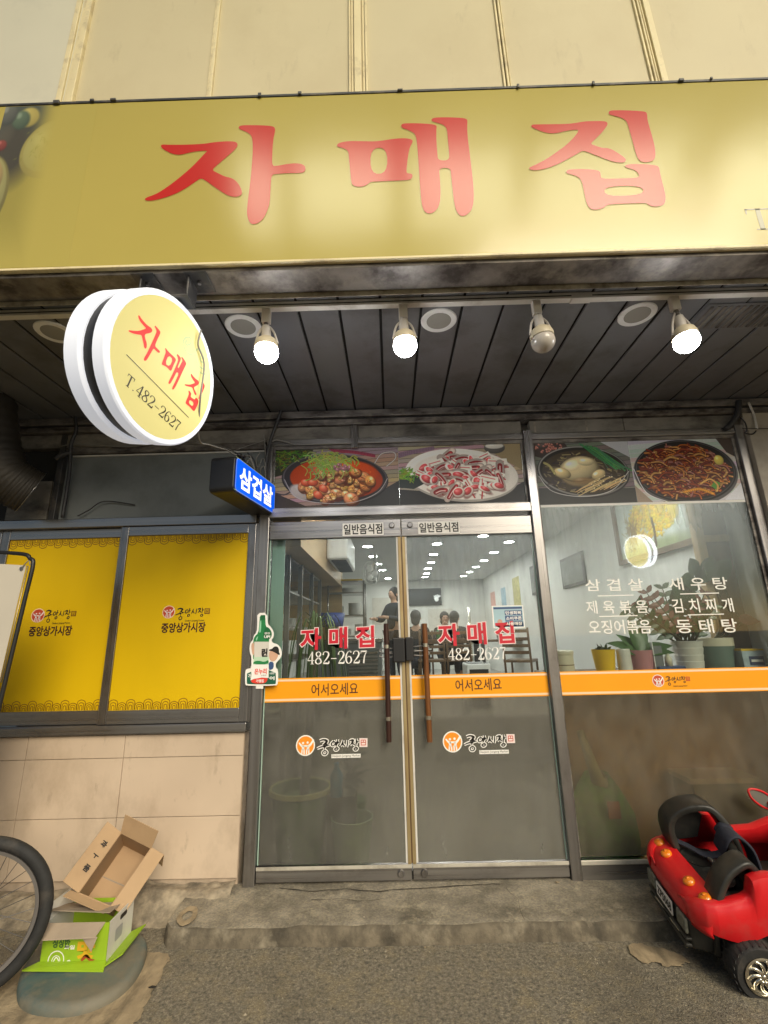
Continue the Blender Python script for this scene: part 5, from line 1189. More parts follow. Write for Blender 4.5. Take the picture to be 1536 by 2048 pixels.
for x, y, lb in ((1.5, 1.3, 'over the window ledge'), (.45, .8, 'just inside the right door'), (-.45, .9, 'just inside the left door'), (2.0, .9, 'beside the yellow tree painting'), (1.1, 2.3, 'further inside behind the window')):  # extra lamps added out of view to brighten the front of the room
    t = thing('lit_downlight', 'added fill downlight '+lb+', hidden by the posters', 'ceiling light', (x, y, IC), 0, GI)
    MB().lathe([(0, -.004), (.09, -.004), (.09, 0), (0, 0)], (0, 0, 0), (0, 0, 1), 20).build('diffuser', down_glow, t, world=False)

# kitchen side
t = thing('kitchen_bulkhead', 'light wood bulkhead over the kitchen hatch inside the left door', 'bulkhead', (-1.5, 1.8, 2.0))
MB().box(-2.38, -.75, .35, 3.3, 2.0, IC-.002).build('panel', ply, t)
MB().box(-2.38, -.745, 3.302, 3.36, 1.3, IC-.002).build('end_post', ply, t)
t = thing('air_conditioner', 'white wall air conditioner on the wooden bulkhead', 'air conditioner', (-.62, 2.2, 2.2))
MB().box(-.748, -.52, 1.75, 2.75, 2.12, 2.44).build('case', white_plastic, t, bevel=.03, seg=3)
MB().box(-.7, -.54, 1.78, 2.72, 2.112, 2.119).build('outlet', dark_metal, t)
t = thing('wall_fan', 'white electric fan fixed beside the steel rack', 'fan', (-.5, 3.4, 2.1))
fc = PY(742, 1146, 3.3)
for r in (.16, .11, .06): MB().tube([fc+Vector((r*math.cos(a)*.7, r*math.cos(a)*.5, r*math.sin(a))) for a in np.linspace(0, 6.283, 25)[:-1]], .006, 5, closed=True).build('cage_ring', white_plastic, t, smooth=True)
for k in range(3):
    a = k*2.1; MB().ball(fc+Vector((.07*math.cos(a)*.7, .07*math.cos(a)*.5, .07*math.sin(a))), .05, .02, .05, 8, 6).build('blade', white_plastic, t, smooth=True)
MB().tube([fc, fc+Vector((.05, .15, -.12)), fc+Vector((.05, .2, .3))], .025, 8).build('arm', white_plastic, t, smooth=True)
def shelf_rack(name, label, x0, x1, y0, y1, z0, z1, lv, cat='shelf'):
    t = thing(name, label, cat, ((x0+x1)/2, (y0+y1)/2, z0))
    for x in (x0, x1):
        for y in (y0, y1): MB().tube([(x, y, z0), (x, y, z1)], .014, 8).build('post', steel, t, smooth=True)
    for z in lv: MB().box(x0, x1, y0, y1, z-.01, z+.01).build('shelf', steel_h, t)
    return t
shelf_rack('steel_rack', 'steel pass rack stacked with dishes, yellow tray on top', -.92, -.44, 3.2, 3.6, 1.305, 2.06, (1.33, 1.6, 1.9, 2.05), 'rack')
dish = mat('white_dish', (.6, .6, .58), .25)
rngd = random.Random(3)
def dish_stack(x, y, z, n, r, label):
    t = thing('dish_stack', label, 'dishes', (x, y, z), 0, 'stacked dishes in the kitchen')
    for k in range(n): MB().lathe([(0, 0), (r*.6, 0), (r, .02), (r*.97, .024), (r*.55, .006), (0, .006)], (0, 0, k*.014), (0, 0, 1), 16).build('dish', dish, t, smooth=True, world=False)
for x, y, z, n, r, lb in ((-.8, 3.4, 1.61, 8, .08, 'left stack of dishes on the middle shelf'), (-.58, 3.4, 1.61, 11, .09, 'tall right stack of dishes on the middle shelf'), (-.72, 3.4, 1.34, 6, .09, 'left stack of dishes on the bottom shelf'), (-.52, 3.38, 1.34, 10, .06, 'narrow right stack of dishes on the bottom shelf'), (-.66, 3.4, 1.91, 4, .1, 'wide low stack of dishes on the upper shelf')):
    dish_stack(x, y, z, n, r, lb+' of the steel pass rack')
t = thing('serving_tray', 'yellow tray lying on top of the steel rack', 'tray', (-.65, 3.4, 2.06))
MB().box(-.8, -.46, 3.24, 3.56, 2.061, 2.09).build('tray', mat('yellow_tray', (.5, .36, .03), .4), t, bevel=.008)
t = thing('kitchen_counter', 'steel kitchen counter with a louvred lower front', 'counter', (-.75, 3.2, .45))
MB().box(-1.1, -.2, 2.95, 3.7, 1.25, 1.3).build('worktop', steel_h, t, bevel=.005)
MB().box(-1.08, -.22, 2.97, 3.68, .452, 1.249).build('cabinet', mat('grey_cabinet', (.2, .21, .21), .35, .4), t)
for k in range(12): MB().box(-.62, -.26, 2.955, 2.968, .62+k*.045, .645+k*.045).build('louvre', steel_h, t)
t = thing('glass_cabinet', 'tall steel framed glass cabinet of crockery inside the left door', 'cabinet', (-.95, 1.5, 0))
for y in (.62, 1.15, 1.75, 2.3):
    MB().box(-.92, -.88, y-.015, y+.015, .0, 1.98).build('post', steel, t)
    MB().box(-1.5, -1.46, y-.015, y+.015, .0, 1.98).build('post', steel, t)
for z in (.3, .75, 1.15, 1.42, 1.7, 1.97): MB().box(-1.5, -.9, .62, 2.3, z-.008, z+.008).build('shelf', steel_h, t)
MB().box(-1.52, -1.5, .62, 2.3, 0, 1.98).build('back_panel', mat('dark_cabinet_back', (.05, .052, .05), .4), t)
for z, zn in ((.76, 'lowest filled'), (1.16, 'middle'), (1.43, 'upper'), (1.71, 'top')):
    for y, yn in ((.85, 'near end'), (1.4, 'middle'), (2.0, 'far end')):
        dish_stack(-1.0-rngd.random()*.3, y+rngd.uniform(-.08, .08), z, rngd.randint(2, 7), .07+rngd.random()*.05, 'dishes stacked at the %s of the %s shelf of the glass cabinet' % (yn, zn))
t = thing('waste_basket', 'blue plastic basket standing behind the counter', 'basket', (-.75, 2.6, 1.0))
p = PY(662, 1240, 2.6); MB().lathe([(.0, 0), (.14, 0), (.17, .16), (.16, .16), (.13, .01), (0, .01)], (p.x, p.y, p.z-.08), (0, 0, 1), 16).build('basket', mat('blue_plastic', (.02, .06, .3), .4), t, smooth=True)

t = thing('glass_screen', 'pale green glass screen upright just inside the hinge side of the left door', 'screen', (-.85, .06, 0))
MB().box(-.887, -.80, .055, .063, .9, 1.99).build('pane', mat('sea_green_glass', (.27, .4, .35), .25, 0, .15, 2, stretch=(6, 1, .5)), t)
# big pot with long arching leaves just inside the left door
leaf_g = mat('long_green_leaf', (.07, .12, .03), .45, 0, .3, 8)
leaf_d = mat('dark_glossy_leaf', (.022, .06, .016), .3, 0, .3, 10)
leaf_m = mat('mid_green_leaf', (.05, .11, .03), .38, 0, .3, 10)
leaf_p = mat('reddish_leaf', (.2, .06, .05), .4, 0, .3, 10)
stem_m = mat('plant_stem', (.06, .05, .02), .6)
soil = mat('potting_soil', (.03, .02, .012), .95)
def leaf_blade(base, d, L, W, droop, m, parent, n=6, up=Vector((0, 0, 1)), name='leaf', fold=.25):
    d = Vector(d).normalized(); s = d.cross(up); s = s.normalized() if s.length > 1e-3 else Vector((1, 0, 0)); nn = s.cross(d).normalized()
    v = []; f = []
    for i in range(n+1):
        u = i/n; c = Vector(base)+d*L*u-Vector((0, 0, 1))*droop*u*u; w = W*math.sin(math.pi*min(1, .06+u*.94)**.8)*.5
        v += [c-s*w+nn*w*fold, c, c+s*w+nn*w*fold]
    for i in range(n):
        a = i*3; f += [(a, a+1, a+4, a+3), (a+1, a+2, a+5, a+4)]
    return MB().add(v, f).build(name, m, parent, smooth=True)
t = thing('potted_plant', 'tall green pot of long arching grassy leaves inside the left door', 'plant', (-.66, .5, 0))
pp = mat('green_pot', (.1, .22, .08), .45)
MB().lathe([(0, 0), (.14, 0), (.185, .36), (.2, .37), (.2, .395), (.18, .395), (.17, .33), (0, .33)], (-.7, .29, 0), (0, 0, 1), 24).build('pot', pp, t, smooth=True, auto=rad(40))
MB().lathe([(.186, .37), (.203, .372), (.203, .4), (.186, .4), (.186, .37)], (-.7, .29, 0), (0, 0, 1), 24).build('pot_rim', mat('pale_rim', (.6, .65, .3), .5), t)
MB().tube([(-.68, .3, .33), (-.66, .36, .8), (-.64, .48, 1.38)], [.03, .025, .015], 8).build('stem', stem_m, t, smooth=True)
for k in range(46):
    a = random.uniform(0, 6.28); L = random.uniform(.12, .3); b = Vector((-.645, .48, 1.36+random.uniform(-.04, .08)))
    p2 = b+Vector((math.cos(a)*L*.5, math.sin(a)*L*.4, random.uniform(.03, .12))); p3 = b+Vector((math.cos(a)*L*.8, math.sin(a)*L*.6, -random.uniform(.1, .3))); p4 = p3+Vector((math.cos(a)*.03, math.sin(a)*.03, -random.uniform(.15, .45)))
    c = spline([b, p2, p3, p4], 4); v = []; f = []
    for i, q in enumerate(c):
        w = .007*math.sin(math.pi*(.1+.85*i/len(c))); sd = Vector((-math.sin(a), math.cos(a), 0)); v += [q-sd*w, q+sd*w]
    for i in range(len(c)-1): f.append((2*i, 2*i+1, 2*i+3, 2*i+2))
    MB().add(v, f).build('leaf', leaf_g, t, smooth=True)
t = thing('bucket', 'pale green bucket standing behind the frosted left door', 'bucket', (-.36, .2, 0))
MB().lathe([(0, 0), (.1, 0), (.13, .24), (.135, .25), (.125, .25), (.1, .02), (0, .02)], (-.36, .2, 0), (0, 0, 1), 20).build('bucket', mat('pale_green_plastic', (.45, .62, .5), .5), t, smooth=True, auto=rad(40))
t = thing('foliage_pot', 'dark green bushy plant behind the frosted left door', 'plant', (-.42, .62, 0))
MB().lathe([(0, 0), (.1, 0), (.13, .22), (0, .22)], (-.42, .62, 0), (0, 0, 1), 16).build('pot', pp, t)
for k in range(50):
    a = random.uniform(0, 6.28); e = random.uniform(.1, 1.2)
    leaf_blade((-.42, .62, .22+random.uniform(0, .25)), (math.cos(a)*math.cos(e), math.sin(a)*math.cos(e), math.sin(e)), random.uniform(.1, .24), .06, .05, leaf_d, t, 4)
t = thing('blue_bottle', 'small bright blue bottle standing on a crate behind the frosted left door', 'bottle', (-.43, .25, .35))
MB().lathe([(0, 0), (.04, 0), (.04, .12), (.015, .16), (.015, .19), (0, .19)], (-.46, .22, .36), (0, 0, 1), 14).build('bottle', mat('bright_blue_plastic', (.02, .25, .5), .4), t, smooth=True)
MB().box(-.52, -.34, .2, .36, 0, .36).build('crate', mat('dark_crate', (.06, .07, .05), .6), t)

# back of the room
def wood_chair(x, y, rz, label):
    t = thing('wooden_chair', label, 'chair', (x, y, .45), rz, 'dark wooden dining chairs')
    for sx in (-.2, .2):
        MB().tube([(sx, -.2, 0), (sx, -.2, .45), (sx, -.24, .95)], .018, 8).build('leg', brown_wood, t, world=False, smooth=True)
        MB().tube([(sx, .2, 0), (sx, .2, .44)], .018, 8).build('leg', brown_wood, t, world=False, smooth=True)
    MB().box(-.22, .22, -.22, .22, .43, .47).build('seat', brown_wood, t, bevel=.01, world=False)
    for z in (.58, .68, .78, .9): MB().box(-.2, .2, -.245, -.215, z-.025, z+.025).build('back_slat', brown_wood, t, bevel=.004, world=False)
    return t
c0 = wood_chair(*PY(862, 1300, 5.2).xy, 0, 'dark ladder back chair nearest the doors, seen between the pulls')
def copy_chair(px, y, rz, label):
    c = copy_tree(c0); q = PY(px, 1300, y); c.location = (q.x, y, .45); c.rotation_euler = (0, 0, rz); c['label'] = label
copy_chair(912, 5.3, .1, 'dark ladder back chair seen under the red door lettering')
copy_chair(838, 6.0, .2, 'dark wooden chair behind the right door pull')
copy_chair(1040, 4.6, -.5, 'dark wooden chair by the lower right of the right door')
def dining_table(px, y, label):
    q = PY(px, 1270, y); t = thing('dining_table', label, 'table', (q.x, y, .45), 0, 'dining tables')
    MB().box(-.6, .6, -.38, .38, .71, .75).build('tabletop', brown_wood, t, bevel=.006, world=False)
    for sx in (-.52, .52):
        for sy in (-.3, .3): MB().box(sx-.03, sx+.03, sy-.03, sy+.03, 0, .71).build('leg', dark_metal, t, world=False)
dining_table(888, 5.9, 'brown dining table in front of the seated couple')
dining_table(1010, 6.6, 'brown dining table beyond the blue poster')
GBt = 'bottles on the dining tables'
for px, y, m_, lb in ((876, 5.7, 'bottle_green', 'green bottle on the table before the seated couple'), (902, 5.8, 'white_dish', 'white bottle on the table beside the green bottle'), (850, 5.75, 'bottle_brown', 'brown bottle at the left end of the table'), (1000, 6.4, 'bottle_green', 'green bottle on the far table beyond the blue notice')):
    q = PY(px, 1270, y); m2 = MATS.get(m_) or mat(m_, (.02, .2, .06) if 'green' in m_ else (.12, .05, .02), .2)
    o = MB().lathe([(0, 0), (.035, 0), (.035, .14), (.014, .2), (.014, .26), (0, .26)], (q.x, y, 1.201), (0, 0, 1), 12).build('bottle', m2, None, smooth=True); tag(o, lb, 'bottle', GBt)
GN = 'paper notices on the inside right wall'
for yy, zz, w, h, c_, lb in ((6.3, 1.7, .5, .7, (.55, .5, .2), 'yellow paper notice on the inside right wall'), (7.4, 1.75, .4, .55, (.3, .45, .55), 'blue paper notice further along the inside right wall'), (8.5, 1.7, .5, .6, (.6, .3, .25), 'red paper notice near the back corner')):
    o = MB().box(2.443, 2.449, yy-w/2, yy+w/2, zz, zz+h).build('paper_notice', mat('notice_paper', c_, .6, 0, .25, 14)); tag(o, lb, 'notice', GN)
t = thing('television', 'black wall television showing a white hand', 'television', (0, IB-.02, 2.3))
ta, tb = PY(803, 1212, IB-.06), PY(882, 1176, IB-.06)
cvt = Canvas(160, 90, (24, 26, 28)); cvt.ell(60, 40, 70, 40, (34, 37, 40), 0, .1, 20)
for k in range(5): cvt.line([(140, 56), (132+k*7, 34-abs(k-2)*-3)], 5, (220, 222, 220), .1)
cvt.ell(142, 60, 9, 14, (222, 222, 220), 0, .1, 1); cvt.line([(141, 64), (132, 52)], 4, (220, 222, 220), .1)
MB().box(ta.x, tb.x, IB-.055, IB-.005, ta.z, tb.z).build('case', black_plastic, t, bevel=.006)
panel_uv('screen', FACADE(IB-.056), ta.x+.02, tb.x-.02, ta.z+.02, tb.z-.02, print_mat('television_picture', cvt.a, .3, .5), t, .0005)
for (a, b, c, d), lb in (((858, 1217, 905, 1262), 'pale notice board under the television'), ((745, 1195, 782, 1250), 'white menu sheet on the back wall left of the standing person')):
    pa, pb = PY(a, d, IB-.01), PY(c, b, IB-.01); o = MB().box(pa.x, pb.x, IB-.02, IB-.002, pa.z, pb.z).build('notice_board', white_card); tag(o, lb, 'notice')
t = thing('floor_post', 'bright steel pole standing in the dining room', 'pole', (.9, 5, .45))
p0 = PY(937, 1215, 5.2); MB().tube([(p0.x, 5.2, .45), (p0.x, 5.2, p0.z)], .025, 10).build('pole', chrome, t, smooth=True)
t = thing('space_heater', 'white boxed heater with a black grille near the right door', 'heater', (.6, 2.0, 0))
ha, hb2 = PY(936, 1375, 2.55), PY(981, 1327, 2.55)
MB().box(ha.x, hb2.x, 2.55, 2.9, .452, hb2.z).build('case', white_plastic, t, bevel=.015)
MB().box(ha.x+.03, hb2.x-.03, 2.54, 2.549, .5, hb2.z-.06).build('grille', black_plastic, t)
MB().box(ha.x+.02, hb2.x-.02, 2.57, 2.88, hb2.z+.001, hb2.z+.006).build('top_panel', black_plastic, t)

# people, each grown as one skinned body
skin_m = mat('skin', (.48, .29, .2), .5, 0, .08, 8); hair_m = mat('black_hair', (.012, .01, .009), .5); navy = mat('navy_cloth', (.03, .035, .05), .85); blackc = mat('black_cloth', (.02, .02, .022), .85); greyc = mat('charcoal_cloth', (.05, .05, .055), .85); jean = mat('dark_trousers', (.03, .033, .045), .85)
def skinned(name, verts, edges, radii, m, parent):
    me = bpy.data.meshes.new(name); me.from_pydata(verts, edges, []); o = link(name, me, m, parent)
    md = o.modifiers.new('skin', 'SKIN'); md.use_smooth_shade = True
    for i, r in enumerate(radii): me.skin_vertices[0].data[i].radius = (r, r) if not isinstance(r, tuple) else r
    me.skin_vertices[0].data[0].use_root = True
    s = o.modifiers.new('sub', 'SUBSURF'); s.levels = s.render_levels = 2
    return o
def person(label, loc, rz, seated, top_m, arms='rest', hs=1.):
    t = thing('person', label, 'person', loc, rz)      # faces local -Y
    hip = .47 if seated else .92; sh = hip+.5; hd = sh+.2
    kn = [(-.1, -.44, .5), (.1, -.44, .5)] if seated else [(-.1, -.02, .5), (.1, .0, .5)]
    ft = [(-.1, -.44, .09), (.1, -.42, .09)] if seated else [(-.11, .02, .09), (.11, .04, .09)]
    if arms == 'work': el, wr = [(-.26, -.1, sh-.26), (.26, -.1, sh-.26)], [(-.16, -.34, sh-.24), (.16, -.34, sh-.22)]
    elif arms == 'face': el, wr = [(-.25, -.2, sh-.26), (.25, -.16, sh-.27)], [(-.06, -.17, sh+.12), (.12, -.34, sh-.22)]
    else: el, wr = [(-.25, -.06, sh-.28), (.25, -.06, sh-.28)], [(-.17, -.3, sh-.3), (.17, -.3, sh-.3)]
    V = [(0, 0, hip), (0, .0, hip+.22), (0, .0, sh-.06), (0, .0, sh+.05), (0, -.01, sh+.09), (0, -.02, hd), (0, -.02, hd+.09)]
    E = [(0, 1), (1, 2), (2, 3), (3, 4), (4, 5), (5, 6)]; Rr = [(.15, .11), (.13, .1), (.16, .1), .07, .05, .088, .07]
    for i, sx in enumerate((-1, 1)):
        n = len(V); V += [(sx*.17, 0, sh-.02), el[i], wr[i], tuple(Vector(wr[i])+Vector((-sx*.02, -.07, .01)))]; E += [(2, n), (n, n+1), (n+1, n+2), (n+2, n+3)]; Rr += [.06, .045, .032, .03]
        for q in range(3):      # fingers
            m_ = len(V); w = Vector(V[n+3]); V.append(tuple(w+Vector((-.025+q*.025, -.06, -.01*q)))); E.append((n+3, m_)); Rr.append(.009)
        m_ = len(V); V.append(tuple(Vector(wr[i])+Vector((-sx*.05, -.06, .02)))); E.append((n+2, m_)); Rr.append(.01)
        n = len(V); V += [(sx*.09, 0, hip-.04), kn[i], ft[i], (ft[i][0], ft[i][1]-.14, .05)]; E += [(0, n), (n, n+1), (n+1, n+2), (n+2, n+3)]; Rr += [.085, .058, .042, .035]
    skinned('body', V, E, Rr, skin_m, t)
    jv = [(0, 0, hip+.02), (0, 0, hip+.22), (0, 0, sh-.06), (0, 0, sh+.06)]; je = [(0, 1), (1, 2), (2, 3)]; jr = [(.175, .14), (.155, .125), (.18, .12), .075]
    for i, sx in enumerate((-1, 1)):
        n = len(jv); jv += [(sx*.18, 0, sh-.02), el[i], tuple(Vector(el[i])*.15+Vector(wr[i])*.85)]; je += [(2, n), (n, n+1), (n+1, n+2)]; jr += [.075, .06, .045]
    skinned('jacket', jv, je, jr, top_m, t)
    tv = [(0, 0, hip)]; te = []; tr = [(.16, .125)]
    for i, sx in enumerate((-1, 1)):
        n = len(tv); tv += [(sx*.09, 0, hip-.04), kn[i], tuple(Vector(ft[i])+Vector((0, 0, .05)))]; te += [(0, n), (n, n+1), (n+1, n+2)]; tr += [.1, .07, .055]
    skinned('trousers', tv, te, tr, jean, t)
    hb = MB().ball((0, .012, hd+.045), .1, .108, .115, 14, 10).ball((0, .05, hd-.03), .085, .06, .1, 12, 8); hb.build('hair', hair_m, t, world=False, smooth=True)
    MB().ball((0, -.045, hd+.01), .072, .062, .098, 14, 10).ball((0, -.11, hd-.005), .012, .018, .018, 8, 6).build('face', skin_m, t, world=False, smooth=True)
    for sx in (-1, 1):
        MB().ball((sx*.03, -.101, hd+.025), .011, .006, .006, 8, 6).build('eye', black_plastic, t, world=False)
        MB().ball((sx*.088, -.0, hd), .012, .02, .03, 8, 6).build('ear', skin_m, t, world=False, smooth=True)
    MB().ball((0, -.103, hd-.042), .022, .006, .007, 8, 6).build('mouth', mat('lip', (.3, .1, .08), .5) if 'lip' not in MATS else MATS['lip'], t, world=False)
    return t
def at_head(px, y): q = PY(px, 1268, y); return (q.x, y, .45)
person('person standing at the kitchen counter in a dark navy top, working with both hands', at_head(790, 5.8), -.9, False, navy, 'work')
person('seated diner in black facing the doors with one hand raised to the face', at_head(891, 6.5), .1, True, blackc, 'face')
person('seated diner in charcoal turned away beside the diner in black', at_head(911, 6.3), 2.6, True, greyc)
person('seated diner with brown hair in dark clothes behind the right door pull', at_head(833, 5.6), 2.9, True, blackc)

# right wall: painting and frames
t = thing('tree_painting', 'framed painting of a round yellow tree on the inside wall', 'painting', (2.44, 1.2, 2.0))
cp = Canvas(400, 240, (196, 206, 200)); rg = np.random.default_rng(5); cp.ell(200, 230, 260, 40, (150, 160, 120), 0, .1, 20)
for k in range(900):
    r = rg.random()**.6*92; a = rg.random()*6.28; cp.ell(215+r*1.5*math.cos(a), 105+r*.95*math.sin(a), 5+rg.random()*7, 4+rg.random()*5, (214+rg.integers(30), 170+rg.integers(40), 16+rg.integers(40)), rg.random()*3, .4, 2, .85)
for k in range(70): cp.line([(60+k*.8+rg.normal()*16, 150+rg.normal()*40), (60+k*.8+rg.normal()*18, 120+rg.normal()*40)], 2, (150, 110, 20))
cp.line([(212, 222), (216, 165), (212, 120)], 12, (104, 78, 34), .4)
for k in (1, 2): cp.line([(40+k*22, 205), (48+k*22, 210), (44+k*22, 214)], 4, (70, 74, 66))
FW = (Vector((2.435, 0, 0)), Vector((0, -1, 0)), Vector((0, 0, 1)))   # wall faces -X; reads from far to near
y0, y1 = .62, 1.95; zb = 2.0
panel_uv('canvas', FW, -y1+.05, -y0-.05, zb+.05, 2.66, print_mat('yellow_tree_picture', cp.a, .4), t, .0)
MB().box(2.405, 2.445, y0, y0+.05, zb, 2.72).build('frame_side', brown_wood, t); MB().box(2.405, 2.445, y1-.05, y1, zb, 2.72).build('frame_side', brown_wood, t)
MB().box(2.405, 2.445, y0+.05, y1-.05, zb, zb+.05).build('frame_bottom', brown_wood, t); MB().box(2.405, 2.445, y0+.05, y1-.05, 2.67, 2.72).build('frame_top', brown_wood, t)
GFp = 'dark framed pictures on the inside right wall'
for yy, zz, w, h, lb in ((3.3, 1.92, .8, .42, 'dark framed landscape picture on the inside wall behind the misted window'), (4.9, 1.95, .6, .5, 'dark framed picture further back on the inside wall')):
    t = thing('framed_picture', lb, 'picture', (2.44, yy, zz), 0, GFp)
    MB().box(2.42, 2.446, yy-w/2, yy+w/2, zz, zz+h).build('frame', dark_metal, t); MB().box(2.417, 2.4195, yy-w/2+.04, yy+w/2-.04, zz+.04, zz+h-.04).build('canvas', mat('grey_picture', (.2, .21, .2), .5, 0, .5, 4) if 'grey_picture' not in MATS else MATS['grey_picture'], t)
t = thing('door_casing', 'brown wooden casing in the corner behind the right end of the window', 'door casing', (2.34, .4, 0))
MB().box(2.2, 2.26, .32, .38, 1.06, 2.7).build('upright', ply, t); MB().box(2.262, 2.445, .34, .38, 1.06, 2.7).build('board', brown_wood, t); MB().box(2.262, 2.445, .325, .339, 1.95, 2.0).build('cross_rail', ply, t)

# window ledge with pots
t = thing('window_ledge', 'wooden ledge behind the orange band carrying the pots', 'ledge', (1.6, .25, 0))
MB().box(.965, 2.42, .04, .55, 1.03, 1.06).build('shelf', brown_wood, t, bevel=.004)
MB().box(.98, 2.42, .33, .36, .0, 1.029).build('front_board', grey_door, t)
LZ = 1.06
def pot(px, y, prof, m, label, n=28, name='flower_pot', cat='pot', rim=None):
    q = PY(px, 1330, y); t = thing(name, label, cat, (q.x, y, LZ))
    o = MB().lathe(prof, (0, 0, 0), (0, 0, 1), n).build('pot', m, t, smooth=True, auto=rad(35), world=False); return t
cream_c = mat('cream_ceramic', (.6, .55, .43), .3, 0, .05, 8); yel_c = mat('yellow_ceramic', (.72, .46, .02), .35); pink_c = mat('dusty_pink_ceramic', (.45, .2, .22), .5); white_c = mat('white_ribbed_ceramic', (.62, .6, .55), .45); green_c = mat('grey_green_ceramic', (.1, .15, .13), .5)
t = pot(1129, .2, [(0, 0), (.055, 0), (.062, .03), (.062, .12), (.066, .125), (.066, .145), (.058, .15), (0, .15)], cream_c, 'cream lidded jar at the left end of the window ledge', name='ceramic_jar', cat='jar')
MB().lathe([(.0635, .055), (.0635, .06), (.0625, .06), (.0625, .055)], (0, 0, 0), (0, 0, 1), 24).build('painted_line', brown_wood, t, world=False)
t = pot(1210, .2, [(0, 0), (.058, 0), (.075, .15), (.07, .15), (.055, .02), (0, .12)], yel_c, 'yellow pot holding a small dark plant on the ledge', cat='potted plant')
for k in range(34):
    a = random.uniform(0, 6.28); e = random.uniform(.3, 1.4); leaf_blade(t.location+Vector((random.uniform(-.03, .03), random.uniform(-.03, .03), .14)), (math.cos(a)*math.cos(e), math.sin(a)*math.cos(e), math.sin(e)), random.uniform(.03, .07), .022, .01, leaf_d, t, 3)
t = pot(1250, .16, [(0, 0), (.045, 0), (.042, .15), (.038, .152), (.036, .02), (0, .02)], white_c, 'small plain white pot wedged beside the pink pot')
t = pot(1284, .2, [(0, 0), (.062, 0), (.076, .14), (.07, .14), (.06, .02), (0, .11)], pink_c, 'dusty pink pot with broad pale green leaves', cat='potted plant')
for k, (a, L, e) in enumerate(((2.9, .22, .5), (2.2, .2, .75), (.2, .24, .35), (1.0, .24, 1.0), (3.6, .16, .3), (5.9, .2, .2), (1.8, .26, 1.2))):
    leaf_blade(t.location+Vector((0, 0, .12)), (math.cos(a)*math.cos(e), math.sin(a)*math.cos(e)*.5, math.sin(e)), L*1.1, .085, .05, leaf_m, t, 6, up=Vector((.1, -.8, .7)))
t = pot(1381, .22, [(0, 0), (.075, 0), (.083, .06), (.08, .063), (.087, .1), (.084, .103), (.092, .145), (.088, .148), (.096, .19), (.09, .192), (.075, .03), (0, .16)], white_c, 'white ribbed pot of upright dark stems with small leaves', cat='potted plant')
for k in range(15):
    a = random.uniform(0, 6.28); e = random.uniform(.95, 1.45); L = random.uniform(.24, .42); b = t.location+Vector((random.uniform(-.04, .04), random.uniform(-.03, .03), .16)); d = Vector((math.cos(a)*math.cos(e), math.sin(a)*math.cos(e), math.sin(e)))
    if k < 4: d = Vector((-.75-.1*k, -.1, .75)).normalized(); L = .42
    MB().tube([b, b+d*L*.5, b+d*L+Vector((0, 0, -.01))], [.008, .006, .003], 6).build('stem', stem_m, t, smooth=True)
    s = d.cross(Vector((0, 1, .2))).normalized()
    for q in range(2, 8):
        for sg in (-1, 1): leaf_blade(b+d*L*(q/7.2), (s*sg+d*.7), .07, .036, .006, leaf_d if k % 4 else leaf_p, t, 3, up=Vector((0, -1, .3)))
t = pot(1434, .3, [(0, 0), (.105, 0), (.12, .15), (.12, .2), (.112, .2), (.1, .03), (0, .17)], green_c, 'big two tone green and cream pot with a tall climbing plant', cat='potted plant')
MB().lathe([(.1215, .152), (.1225, .2), (.123, .205), (.111, .205), (.111, .2), (.1195, .152)], (0, 0, 0), (0, 0, 1), 28).build('pot_rim', cream_c, t, smooth=True, world=False)
pb = t.location+Vector((0, 0, .17))
def climb(pixels, leaves, m):
    pts = [pb]+[PY(x, y, .3) for x, y in pixels]; MB().tube(spline(pts, 5), .007, 6).build('stem', stem_m, t, smooth=True)
    for (x, y, L, W, dx, dz) in leaves: leaf_blade(PY(x, y, .27), (dx, -.35, dz), L*1.2, W*1.35, .03, m, t, 6, up=Vector((.15, -1, .35)), fold=.12)
climb([(1440, 1250), (1420, 1200), (1395, 1170)], [(1400, 1165, .17, .1, .3, .8), (1395, 1170, .16, .11, -.8, .3), (1385, 1180, .15, .1, -.5, -.7), (1372, 1170, .16, .12, -.7, -.5), (1390, 1150, .14, .1, -.3, .8), (1425, 1160, .16, .11, .4, .7), (1412, 1145, .13, .09, .2, .9), (1360, 1185, .13, .1, -.6, -.6), (1375, 1205, .15, .12, .5, -.7), (1395, 1212, .13, .1, -.4, -.8)], leaf_d)
climb([(1465, 1240), (1440, 1195), (1432, 1150)], [(1432, 1150, .14, .09, .5, .8), (1420, 1150, .12, .08, -.4, .6), (1405, 1150, .1, .08, -.2, .3)], leaf_m)
climb([(1480, 1250), (1470, 1220), (1450, 1180)], [(1478, 1240, .1, .06, .8, .1), (1470, 1250, .1, .06, -.5, .2)], leaf_p)
t = thing('display_box', 'dark blue open box with a pale card and bottle on the ledge', 'box', (*PY(1335, 1330, .16).xy, LZ))
MB().box(-.075, .1, -.03, .05, 0, .035).build('tray', mat('blue_card', (.02, .05, .16), .4), t, bevel=.003, world=False)
MB().box(-.08, -.02, .0, .012, .0365, .165).build('mirror', mat('dark_card', (.15, .16, .17), .3), t, world=False); MB().lathe([(0, .036), (.022, .036), (.022, .09), (.012, .1), (.012, .115), (0, .115)], (.01, 0, 0), (0, 0, 1), 14).build('bottle', cream_c, t, world=False, smooth=True); MB().box(-.083, -.078, -.005, .02, .0, .19).build('post', white_plastic, t, world=False)
t = thing('tissue_box', 'blue and white tissue box with yellow edge at the right end of the ledge', 'tissue box', (*PY(1499, 1330, .2).xy, LZ))
MB().box(-.07, .075, -.05, .05, 0, .12).build('carton', mat('pale_blue_card', (.36, .44, .5), .4, 0, .2, 20), t, bevel=.004, world=False); MB().box(-.071, .076, -.051, .051, .1205, .132).build('yellow_edge', yel_c, t, world=False)
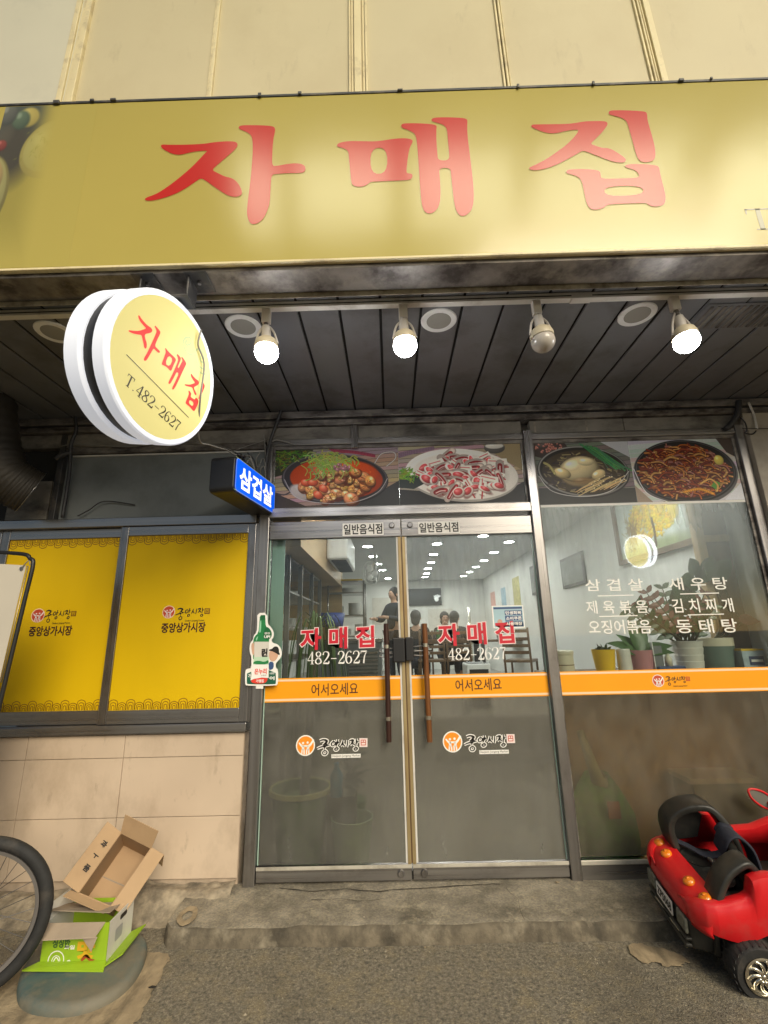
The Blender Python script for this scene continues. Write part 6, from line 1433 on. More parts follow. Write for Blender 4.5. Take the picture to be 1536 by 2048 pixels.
MB().box(-.03, .065, -.0525, -.0505, .03, .085).build('printed_patch', mat('dark_blue_print', (.02, .04, .12), .4), t, bevel=0, world=False); MB().box(-.02, .055, -.0545, -.0529, .05, .065).build('printed_band', white_print, t, world=False)
# behind the frosted lower pane
t = thing('net_sack', 'green net sack tied at its neck, leaning behind the frosted window pane', 'sack', (1.17, .15, 0))
sk = mat('green_net', (.1, .36, .07), .7, 0, .3, 30); nk = PY(1160, 1462, .12); b0 = PY(1195, 1560, .14)
MB().lathe([(0, 0), (.18, .0), (.2, .1), (.19, .25), (.13, .37), (.07, .46), (.0, .47)], (b0.x+.03, .225, .0), (0, 0, 1), 20).build('sack', sk, t, smooth=True)
MB().tube([(b0.x+.02, .15, .44), b0, (nk+b0)/2, nk], [.06, .04, .028, .022], 10).build('neck', mat('pale_net', (.5, .55, .42), .7), t, smooth=True)
MB().box(b0.x-.01, b0.x+.06, .012, .02, .27, .36).build('tag', mat('orange_tag', (.4, .16, .02), .5), t)
t = thing('storage_box', 'white box standing behind the frosted pane near the toy car', 'box', (1.95, .15, 0))
MB().box(1.72, 2.1, .09, .3, -.003, .42).build('carton', mat('dull_green_box', (.2, .22, .16), .6), t); MB().box(1.70, 2.12, .08, .31, .421, .45).build('lid', white_card, t)
# blue notice stuck inside the right door
t = thing('door_notice', 'pale blue printed notice stuck inside the right door glass', 'notice', PY(1016, 1233, .008))
FN = FACADE(-.0063); a, b, c, d = px_box(FN, (985, 1211, 1048, 1256))
pb_ = mat('pale_blue_print', (.36, .52, .58), .5); nb_ = mat('navy_print', (.03, .07, .19), .5)
lay('sheet', outline_geo([[(a, c), (b, c), (b, d), (a, d)]]), FN, white_print, t, .0004, .0003)
lay('ground_print', outline_geo([[(a+.008, c+.006), (b-.006, c+.006), (b-.006, d-.006), (a+.008, d-.006)]]), FN, pb_, t, .001)
lay('foot_band', outline_geo([[(a+.07, c+.008), (b-.008, c+.008), (b-.008, c+.035), (a+.07, c+.035)]]), FN, nb_, t, .0014); lay('head_band', outline_geo([[(a+.01, d-.022), (b-.008, d-.022), (b-.008, d-.01), (a+.01, d-.01)]]), FN, nb_, t, .0014)
for i, w in enumerate(('민생회복', '소비쿠폰', '사용매장')):
    z1 = d-.032-i*.034; lay('text_bar', outline_geo([[(a+.08, z1-.03), (b-.012, z1-.03), (b-.012, z1), (a+.08, z1)]]), FN, nb_, t, .0014); write(w, FN, a+.085, b-.016, z1-.026, z1-.004, white_print, t, off=.0018, bold=.03, name='notice_lettering')
lay('drawn_figure', outline_geo([circ_pts(a+.045, c+.04, .016)]), FN, mat('skin_print', (.5, .3, .22), .5), t, .0014)


# a neighbour's round lit sign across the lane: it shows only as a reflection in the right window
q = PY(1272, 1104, 5.9)
nb_drum = glow('bright_sign_drum', (.9, .94, 1.), 9); nb_face = glow('bright_sign_face', (.8, .66, .2), 6)
n2 = thing('round_sign', 'round lit sign across the lane, seen only as a reflection in the right window', 'hanging sign', (q.x, -q.y, q.z), math.pi)
src = [o for o in COL.objects if o.name == 'round_sign'][0]
for ch in src.children:
    if ch.name.split('.')[0] in ('front_drum', 'front_face', 'core_band', 'rear_drum', 'rear_face'):
        c = ch.copy(); COL.objects.link(c); c.parent = n2
        if 'core' not in ch.name:
            c.material_slots[0].link = 'OBJECT'; c.material_slots[0].material = nb_drum if 'drum' in ch.name else nb_face
MB().tube([(0, .05, .32), (0, .05, 1.2)], .03, 8).build('hanger', dark_metal, n2, world=False)
# ------------------------------------------------------------------ die-cut bottle sticker on the door post
t = thing('bottle_sticker', 'die cut advertising card of a green bottle, red and white label at its foot', 'sticker', PY(525, 1300, -.048))
FK = FACADE(-.048)
def KP(l, n=1):
    o = []
    for x, y in l:
        p = PN(480+x/11.38, 1210+y/11.38, FK[0], Vector((0, -1, 0))); o.append((p.x, p.z))
    return chaikin(o, n) if n else o
gd = mat('dark_bottle_green', (.012, .12, .04), .35); gm = mat('bottle_green', (.02, .2, .06), .35); gl_ = mat('pale_label_green', (.45, .62, .45), .45); gh = mat('pale_highlight_green', (.3, .6, .4), .35); sg = mat('plate_green', (.01, .1, .06), .4); skp = mat('drawn_skin', (.6, .36, .25), .5); rdp = mat('red_label_print', (.7, .05, .03), .4)
def K(name, l, m, off, n=1, th=0.): return lay(name, outline_geo([KP(l, n)]), FK, m, t, off, th)
K('card', [(395, 180), (620, 178), (632, 440), (700, 490), (770, 610), (770, 720), (710, 810), (760, 870), (850, 885), (930, 980), (960, 1090), (935, 1190), (850, 1290), (815, 1330), (815, 1430), (870, 1470), (868, 1790), (820, 1835), (160, 1840), (115, 1800), (120, 1490), (165, 1450), (262, 1440), (262, 1170), (225, 1090), (218, 960), (240, 850), (300, 790), (310, 700), (385, 610), (395, 400)], white_print, 0, 1, .002)
K('plate', [(165, 1490), (810, 1470), (825, 1780), (790, 1805), (175, 1805), (155, 1770)], sg, .0026)
K('bottle_body', [(455, 230), (575, 228), (580, 330), (590, 500), (720, 620), (700, 720), (655, 800), (655, 1350), (300, 1350), (300, 830), (330, 720), (420, 640), (445, 400)], gm, .0026)
K('bottle_cap', [(475, 232), (575, 230), (578, 340), (472, 340)], gd, .003, 0)
K('bottle_shine', [(462, 350), (490, 350), (480, 600), (450, 640), (438, 600)], gh, .003)
K('bottle_shine', [(365, 760), (420, 700), (400, 770), (370, 830)], gh, .003)
K('leaf_badge', [(590, 500), (650, 510), (720, 600), (728, 690), (690, 770), (610, 795), (545, 760), (530, 660), (560, 560)], gd, .003)
K('label_upper', [(330, 835), (660, 835), (662, 1180), (325, 1180)], white_card, .003, 0)
K('label_lower', [(322, 1180), (660, 1180), (655, 1350), (302, 1350)], gl_, .0032, 0)
K('label_hill', [(305, 1350), (310, 1290), (420, 1260), (560, 1300), (655, 1240), (655, 1350)], gm, .0034)
K('hand', [(260, 900), (300, 850), (328, 880), (328, 1120), (300, 1150), (270, 1050)], skp, .0034)
K('drawn_coat', [(655, 1290), (770, 1290), (770, 1440), (700, 1480), (655, 1470)], nb_, .003)
K('drawn_face', [(670, 1050), (760, 1020), (880, 1090), (860, 1200), (780, 1290), (690, 1270), (660, 1180)], skp, .0032)
K('drawn_hat', [(665, 1010), (730, 1000), (780, 945), (850, 940), (890, 1000), (890, 1080), (915, 1110), (895, 1145), (800, 1080), (700, 1040), (668, 1050)], black_print, .0036)
K('red_flash', [(240, 1720), (330, 1680), (500, 1650), (645, 1660), (610, 1740), (560, 1785), (300, 1785)], rdp, .0042)
K('paper_label', [(262, 1365), (658, 1365), (655, 1660), (500, 1650), (330, 1680), (240, 1715), (262, 1600)], white_print, .0038, 0)
def kw(body, x0, y0, x1, y1, m, off, bold=.03):
    a, b = KP([(x0, y1), (x1, y0)], 0); write(body, FK, a[0], b[0], a[1], b[1], m, t, off=off, bold=bold, name='lettering')
kw('린', 490, 985, 635, 1180, black_print, .0038, .05); kw('온누리', 330, 1440, 615, 1580, rdp, .0044, .03); kw('상품권', 480, 1585, 605, 1615, mat('grey_print', (.3, .28, .28), .5), .0044, .01); kw('가맹점', 365, 1690, 545, 1765, white_print, .0048, .03)
kw('UP!', 550, 690, 695, 755, white_print, .0036, .04); kw('한잔', 560, 620, 690, 670, white_print, .0036, .02); kw('가', 185, 1560, 255, 1660, white_print, .0032, .04); kw('어', 670, 1620, 790, 1710, white_print, .0032, .04); kw('시원한', 670, 1530, 790, 1580, white_print, .0032, .02)
lay('backing_tab', outline_geo([KP([(360, 1835), (530, 1835), (530, 1905), (360, 1905)], 0)]), FK, white_print, t, -.001, .001)

# ------------------------------------------------------------------ white banner on a black tube stand at the left edge
t = thing('banner_stand', 'white cloth banner tied into a bent black tube frame, cut by the left edge', 'banner stand', (-2.4, -.62, GZ))
BY = -.62
k1, k2 = PY(66, 1130, BY), PY(4, 1390, BY); dd = (k2-k1); foot = k1+dd*((GZ+.03-k1.z)/dd.z)
top_l = PY(-120, 1096, BY); cr = PY(45, 1108, BY)
MB().tube(spline([top_l, PY(-30, 1103, BY), cr, PY(60, 1117, BY), k1, k1*.7+k2*.3, k2, foot], 6), .0105, 10).build('tube_frame', black_plastic, t, smooth=True)
s1, s2 = PY(52, 1131, BY-.004), PY(-8, 1390, BY-.004); sd = s2-s1; s3 = s1+sd*((GZ+.25-s1.z)/sd.z)
MB().sheet(PY(-170, 1117, BY-.004), s1, s3, s3+(PY(-170, 1117, BY-.004)-s1), .002).build('cloth', mat('banner_cloth', (.5, .46, .39), .8, 0, .05, 3, bump=.2, bscale=5), t)
w1, w2 = PY(56, 1132, BY-.006), PY(2, 1365, BY-.006); 
MB().tube([w1, w2], .004, 6).build('hem_cord', brown_wood if False else bronze, t, smooth=True)
gc = PY(43, 1137, BY-.008); MB().lathe([(.004, 0), (.010, 0), (.010, .003), (.004, .003), (.004, 0)], gc, (0, -1, 0), 16).build('grommet', steel, t, smooth=True, auto=rad(40))
MB().tube(spline([gc, PY(50, 1128, BY-.012), PY(58, 1121, BY-.012), PY(60, 1130, BY-.012)], 5), .0025, 6).build('tie', cable_grey, t, smooth=True)
MB().tube([foot, foot+Vector((-.9, 0, 0))], .0105, 10).build('foot_tube', black_plastic, t, smooth=True)
for q in (-.05, -.8): MB().tube([foot+Vector((q, -.2, 0)), foot+Vector((q, .2, 0))], .0105, 10).build('foot_tube', black_plastic, t, smooth=True)

# ------------------------------------------------------------------ bicycle: its rear wheel shows at the left edge
bt_ = thing('bicycle', 'dark bicycle parked at the left edge, only its wide tyred rear wheel in view', 'bicycle', (-1.918, -.755, GZ), .354)
R0 = .31
def bike():
    t = bt_; c = Vector((0, 0, R0))
    w = MB().tube([(0+(R0-.026)*math.cos(a), 0, R0+(R0-.026)*math.sin(a)) for a in np.linspace(0, 6.2832, 65)[:-1]], .026, 12, closed=True).build('tyre', black_rubber, t, smooth=True, world=False)
    rim = MB(); n = 64; pr = [(R0-.052, -.013), (R0-.052, .013), (R0-.066, .011), (R0-.07, 0), (R0-.066, -.011)]
    rim.lathe([(a, b) for a, b in [(R0-.05, -.013), (R0-.05, .013)]], c, (0, 1, 0), n) if False else None
    v = []; f = []
    for k in range(n):
        a = 2*math.pi*k/n
        for r, y in pr: v.append((r*math.cos(a), y, R0+r*math.sin(a)))
    for k in range(n):
        for j in range(5): f.append((k*5+j, k*5+(j+1) % 5, ((k+1) % n)*5+(j+1) % 5, ((k+1) % n)*5+j))
    rim.add(v, f).build('rim', mat('dull_alloy_rim', (.3, .28, .27), .35, .7, .1, 6), w, smooth=True, auto=rad(40), world=False)
    hub = MB().lathe([(0, -.05), (.012, -.05), (.012, -.034), (.03, -.032), (.03, -.027), (.014, -.02), (.014, .02), (.03, .027), (.03, .032), (.012, .034), (.012, .05), (0, .05)], c, (0, 1, 0), 20).build('hub', dark_metal, w, smooth=True, auto=rad(40), world=False)
    for k in range(28):
        a = 2*math.pi*k/28; s = 1 if k % 2 else -1; b = a+(.95 if (k//2) % 2 else -.95)
        MB().tube([(.028*math.cos(b), .03*s, R0+.028*math.sin(b)), ((R0-.066)*math.cos(a), 0, R0+(R0-.066)*math.sin(a))], .0014, 5).build('spoke', dark_metal, w, world=False)
    for k, r in enumerate((.055, .048, .042, .036, .03)):
        v = MB(); pts = []
        for q in range(48): rr_ = r+(.004 if q % 2 else 0); pts.append((rr_*math.cos(2*math.pi*q/48), -.04-k*.005, R0+rr_*math.sin(2*math.pi*q/48)))
        v.prism(pts, (0, -.0025, 0)).build('sprocket', dark_metal, t, world=False)
    MB().lathe([(0, -.036), (.085, -.036), (.085, -.038), (0, -.038)], c, (0, 1, 0), 32).build('spoke_guard', mat('smoky_plastic', (.06, .05, .04), .3), t, smooth=True, auto=rad(40), world=False)
    cg = MB().hexa([(-.01, -.07, .12), (.03, -.07, .11), (.03, -.055, .11), (-.01, -.055, .12), (-.02, -.07, R0-.02), (.02, -.07, R0), (.02, -.055, R0), (-.02, -.055, R0-.02)]).build('derailleur', black_plastic, t, bevel=.004, world=False)
    for z, x in ((.13, .01), (.2, .005)): MB().lathe([(0, -.06), (.024, -.06), (.024, -.066), (0, -.066)], (x, 0, z), (0, 1, 0), 14).build('jockey_wheel', black_plastic, cg, world=False)
    MB().tube(spline([(-.02, -.06, R0+.07), (.04, -.065, R0+.095), (.075, -.065, R0+.03), (.06, -.065, R0-.05), (.02, -.065, R0-.1)], 6), .004, 6).build('cable', cable_black, t, world=False, smooth=True)
    MB().tube([(.0, -.075, R0-.1), (.105, -.08, R0-.1)], [.007, .009], 8).build('guard_bar', black_plastic, t, world=False, smooth=True)
    fm = mat('dark_bike_frame', (.03, .03, .035), .3, 0, .1, 5, coat=.4)
    for s in (-1, 1):
        MB().tube([(0, .06*s, R0), (-.42, .03*s, R0-.02)], .009, 8).build('chain_stay', fm, t, world=False, smooth=True)
        MB().tube([(0, .06*s, R0), (-.5, .02*s, R0+.42)], .008, 8).build('seat_stay', fm, t, world=False, smooth=True)
    MB().tube([(-.42, 0, R0-.02), (-.54, 0, R0+.52)], .016, 10).build('seat_tube', fm, t, world=False, smooth=True)
    MB().tube([(-.42, 0, R0-.02), (-.98, 0, R0+.36)], .018, 10).build('down_tube', fm, t, world=False, smooth=True)
    MB().tube([(-.52, 0, R0+.42), (-.99, 0, R0+.44)], .016, 10).build('top_tube', fm, t, world=False, smooth=True)
    MB().tube([(-.97, 0, R0+.52), (-1.0, 0, R0+.3)], .02, 10).build('head_tube', fm, t, world=False, smooth=True)
    MB().ball((-.57, 0, R0+.56), .13, .065, .03).build('saddle', black_rubber, t, world=False, smooth=True)
    fw_ = MB().tube([(-1.08+(R0-.026)*math.cos(a), 0, R0+(R0-.026)*math.sin(a)) for a in np.linspace(0, 6.2832, 49)[:-1]], .026, 10, closed=True).build('tyre', black_rubber, t, smooth=True, world=False)
    for s in (-1, 1): MB().tube([(-1.0, .05*s, R0+.32), (-1.08, .05*s, R0)], .01, 8).build('fork_blade', fm, t, world=False, smooth=True)
    MB().tube([(-.96, -.28, R0+.62), (-.99, -.1, R0+.6), (-.99, .1, R0+.6), (-.96, .28, R0+.62)], .012, 8).build('handlebar', dark_metal, t, world=False, smooth=True)
    MB().tube([(-.42, -.06, R0-.02), (-.42, -.07, R0-.19)], .009, 8).build('crank', dark_metal, t, world=False, smooth=True)
    MB().box(-.46, -.38, -.15, -.075, R0-.2, R0-.18).build('pedal', black_plastic, t, bevel=.004, world=False)
bike()

# ------------------------------------------------------------------ dusty teal base, lime box, open brown box
t = thing('stand_base', 'dusty teal oval stand base lying on the ground under the boxes', 'base', (-1.53, -.5, GZ))
bo = [PZ(x, y, GZ+.03) for x, y in ((38, 1992), (60, 2012), (120, 2020), (175, 2012), (235, 1985), (275, 1945), (295, 1895), (285, 1870), (240, 1850), (150, 1850), (70, 1900), (40, 1950))]
bo = chaikin([(p.x, p.y) for p in bo], 2); cxb = sum(p[0] for p in bo)/len(bo); cyb = sum(p[1] for p in bo)/len(bo)
mb = MB(); v = []; nb = len(bo)
for s, z in ((1.02, GZ-.01), (1.03, GZ+.012), (1.015, GZ+.03), (.97, GZ+.042), (.9, GZ+.044), (.5, GZ+.046)):
    v += [(cxb+(x-cxb)*s, cyb+(y-cyb)*s, z) for x, y in bo]
f = [(r*nb+i, r*nb+(i+1) % nb, (r+1)*nb+(i+1) % nb, (r+1)*nb+i) for r in range(5) for i in range(nb)]+[tuple(range(5*nb, 6*nb))]
mb.add(v, f).build('slab', teal_rubber, t, smooth=True, auto=rad(50))
CT = .004
gb_ = thing('lime_box', 'lime green printed fruit box with torn top flaps standing on the teal base', 'cardboard box', (-1.53, -.58, GZ+.05), .0)
t = gb_
gx0, gx1, gy0, gy1, gz0, gz1 = -1.695, -1.40, -.58, -.37, GZ+.048, .105
MB().box(gx0, gx1, gy0, gy0+CT, gz0, gz1).build('front_panel', green_print, t)
MB().box(gx1-CT, gx1, gy0+CT, gy1, gz0, gz1).build('side_panel', white_card, t)
MB().box(gx0, gx0+CT, gy0+CT, gy1, gz0, gz1).build('side_panel', white_card, t); MB().box(gx0+CT, gx1-CT, gy1-CT, gy1, gz0, gz1).build('back_panel', green_print, t); MB().box(gx0+CT, gx1-CT, gy0+CT, gy1-CT, gz0, gz0+CT).build('bottom_panel', card_in, t)
# base tray lip, spread outward below the front
MB().hexa([(gx0-.045, gy0-.045, gz0+.006), (gx1+.02, gy0-.045, gz0-.002), (gx1+.004, gy0+.0, gz0+.008), (gx0-.004, gy0+.0, gz0+.008), (gx0-.045, gy0-.045, gz0+.012), (gx1+.02, gy0-.045, gz0+.004), (gx1+.004, gy0-.001, gz0+.016), (gx0-.004, gy0-.001, gz0+.016)]).build('spread_flap', green_print, t)
MB().hexa([(gx1+.001, gy0-.03, gz0), (gx1+.06, gy0+.03, gz0+.02), (gx1+.06, gy1+.02, gz0+.03), (gx1+.001, gy1, gz0+.01), (gx1+.001, gy0-.03, gz0+.005), (gx1+.06, gy0+.03, gz0+.025), (gx1+.06, gy1+.02, gz0+.035), (gx1+.001, gy1, gz0+.015)]).build('spread_flap', green_print, t)
MB().box(gx0+.02, gx1-.01, gy0-.03, gy0-.005, gz0-.012, gz0-.003).build('white_underside', white_card, t)
FG = FACADE(gy0)
yl = mat('orange_yellow_print', (.7, .4, .02), .5); rd = mat('rust_red_print', (.35, .06, .02), .5); dg = mat('dark_green_print', (.05, .12, .03), .5)
def gw(body, x0, y0, x1, y1, m, bold=.05, off=.0006, name='printed_lettering'):
    a, b = PY(x0, y1, gy0), PY(x1, y0, gy0); write(body, FG, a.x, b.x, a.z, b.z, m, t, off=off, bold=bold, name=name)
gw('맛', 152, 1880, 192, 1918, yl, .06); a = PY(172, 1915, gy0); lay('brush_tail', strip_geo([([(a.x-.02, a.z-.012), (a.x+.0, a.z+.005), (a.x+.02, a.z-.008), (a.x+.04, a.z-.008)], [.012, .014, .01, .003])]), FG, rd, t, .001)
gw('제주', 174, 1864, 192, 1876, black_print, .03); gw('싱싱한', 104, 1876, 142, 1896, dg, .04); gw('과일', 128, 1890, 150, 1899, white_print, .03)
a, b = PY(108, 1872, gy0), PY(129, 1850, gy0); lay('printed_crest', outline_geo([[(a.x, a.z), (b.x, a.z), (b.x, b.z), (a.x, b.z)]]), FG, dg, t, .0006); c = (a+b)/2; lay('printed_fruit', outline_geo([circ_pts(c.x, c.z, .016)]), FG, mat('fruit_red_print', (.4, .04, .03), .5), t, .001)
a = PY(112, 1921, gy0); lay('line_drawing', strip_geo([(circ_pts(a.x, a.z, .035, 16)+[(a.x+.035, a.z)], [.004]*17), ([(a.x+.03, a.z-.02), (a.x+.06, a.z+.0), (a.x+.075, a.z-.03)], [.004]*3), ([(a.x-.015, a.z-.012), (a.x, a.z+.012), (a.x+.018, a.z-.01)], [.004]*3), (circ_pts(a.x, a.z, .018, 10)+[(a.x+.018, a.z)], [.003]*11)]), FG, white_print, t, .001)
FSd = (Vector((gx1, gy0, gz0)), Vector((0, 1, 0)), Vector((0, 0, 1)))
lay('hand_hole', outline_geo([rr(.09, .15, .12, .14, .009)]), FSd, black_print, t, .0008); lay('printed_mark', outline_geo([rr(.06, .12, .05, .1, .009)]), FSd, mat('pale_grey_print', (.35, .34, .34), .5), t, .0008)
# torn top flaps
MB().hexa([(gx0-.01, gy0-.002, gz1-.002), (gx1-.02, gy0-.002, gz1-.002), (gx1-.03, gy0-.055, gz1-.03), (gx0-.035, gy0-.06, gz1-.035), (gx0-.01, gy0+.002, gz1+.002), (gx1-.02, gy0+.002, gz1+.002), (gx1-.03, gy0-.053, gz1-.026), (gx0-.035, gy0-.058, gz1-.031)]).build('front_flap', mat('torn_cardboard', (.34, .27, .2), .85, 0, .15, 8, bump=.4, bscale=30), t)
MB().prism([(gx1-.12, gy0-.03, gz1-.02), (gx1-.02, gy0-.054, gz1-.03), (gx1-.035, gy0-.062, gz1-.075)], (0, .003, .002)).build('torn_flap', MATS['torn_cardboard'], t)
MB().hexa([(gx0, gy1-.05, gz1), (gx1-.03, gy1-.05, gz1), (gx1-.03, gy0+.05, gz1+.012), (gx0-.02, gy0+.04, gz1+.03), (gx0, gy1-.05, gz1+.004), (gx1-.03, gy1-.05, gz1+.004), (gx1-.03, gy0+.05, gz1+.016), (gx0-.02, gy0+.04, gz1+.034)]).build('top_flap', MATS['torn_cardboard'], t)
o = MB(); o.hexa([(gx0-.03, gy0-.005, gz1+.0), (gx0+.0, gy0-.005, gz1), (gx0, gy1, gz1), (gx0-.03, gy1, gz1+.02), (gx0-.045, gy0-.01, gz1+.04), (gx0-.04, gy0-.01, gz1+.04), (gx0-.02, gy1, gz1+.05), (gx0-.025, gy1, gz1+.05)]).build('side_flap', white_card, t)

BL, BR_ = PY(156, 1786, -.47), PY(221, 1814, -.47); TL, TR = PY(242, 1665, -.28), PY(303, 1696, -.28)
bb = thing('brown_box', 'open brown cardboard box tipped on its side on top of the lime box', 'cardboard box', (BL+TR)/2)
t = bb
un = (BR_-BL).normalized(); wn_ = (TL-BL).normalized(); dn = un.cross(wn_).normalized()   # towards viewer and up
if dn.y > 0: dn = -dn
D = .15
def wall(a, b, name, m=cardboard):
    MB().sheet(a, b, b-dn*D, a-dn*D, .004).build(name, m, t)
wall(BL, BR_, 'bottom_wall', card_in); wall(BR_, TR, 'right_wall', card_in); wall(TR, TL, 'top_wall', card_in); wall(TL, BL, 'left_wall', card_in)
MB().sheet(BL-dn*D, BR_-dn*D, TR-dn*D, TL-dn*D, .004).build('back_wall', card_in, t)
MB().sheet(BL-dn*D*.995+wn_*.12, BR_-dn*D*.995+wn_*.12, BR_-dn*D*.97+wn_*.125, BL-dn*D*.97+wn_*.125, .002).build('flap_seam', MATS['torn_cardboard'], t)
def flap(a, b, out, L, name, m=cardboard, tap=.0):
    d = (b-a).normalized(); MB().sheet(a, b, b+out.normalized()*L-d*tap, a+out.normalized()*L+d*tap, .0035).build(name, m, t)
fl = flap(BL, TL, -un*.75+dn*.5+wn_*.05, .095, 'left_flap'); flap(BR_, TR, un*.8-dn*.35, .075, 'right_flap')
flap(TL, TR, wn_*.55+dn*.9, .10, 'top_flap', cardboard, -.008); flap(BL-un*.04, BR_, -wn_*.55+dn*.55+un*0, .05, 'bottom_flap', cardboard)
MB().sheet(TR+un*.0-dn*.0, TR+un*.07-dn*.03, TR+un*.07-dn*.12-wn_*.02, TR-dn*.12, .003).build('corner_flap', cardboard, t)
ol = (-un*.75+dn*.5+wn_*.05).normalized(); FF = (BL+ol*.0, -ol if False else (TL-BL).normalized(), ol)
FF = (BL, wn_, ol); nf = wn_.cross(ol)
for i, ch in enumerate(('품', 'ㅜ', '과')):
    y0_ = .075+i*.055; lay('printed_lettering', text_geo(ch, .04), (BL+ol*.055+wn_*y0_, -ol if False else ol*-1, wn_), black_print, t, -.006 if False else .006, 0, lambda x, y: (x*.034, y*.03))
lay('red_stripe', outline_geo([[(.15, .02), (.225, .02), (.225, .04), (.15, .04)]]), (BR_+(un*.8-dn*.35).normalized()*.0, wn_, (un*.8-dn*.35).normalized()), rdp, t, .004)

# ------------------------------------------------------------------ red toy car with its back to us, two wheels up on the doorstep
car = thing('toy_car', 'red ride-on toy car with black seat and amber tail lamps, half on the doorstep', 'toy car', (1.196, -.438, -.061), 0)
car.rotation_euler = (.144, 0, -.089)
t = car; CM = chain_matrix(car)
ip = lambda x, T: float(np.interp(x, [a for a, _ in T], [b for _, b in T]))
ZT = [(0, .262), (.02, .285), (.05, .3), (.12, .312), (.2, .338), (.222, .352), (.234, .412), (.26, .424), (.3, .432), (.37, .428), (.405, .386), (.43, .357), (.55, .369), (.643, .406), (.8, .44), (.95, .42), (1.05, .36), (1.12, .28)]
ZB = [(0, .2), (.04, .196), (.081, .188), (.12, .18), (.177, .172), (.224, .192), (.267, .212), (.3, .214), (.34, .18), (.38, .14), (.5, .13), (.75, .13), (.8, .17), (.86, .21), (.92, .2), (1, .15), (1.12, .15)]
WD = [(0, .17), (.006, .2), (.02, .225), (.045, .25), (.08, .265), (.14, .275), (.3, .282), (.6, .275), (.9, .275), (1.02, .25), (1.12, .16)]
XS = sorted(set([a for a, _ in ZT]+[a for a, _ in ZB]+[a for a, _ in WD]+[.1, .16, .228, .33, .7]))
def shell(sg):
    v = []; f = []; m = 9
    for x in XS:
        w, zt, zb = ip(x, WD), ip(x, ZT), ip(x, ZB); h = zt-zb
        P_ = [(w-.03, zb+.004), (w-.008, zb), (w+.004, zb+h*.3), (w+.006, zb+h*.55), (w-.002, zb+h*.82), (w-.014, zt-.006), (w-.034, zt), (w-.058, zt-.008), (w-.066, min(zt-.03, .3) if x > .11 else zt-.02)]
        v += [(x, sg*y, z) for y, z in P_]
    for i in range(len(XS)-1):
        for j in range(m-1): f.append((i*m+j, (i+1)*m+j, (i+1)*m+j+1, i*m+j+1))
    return v, f
bd = MB(); bd.add(*shell(-1)); bd.add(*shell(1))
# rear deck sweeps across between the sides
ny = 24; pr = [(.004, .17), (-.002, .21), (.008, .262), (.03, .284), (.07, .302), (.115, .31), (.122, .3), (.122, .26)]
v = []; f = []
for k in range(ny+1):
    y = -.262+.524*k/ny; u = abs(y)/.262; xo = .055*u**5; zo = -.012*u**4
    v += [(min(x+xo, .13), y, z+zo if j > 0 else z+.01) for j, (x, z) in enumerate(pr)]
m = len(pr)
for k in range(ny):
    for j in range(m-1): f.append((k*m+j, (k+1)*m+j, (k+1)*m+j+1, k*m+j+1))
bd.add(v, f)
# hood, out past the frame
v = []; f = []
for i, x in enumerate((.72, .8, .95, 1.05, 1.13)):
    w = ip(x, WD)-.03
    for k in range(9): y = -w+2*w*k/8; v.append((x, y, ip(x, ZT)+.03*(1-(y/w)**2)))
for i in range(4):
    for k in range(8): f.append((i*9+k, i*9+k+1, i*9+k+10, i*9+k+9))
bd.add(v, f).box(1.1, 1.14, -.16, .16, .15, .28)
body = bd.build('body', toy_red, t, smooth=True, auto=rad(48), world=False)
md = body.modifiers.new('thickness', 'SOLIDIFY'); md.thickness = .006; md.offset = 0
# moulded black tub, seat and shelf
tub = MB().box(.12, .95, -.215, .215, .1, .2).build('tub', toy_black, t, bevel=.02, world=False)
MB().hexa([(.118, -.2, .2), (.30, -.2, .2), (.30, .2, .2), (.118, .2, .2), (.122, -.19, .302), (.30, -.17, .29), (.30, .17, .29), (.122, .19, .302)]).build('shelf', toy_black, t, bevel=.012, seg=3, world=False)
for y in (-.075, .075):
    MB().lathe([(0, 0), (.06, 0), (.072, .006), (.072, .0), (.0, -.01)], (.19, y, .299), (0, 0, 1), 24).build('speaker_pad', toy_black, t, smooth=True, auto=rad(50), world=False)
def band(pts, wid, thk, name, m=toy_black):
    """flat moulded strip following pts; wid is across y-ish"""
    c = spline([(p[0], p[1], p[2]) for p in pts], 5); mbb = MB(); v = []; f = []; n = len(c)
    for i, p in enumerate(c):
        d = (c[min(i+1, n-1)]-c[max(i-1, 0)]).normalized(); s = d.cross(Vector((0, 1, 0))); s = s.normalized() if s.length > .2 else Vector((0, 0, 1)); b = s.cross(d).normalized()
        w = wid(i/(n-1)) if callable(wid) else wid
        v += [p-b*w-s*thk, p+b*w-s*thk, p+b*w+s*thk, p-b*w+s*thk]
    for i in range(n-1):
        for j in range(4): f.append((i*4+j, i*4+(j+1) % 4, (i+1)*4+(j+1) % 4, (i+1)*4+j))
    f += [(3, 2, 1, 0), ((n-1)*4, (n-1)*4+1, (n-1)*4+2, (n-1)*4+3)]
    return mbb.add(v, f).build(name, m, t, bevel=.008, seg=2, smooth=True, auto=rad(45), world=False)
band([(.125, .185, .30), (.105, .185, .40), (.13, .18, .46), (.2, .165, .505), (.285, .15, .51), (.34, .13, .45), (.37, .12, .38), (.39, .11, .28)], .06, .016, 'far_bolster')
MB().prism([(.125, .2, .31), (.12, .205, .42), (.16, .195, .47), (.24, .18, .485), (.28, .17, .45), (.25, .175, .34)], (.0, .012, .0)).build('headrest_lining', toy_black, t, bevel=.004, world=False)
band([(.10, -.19, .28), (.15, -.185, .38), (.21, -.18, .43), (.26, -.175, .44), (.30, -.17, .38), (.33, -.165, .28)], .05, .014, 'near_bolster')
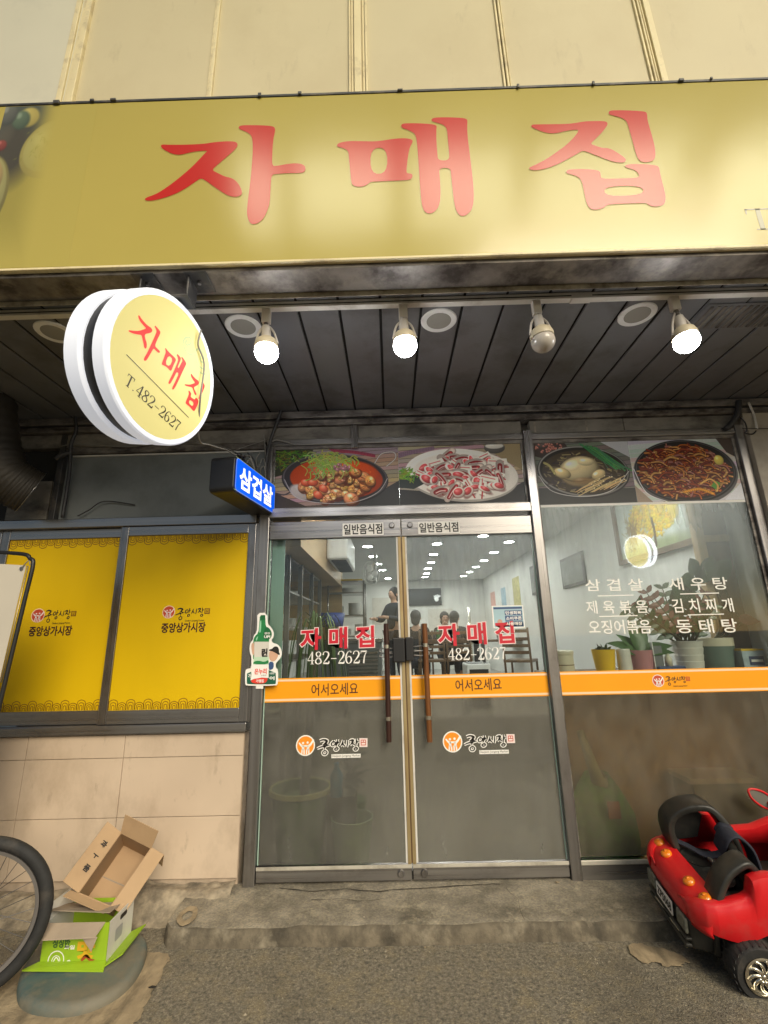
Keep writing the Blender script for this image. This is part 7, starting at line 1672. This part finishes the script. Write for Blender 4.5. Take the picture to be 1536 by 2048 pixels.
MB().hexa([(.29, -.17, .2), (.34, -.17, .2), (.40, .14, .2), (.35, .14, .2), (.25, -.16, .40), (.29, -.16, .40), (.35, .13, .44), (.31, .13, .44)]).build('seat_back', toy_black, t, bevel=.018, seg=3, smooth=True, auto=rad(40), world=False)
MB().hexa([(.33, -.17, .19), (.6, -.17, .19), (.6, .17, .19), (.33, .17, .19), (.33, -.17, .24), (.6, -.17, .25), (.6, .17, .25), (.33, .17, .24)]).build('seat', toy_black, t, bevel=.02, seg=3, smooth=True, auto=rad(40), world=False)
strap_m = mat('navy_webbing', (.02, .022, .035), .8, 0, .15, 60)
band([(.12, .17, .335), (.17, .12, .33), (.22, .06, .325), (.27, .01, .36), (.3, -.02, .41)], .02, .004, 'harness_strap', strap_m)
band([(.27, .03, .36), (.285, .01, .435), (.33, .0, .455), (.38, -.01, .4), (.40, -.02, .3)], .045, .006, 'harness_pad', strap_m)
band([(.29, .075, .42), (.31, .06, .455), (.35, .05, .45)], .02, .008, 'harness_pad', strap_m)
MB().box(.215, .245, .0, .04, .315, .328).build('buckle', steel, t, bevel=.004, world=False)
for y, w in ((.207, 1), (.105, 1), (-.105, 1), (-.207, 1)):
    xo = .055*(abs(y)/.262)**5
    o_ = Vector((.056+xo*.8, y*.97, .301-.012*(abs(y)/.262)**4)); a_ = Vector((-.35, 0, .94))
    l_ = MB().lathe([(0, -.002), (.025, -.002), (.0255, .004), (.022, .011), (.013, .015), (0, .016)], o_, a_, 24).build('tail_lamp', amber, t, smooth=True, auto=rad(60), world=False)
    MB().lathe([(0, .0155), (.007, .016), (.006, .02), (0, .021)], o_, a_, 12).build('lamp_tip', amber, l_, smooth=True, world=False)
# rear bumper with plate and clear lenses
MB().hexa([(.01, -.175, .07), (.1, -.185, .06), (.1, .185, .06), (.01, .175, .07), (-.006, -.185, .2), (.1, -.2, .2), (.1, .2, .2), (-.006, .185, .2)]).build('bumper', toy_black, t, bevel=.016, seg=3, smooth=True, auto=rad(40), world=False)
MB().box(-.016, .02, -.17, .17, .075, .092).build('bumper_ridge', toy_black, t, bevel=.006, world=False); MB().box(-.016, .02, -.175, .175, .105, .12).build('bumper_ridge', toy_black, t, bevel=.006, world=False)
for s in (-1, 1):
    MB().box(-.015, .0, .1*s if s > 0 else -.18, .18 if s > 0 else -.1, .135, .195).build('tail_lens', mat('smoky_lens', (.16, .16, .13), .15, 0, .3, 90) if 'smoky_lens' not in MATS else MATS['smoky_lens'], t, bevel=.01, world=False)
    MB().tube([(-.008, .07*s-.04, .098), (-.012, .07*s+.04, .098)], .004, 6).build('exhaust_trim', chrome, t, world=False)
PLF = (CM @ Vector((-.0125, .005, .162)), CM.to_3x3() @ Vector((0, -1, 0)), CM.to_3x3() @ Vector((0, 0, 1)))
lay('number_plate', outline_geo([rr(-.075, .075, -.03, .03, .005)]), PLF, white_print, t, .0, .003); write('ZP5068', PLF, -.066, .066, -.019, .019, black_print, t, off=.0035, bold=.03, name='plate_lettering')
# wheels
def wheel(x, y, sg):
    c = Vector((x, y, .085)); R_ = .105; W = .05
    tp = [(0, -W*.9), (R_*.55, -W*.9), (R_*.62, -W*.95), (R_*.92, -W*.95), (R_, -W*.7), (R_, W*.7), (R_*.92, W*.95), (R_*.62, W*.95), (R_*.55, W*.9), (0, W*.9)]
    w = MB().lathe(tp, c, (0, 1, 0), 36).build('wheel', black_rubber, t, smooth=True, auto=rad(35), world=False)
    for k in range(26):
        a = 2*math.pi*k/26; b = a+.07
        for s2 in (-1, 1):
            MB().hexa([c+Vector((r*math.cos(q), yy, r*math.sin(q))) for r in (R_*.985, R_*1.012) for q, yy in ((a, s2*W*.08), (b, s2*W*.2), (b+.02, s2*W*.9), (a+.02, s2*W*.8))]).build('tread_block', black_rubber, w, world=False)
    yo = sg*W*.96
    MB().lathe([(R_*.52, 0), (R_*.66, 0), (R_*.68, .006), (R_*.62, .008), (R_*.54, -.01), (R_*.52, -.01), (R_*.52, 0)], c+Vector((0, yo, 0)), (0, sg, 0), 36).build('rim', chrome, w, smooth=True, auto=rad(40), world=False)
    MB().lathe([(0, -.012), (R_*.56, -.012), (R_*.56, -.009), (0, -.009)], c+Vector((0, yo, 0)), (0, sg, 0), 24).build('rim_well', black_plastic, w, world=False)
    MB().lathe([(0, 0), (R_*.16, 0), (R_*.13, .008), (0, .01)], c+Vector((0, yo, 0)), (0, sg, 0), 18).build('hub_cap', chrome, w, smooth=True, world=False)
    for k in range(9):
        a = 2*math.pi*k/9
        pts = [c+Vector((r*R_*math.cos(a+q), yo+sg*h_, r*R_*math.sin(a+q))) for r, q, h_ in ((.12, 0, .004), (.3, .12, .004), (.45, .34, .002), (.57, .62, -.002))]
        MB().tube(spline(pts, 3), [.008]*3+[.007]*3+[.006]*4, 6).build('spoke', chrome, w, smooth=True, world=False)
wheel(.204, -.265, -1); wheel(.204, .225, 1); wheel(.88, -.25, -1); wheel(.88, .225, 1)
MB().box(.09, .3, -.2, .2, .05, .16).build('axle_housing', toy_black, t, bevel=.02, world=False)
# side mirror with red surround on the far side, windscreen bar and steering wheel
q = CM.inverted() @ PY(1518, 1592, -.10); rg_ = [q+Vector((.012*math.cos(a)+.0*math.sin(a)+.045*math.cos(a)*.5, .055*math.cos(a)*.5, -.03*math.cos(a)*1.0+.035*math.sin(a))) for a in np.linspace(0, 6.283, 29)[:-1]]
rg_ = [CM.inverted() @ PY(x, y, -.10) for x, y in ((1496, 1582), (1500, 1578), (1512, 1579), (1528, 1585), (1545, 1597), (1556, 1608), (1555, 1618), (1545, 1620), (1530, 1616), (1515, 1607), (1502, 1595))]
MB().tube(spline(rg_+[rg_[0]], 3)[:-1], .006, 8, closed=True).build('mirror_frame', toy_red, t, smooth=True, world=False)
MB().prism(rg_, (.003, .004, 0)).build('mirror_glass', mat('dull_mirror_plastic', (.2, .2, .17), .2, .3), t, world=False)
mc = sum(rg_, Vector())/len(rg_); MB().tube([mc+Vector((.03, 0, -.02)), (mc.x+.08, .24, .40)], .012, 8).build('mirror_stalk', toy_red, t, smooth=True, world=False)
MB().tube([(.62+.07*math.cos(a), .09*math.sin(a), .46+.07*math.cos(a)*.8) for a in np.linspace(0, 6.283, 25)[:-1]], .01, 8, closed=True).build('steering_wheel', black_plastic, t, smooth=True, world=False)
MB().tube([(.62, 0, .46), (.76, 0, .40)], .014, 8).build('steering_column', black_plastic, t, smooth=True, world=False)
MB().box(.66, .72, .0-.2, .2, .36, .42).build('dashboard', toy_black, t, bevel=.02, world=False)
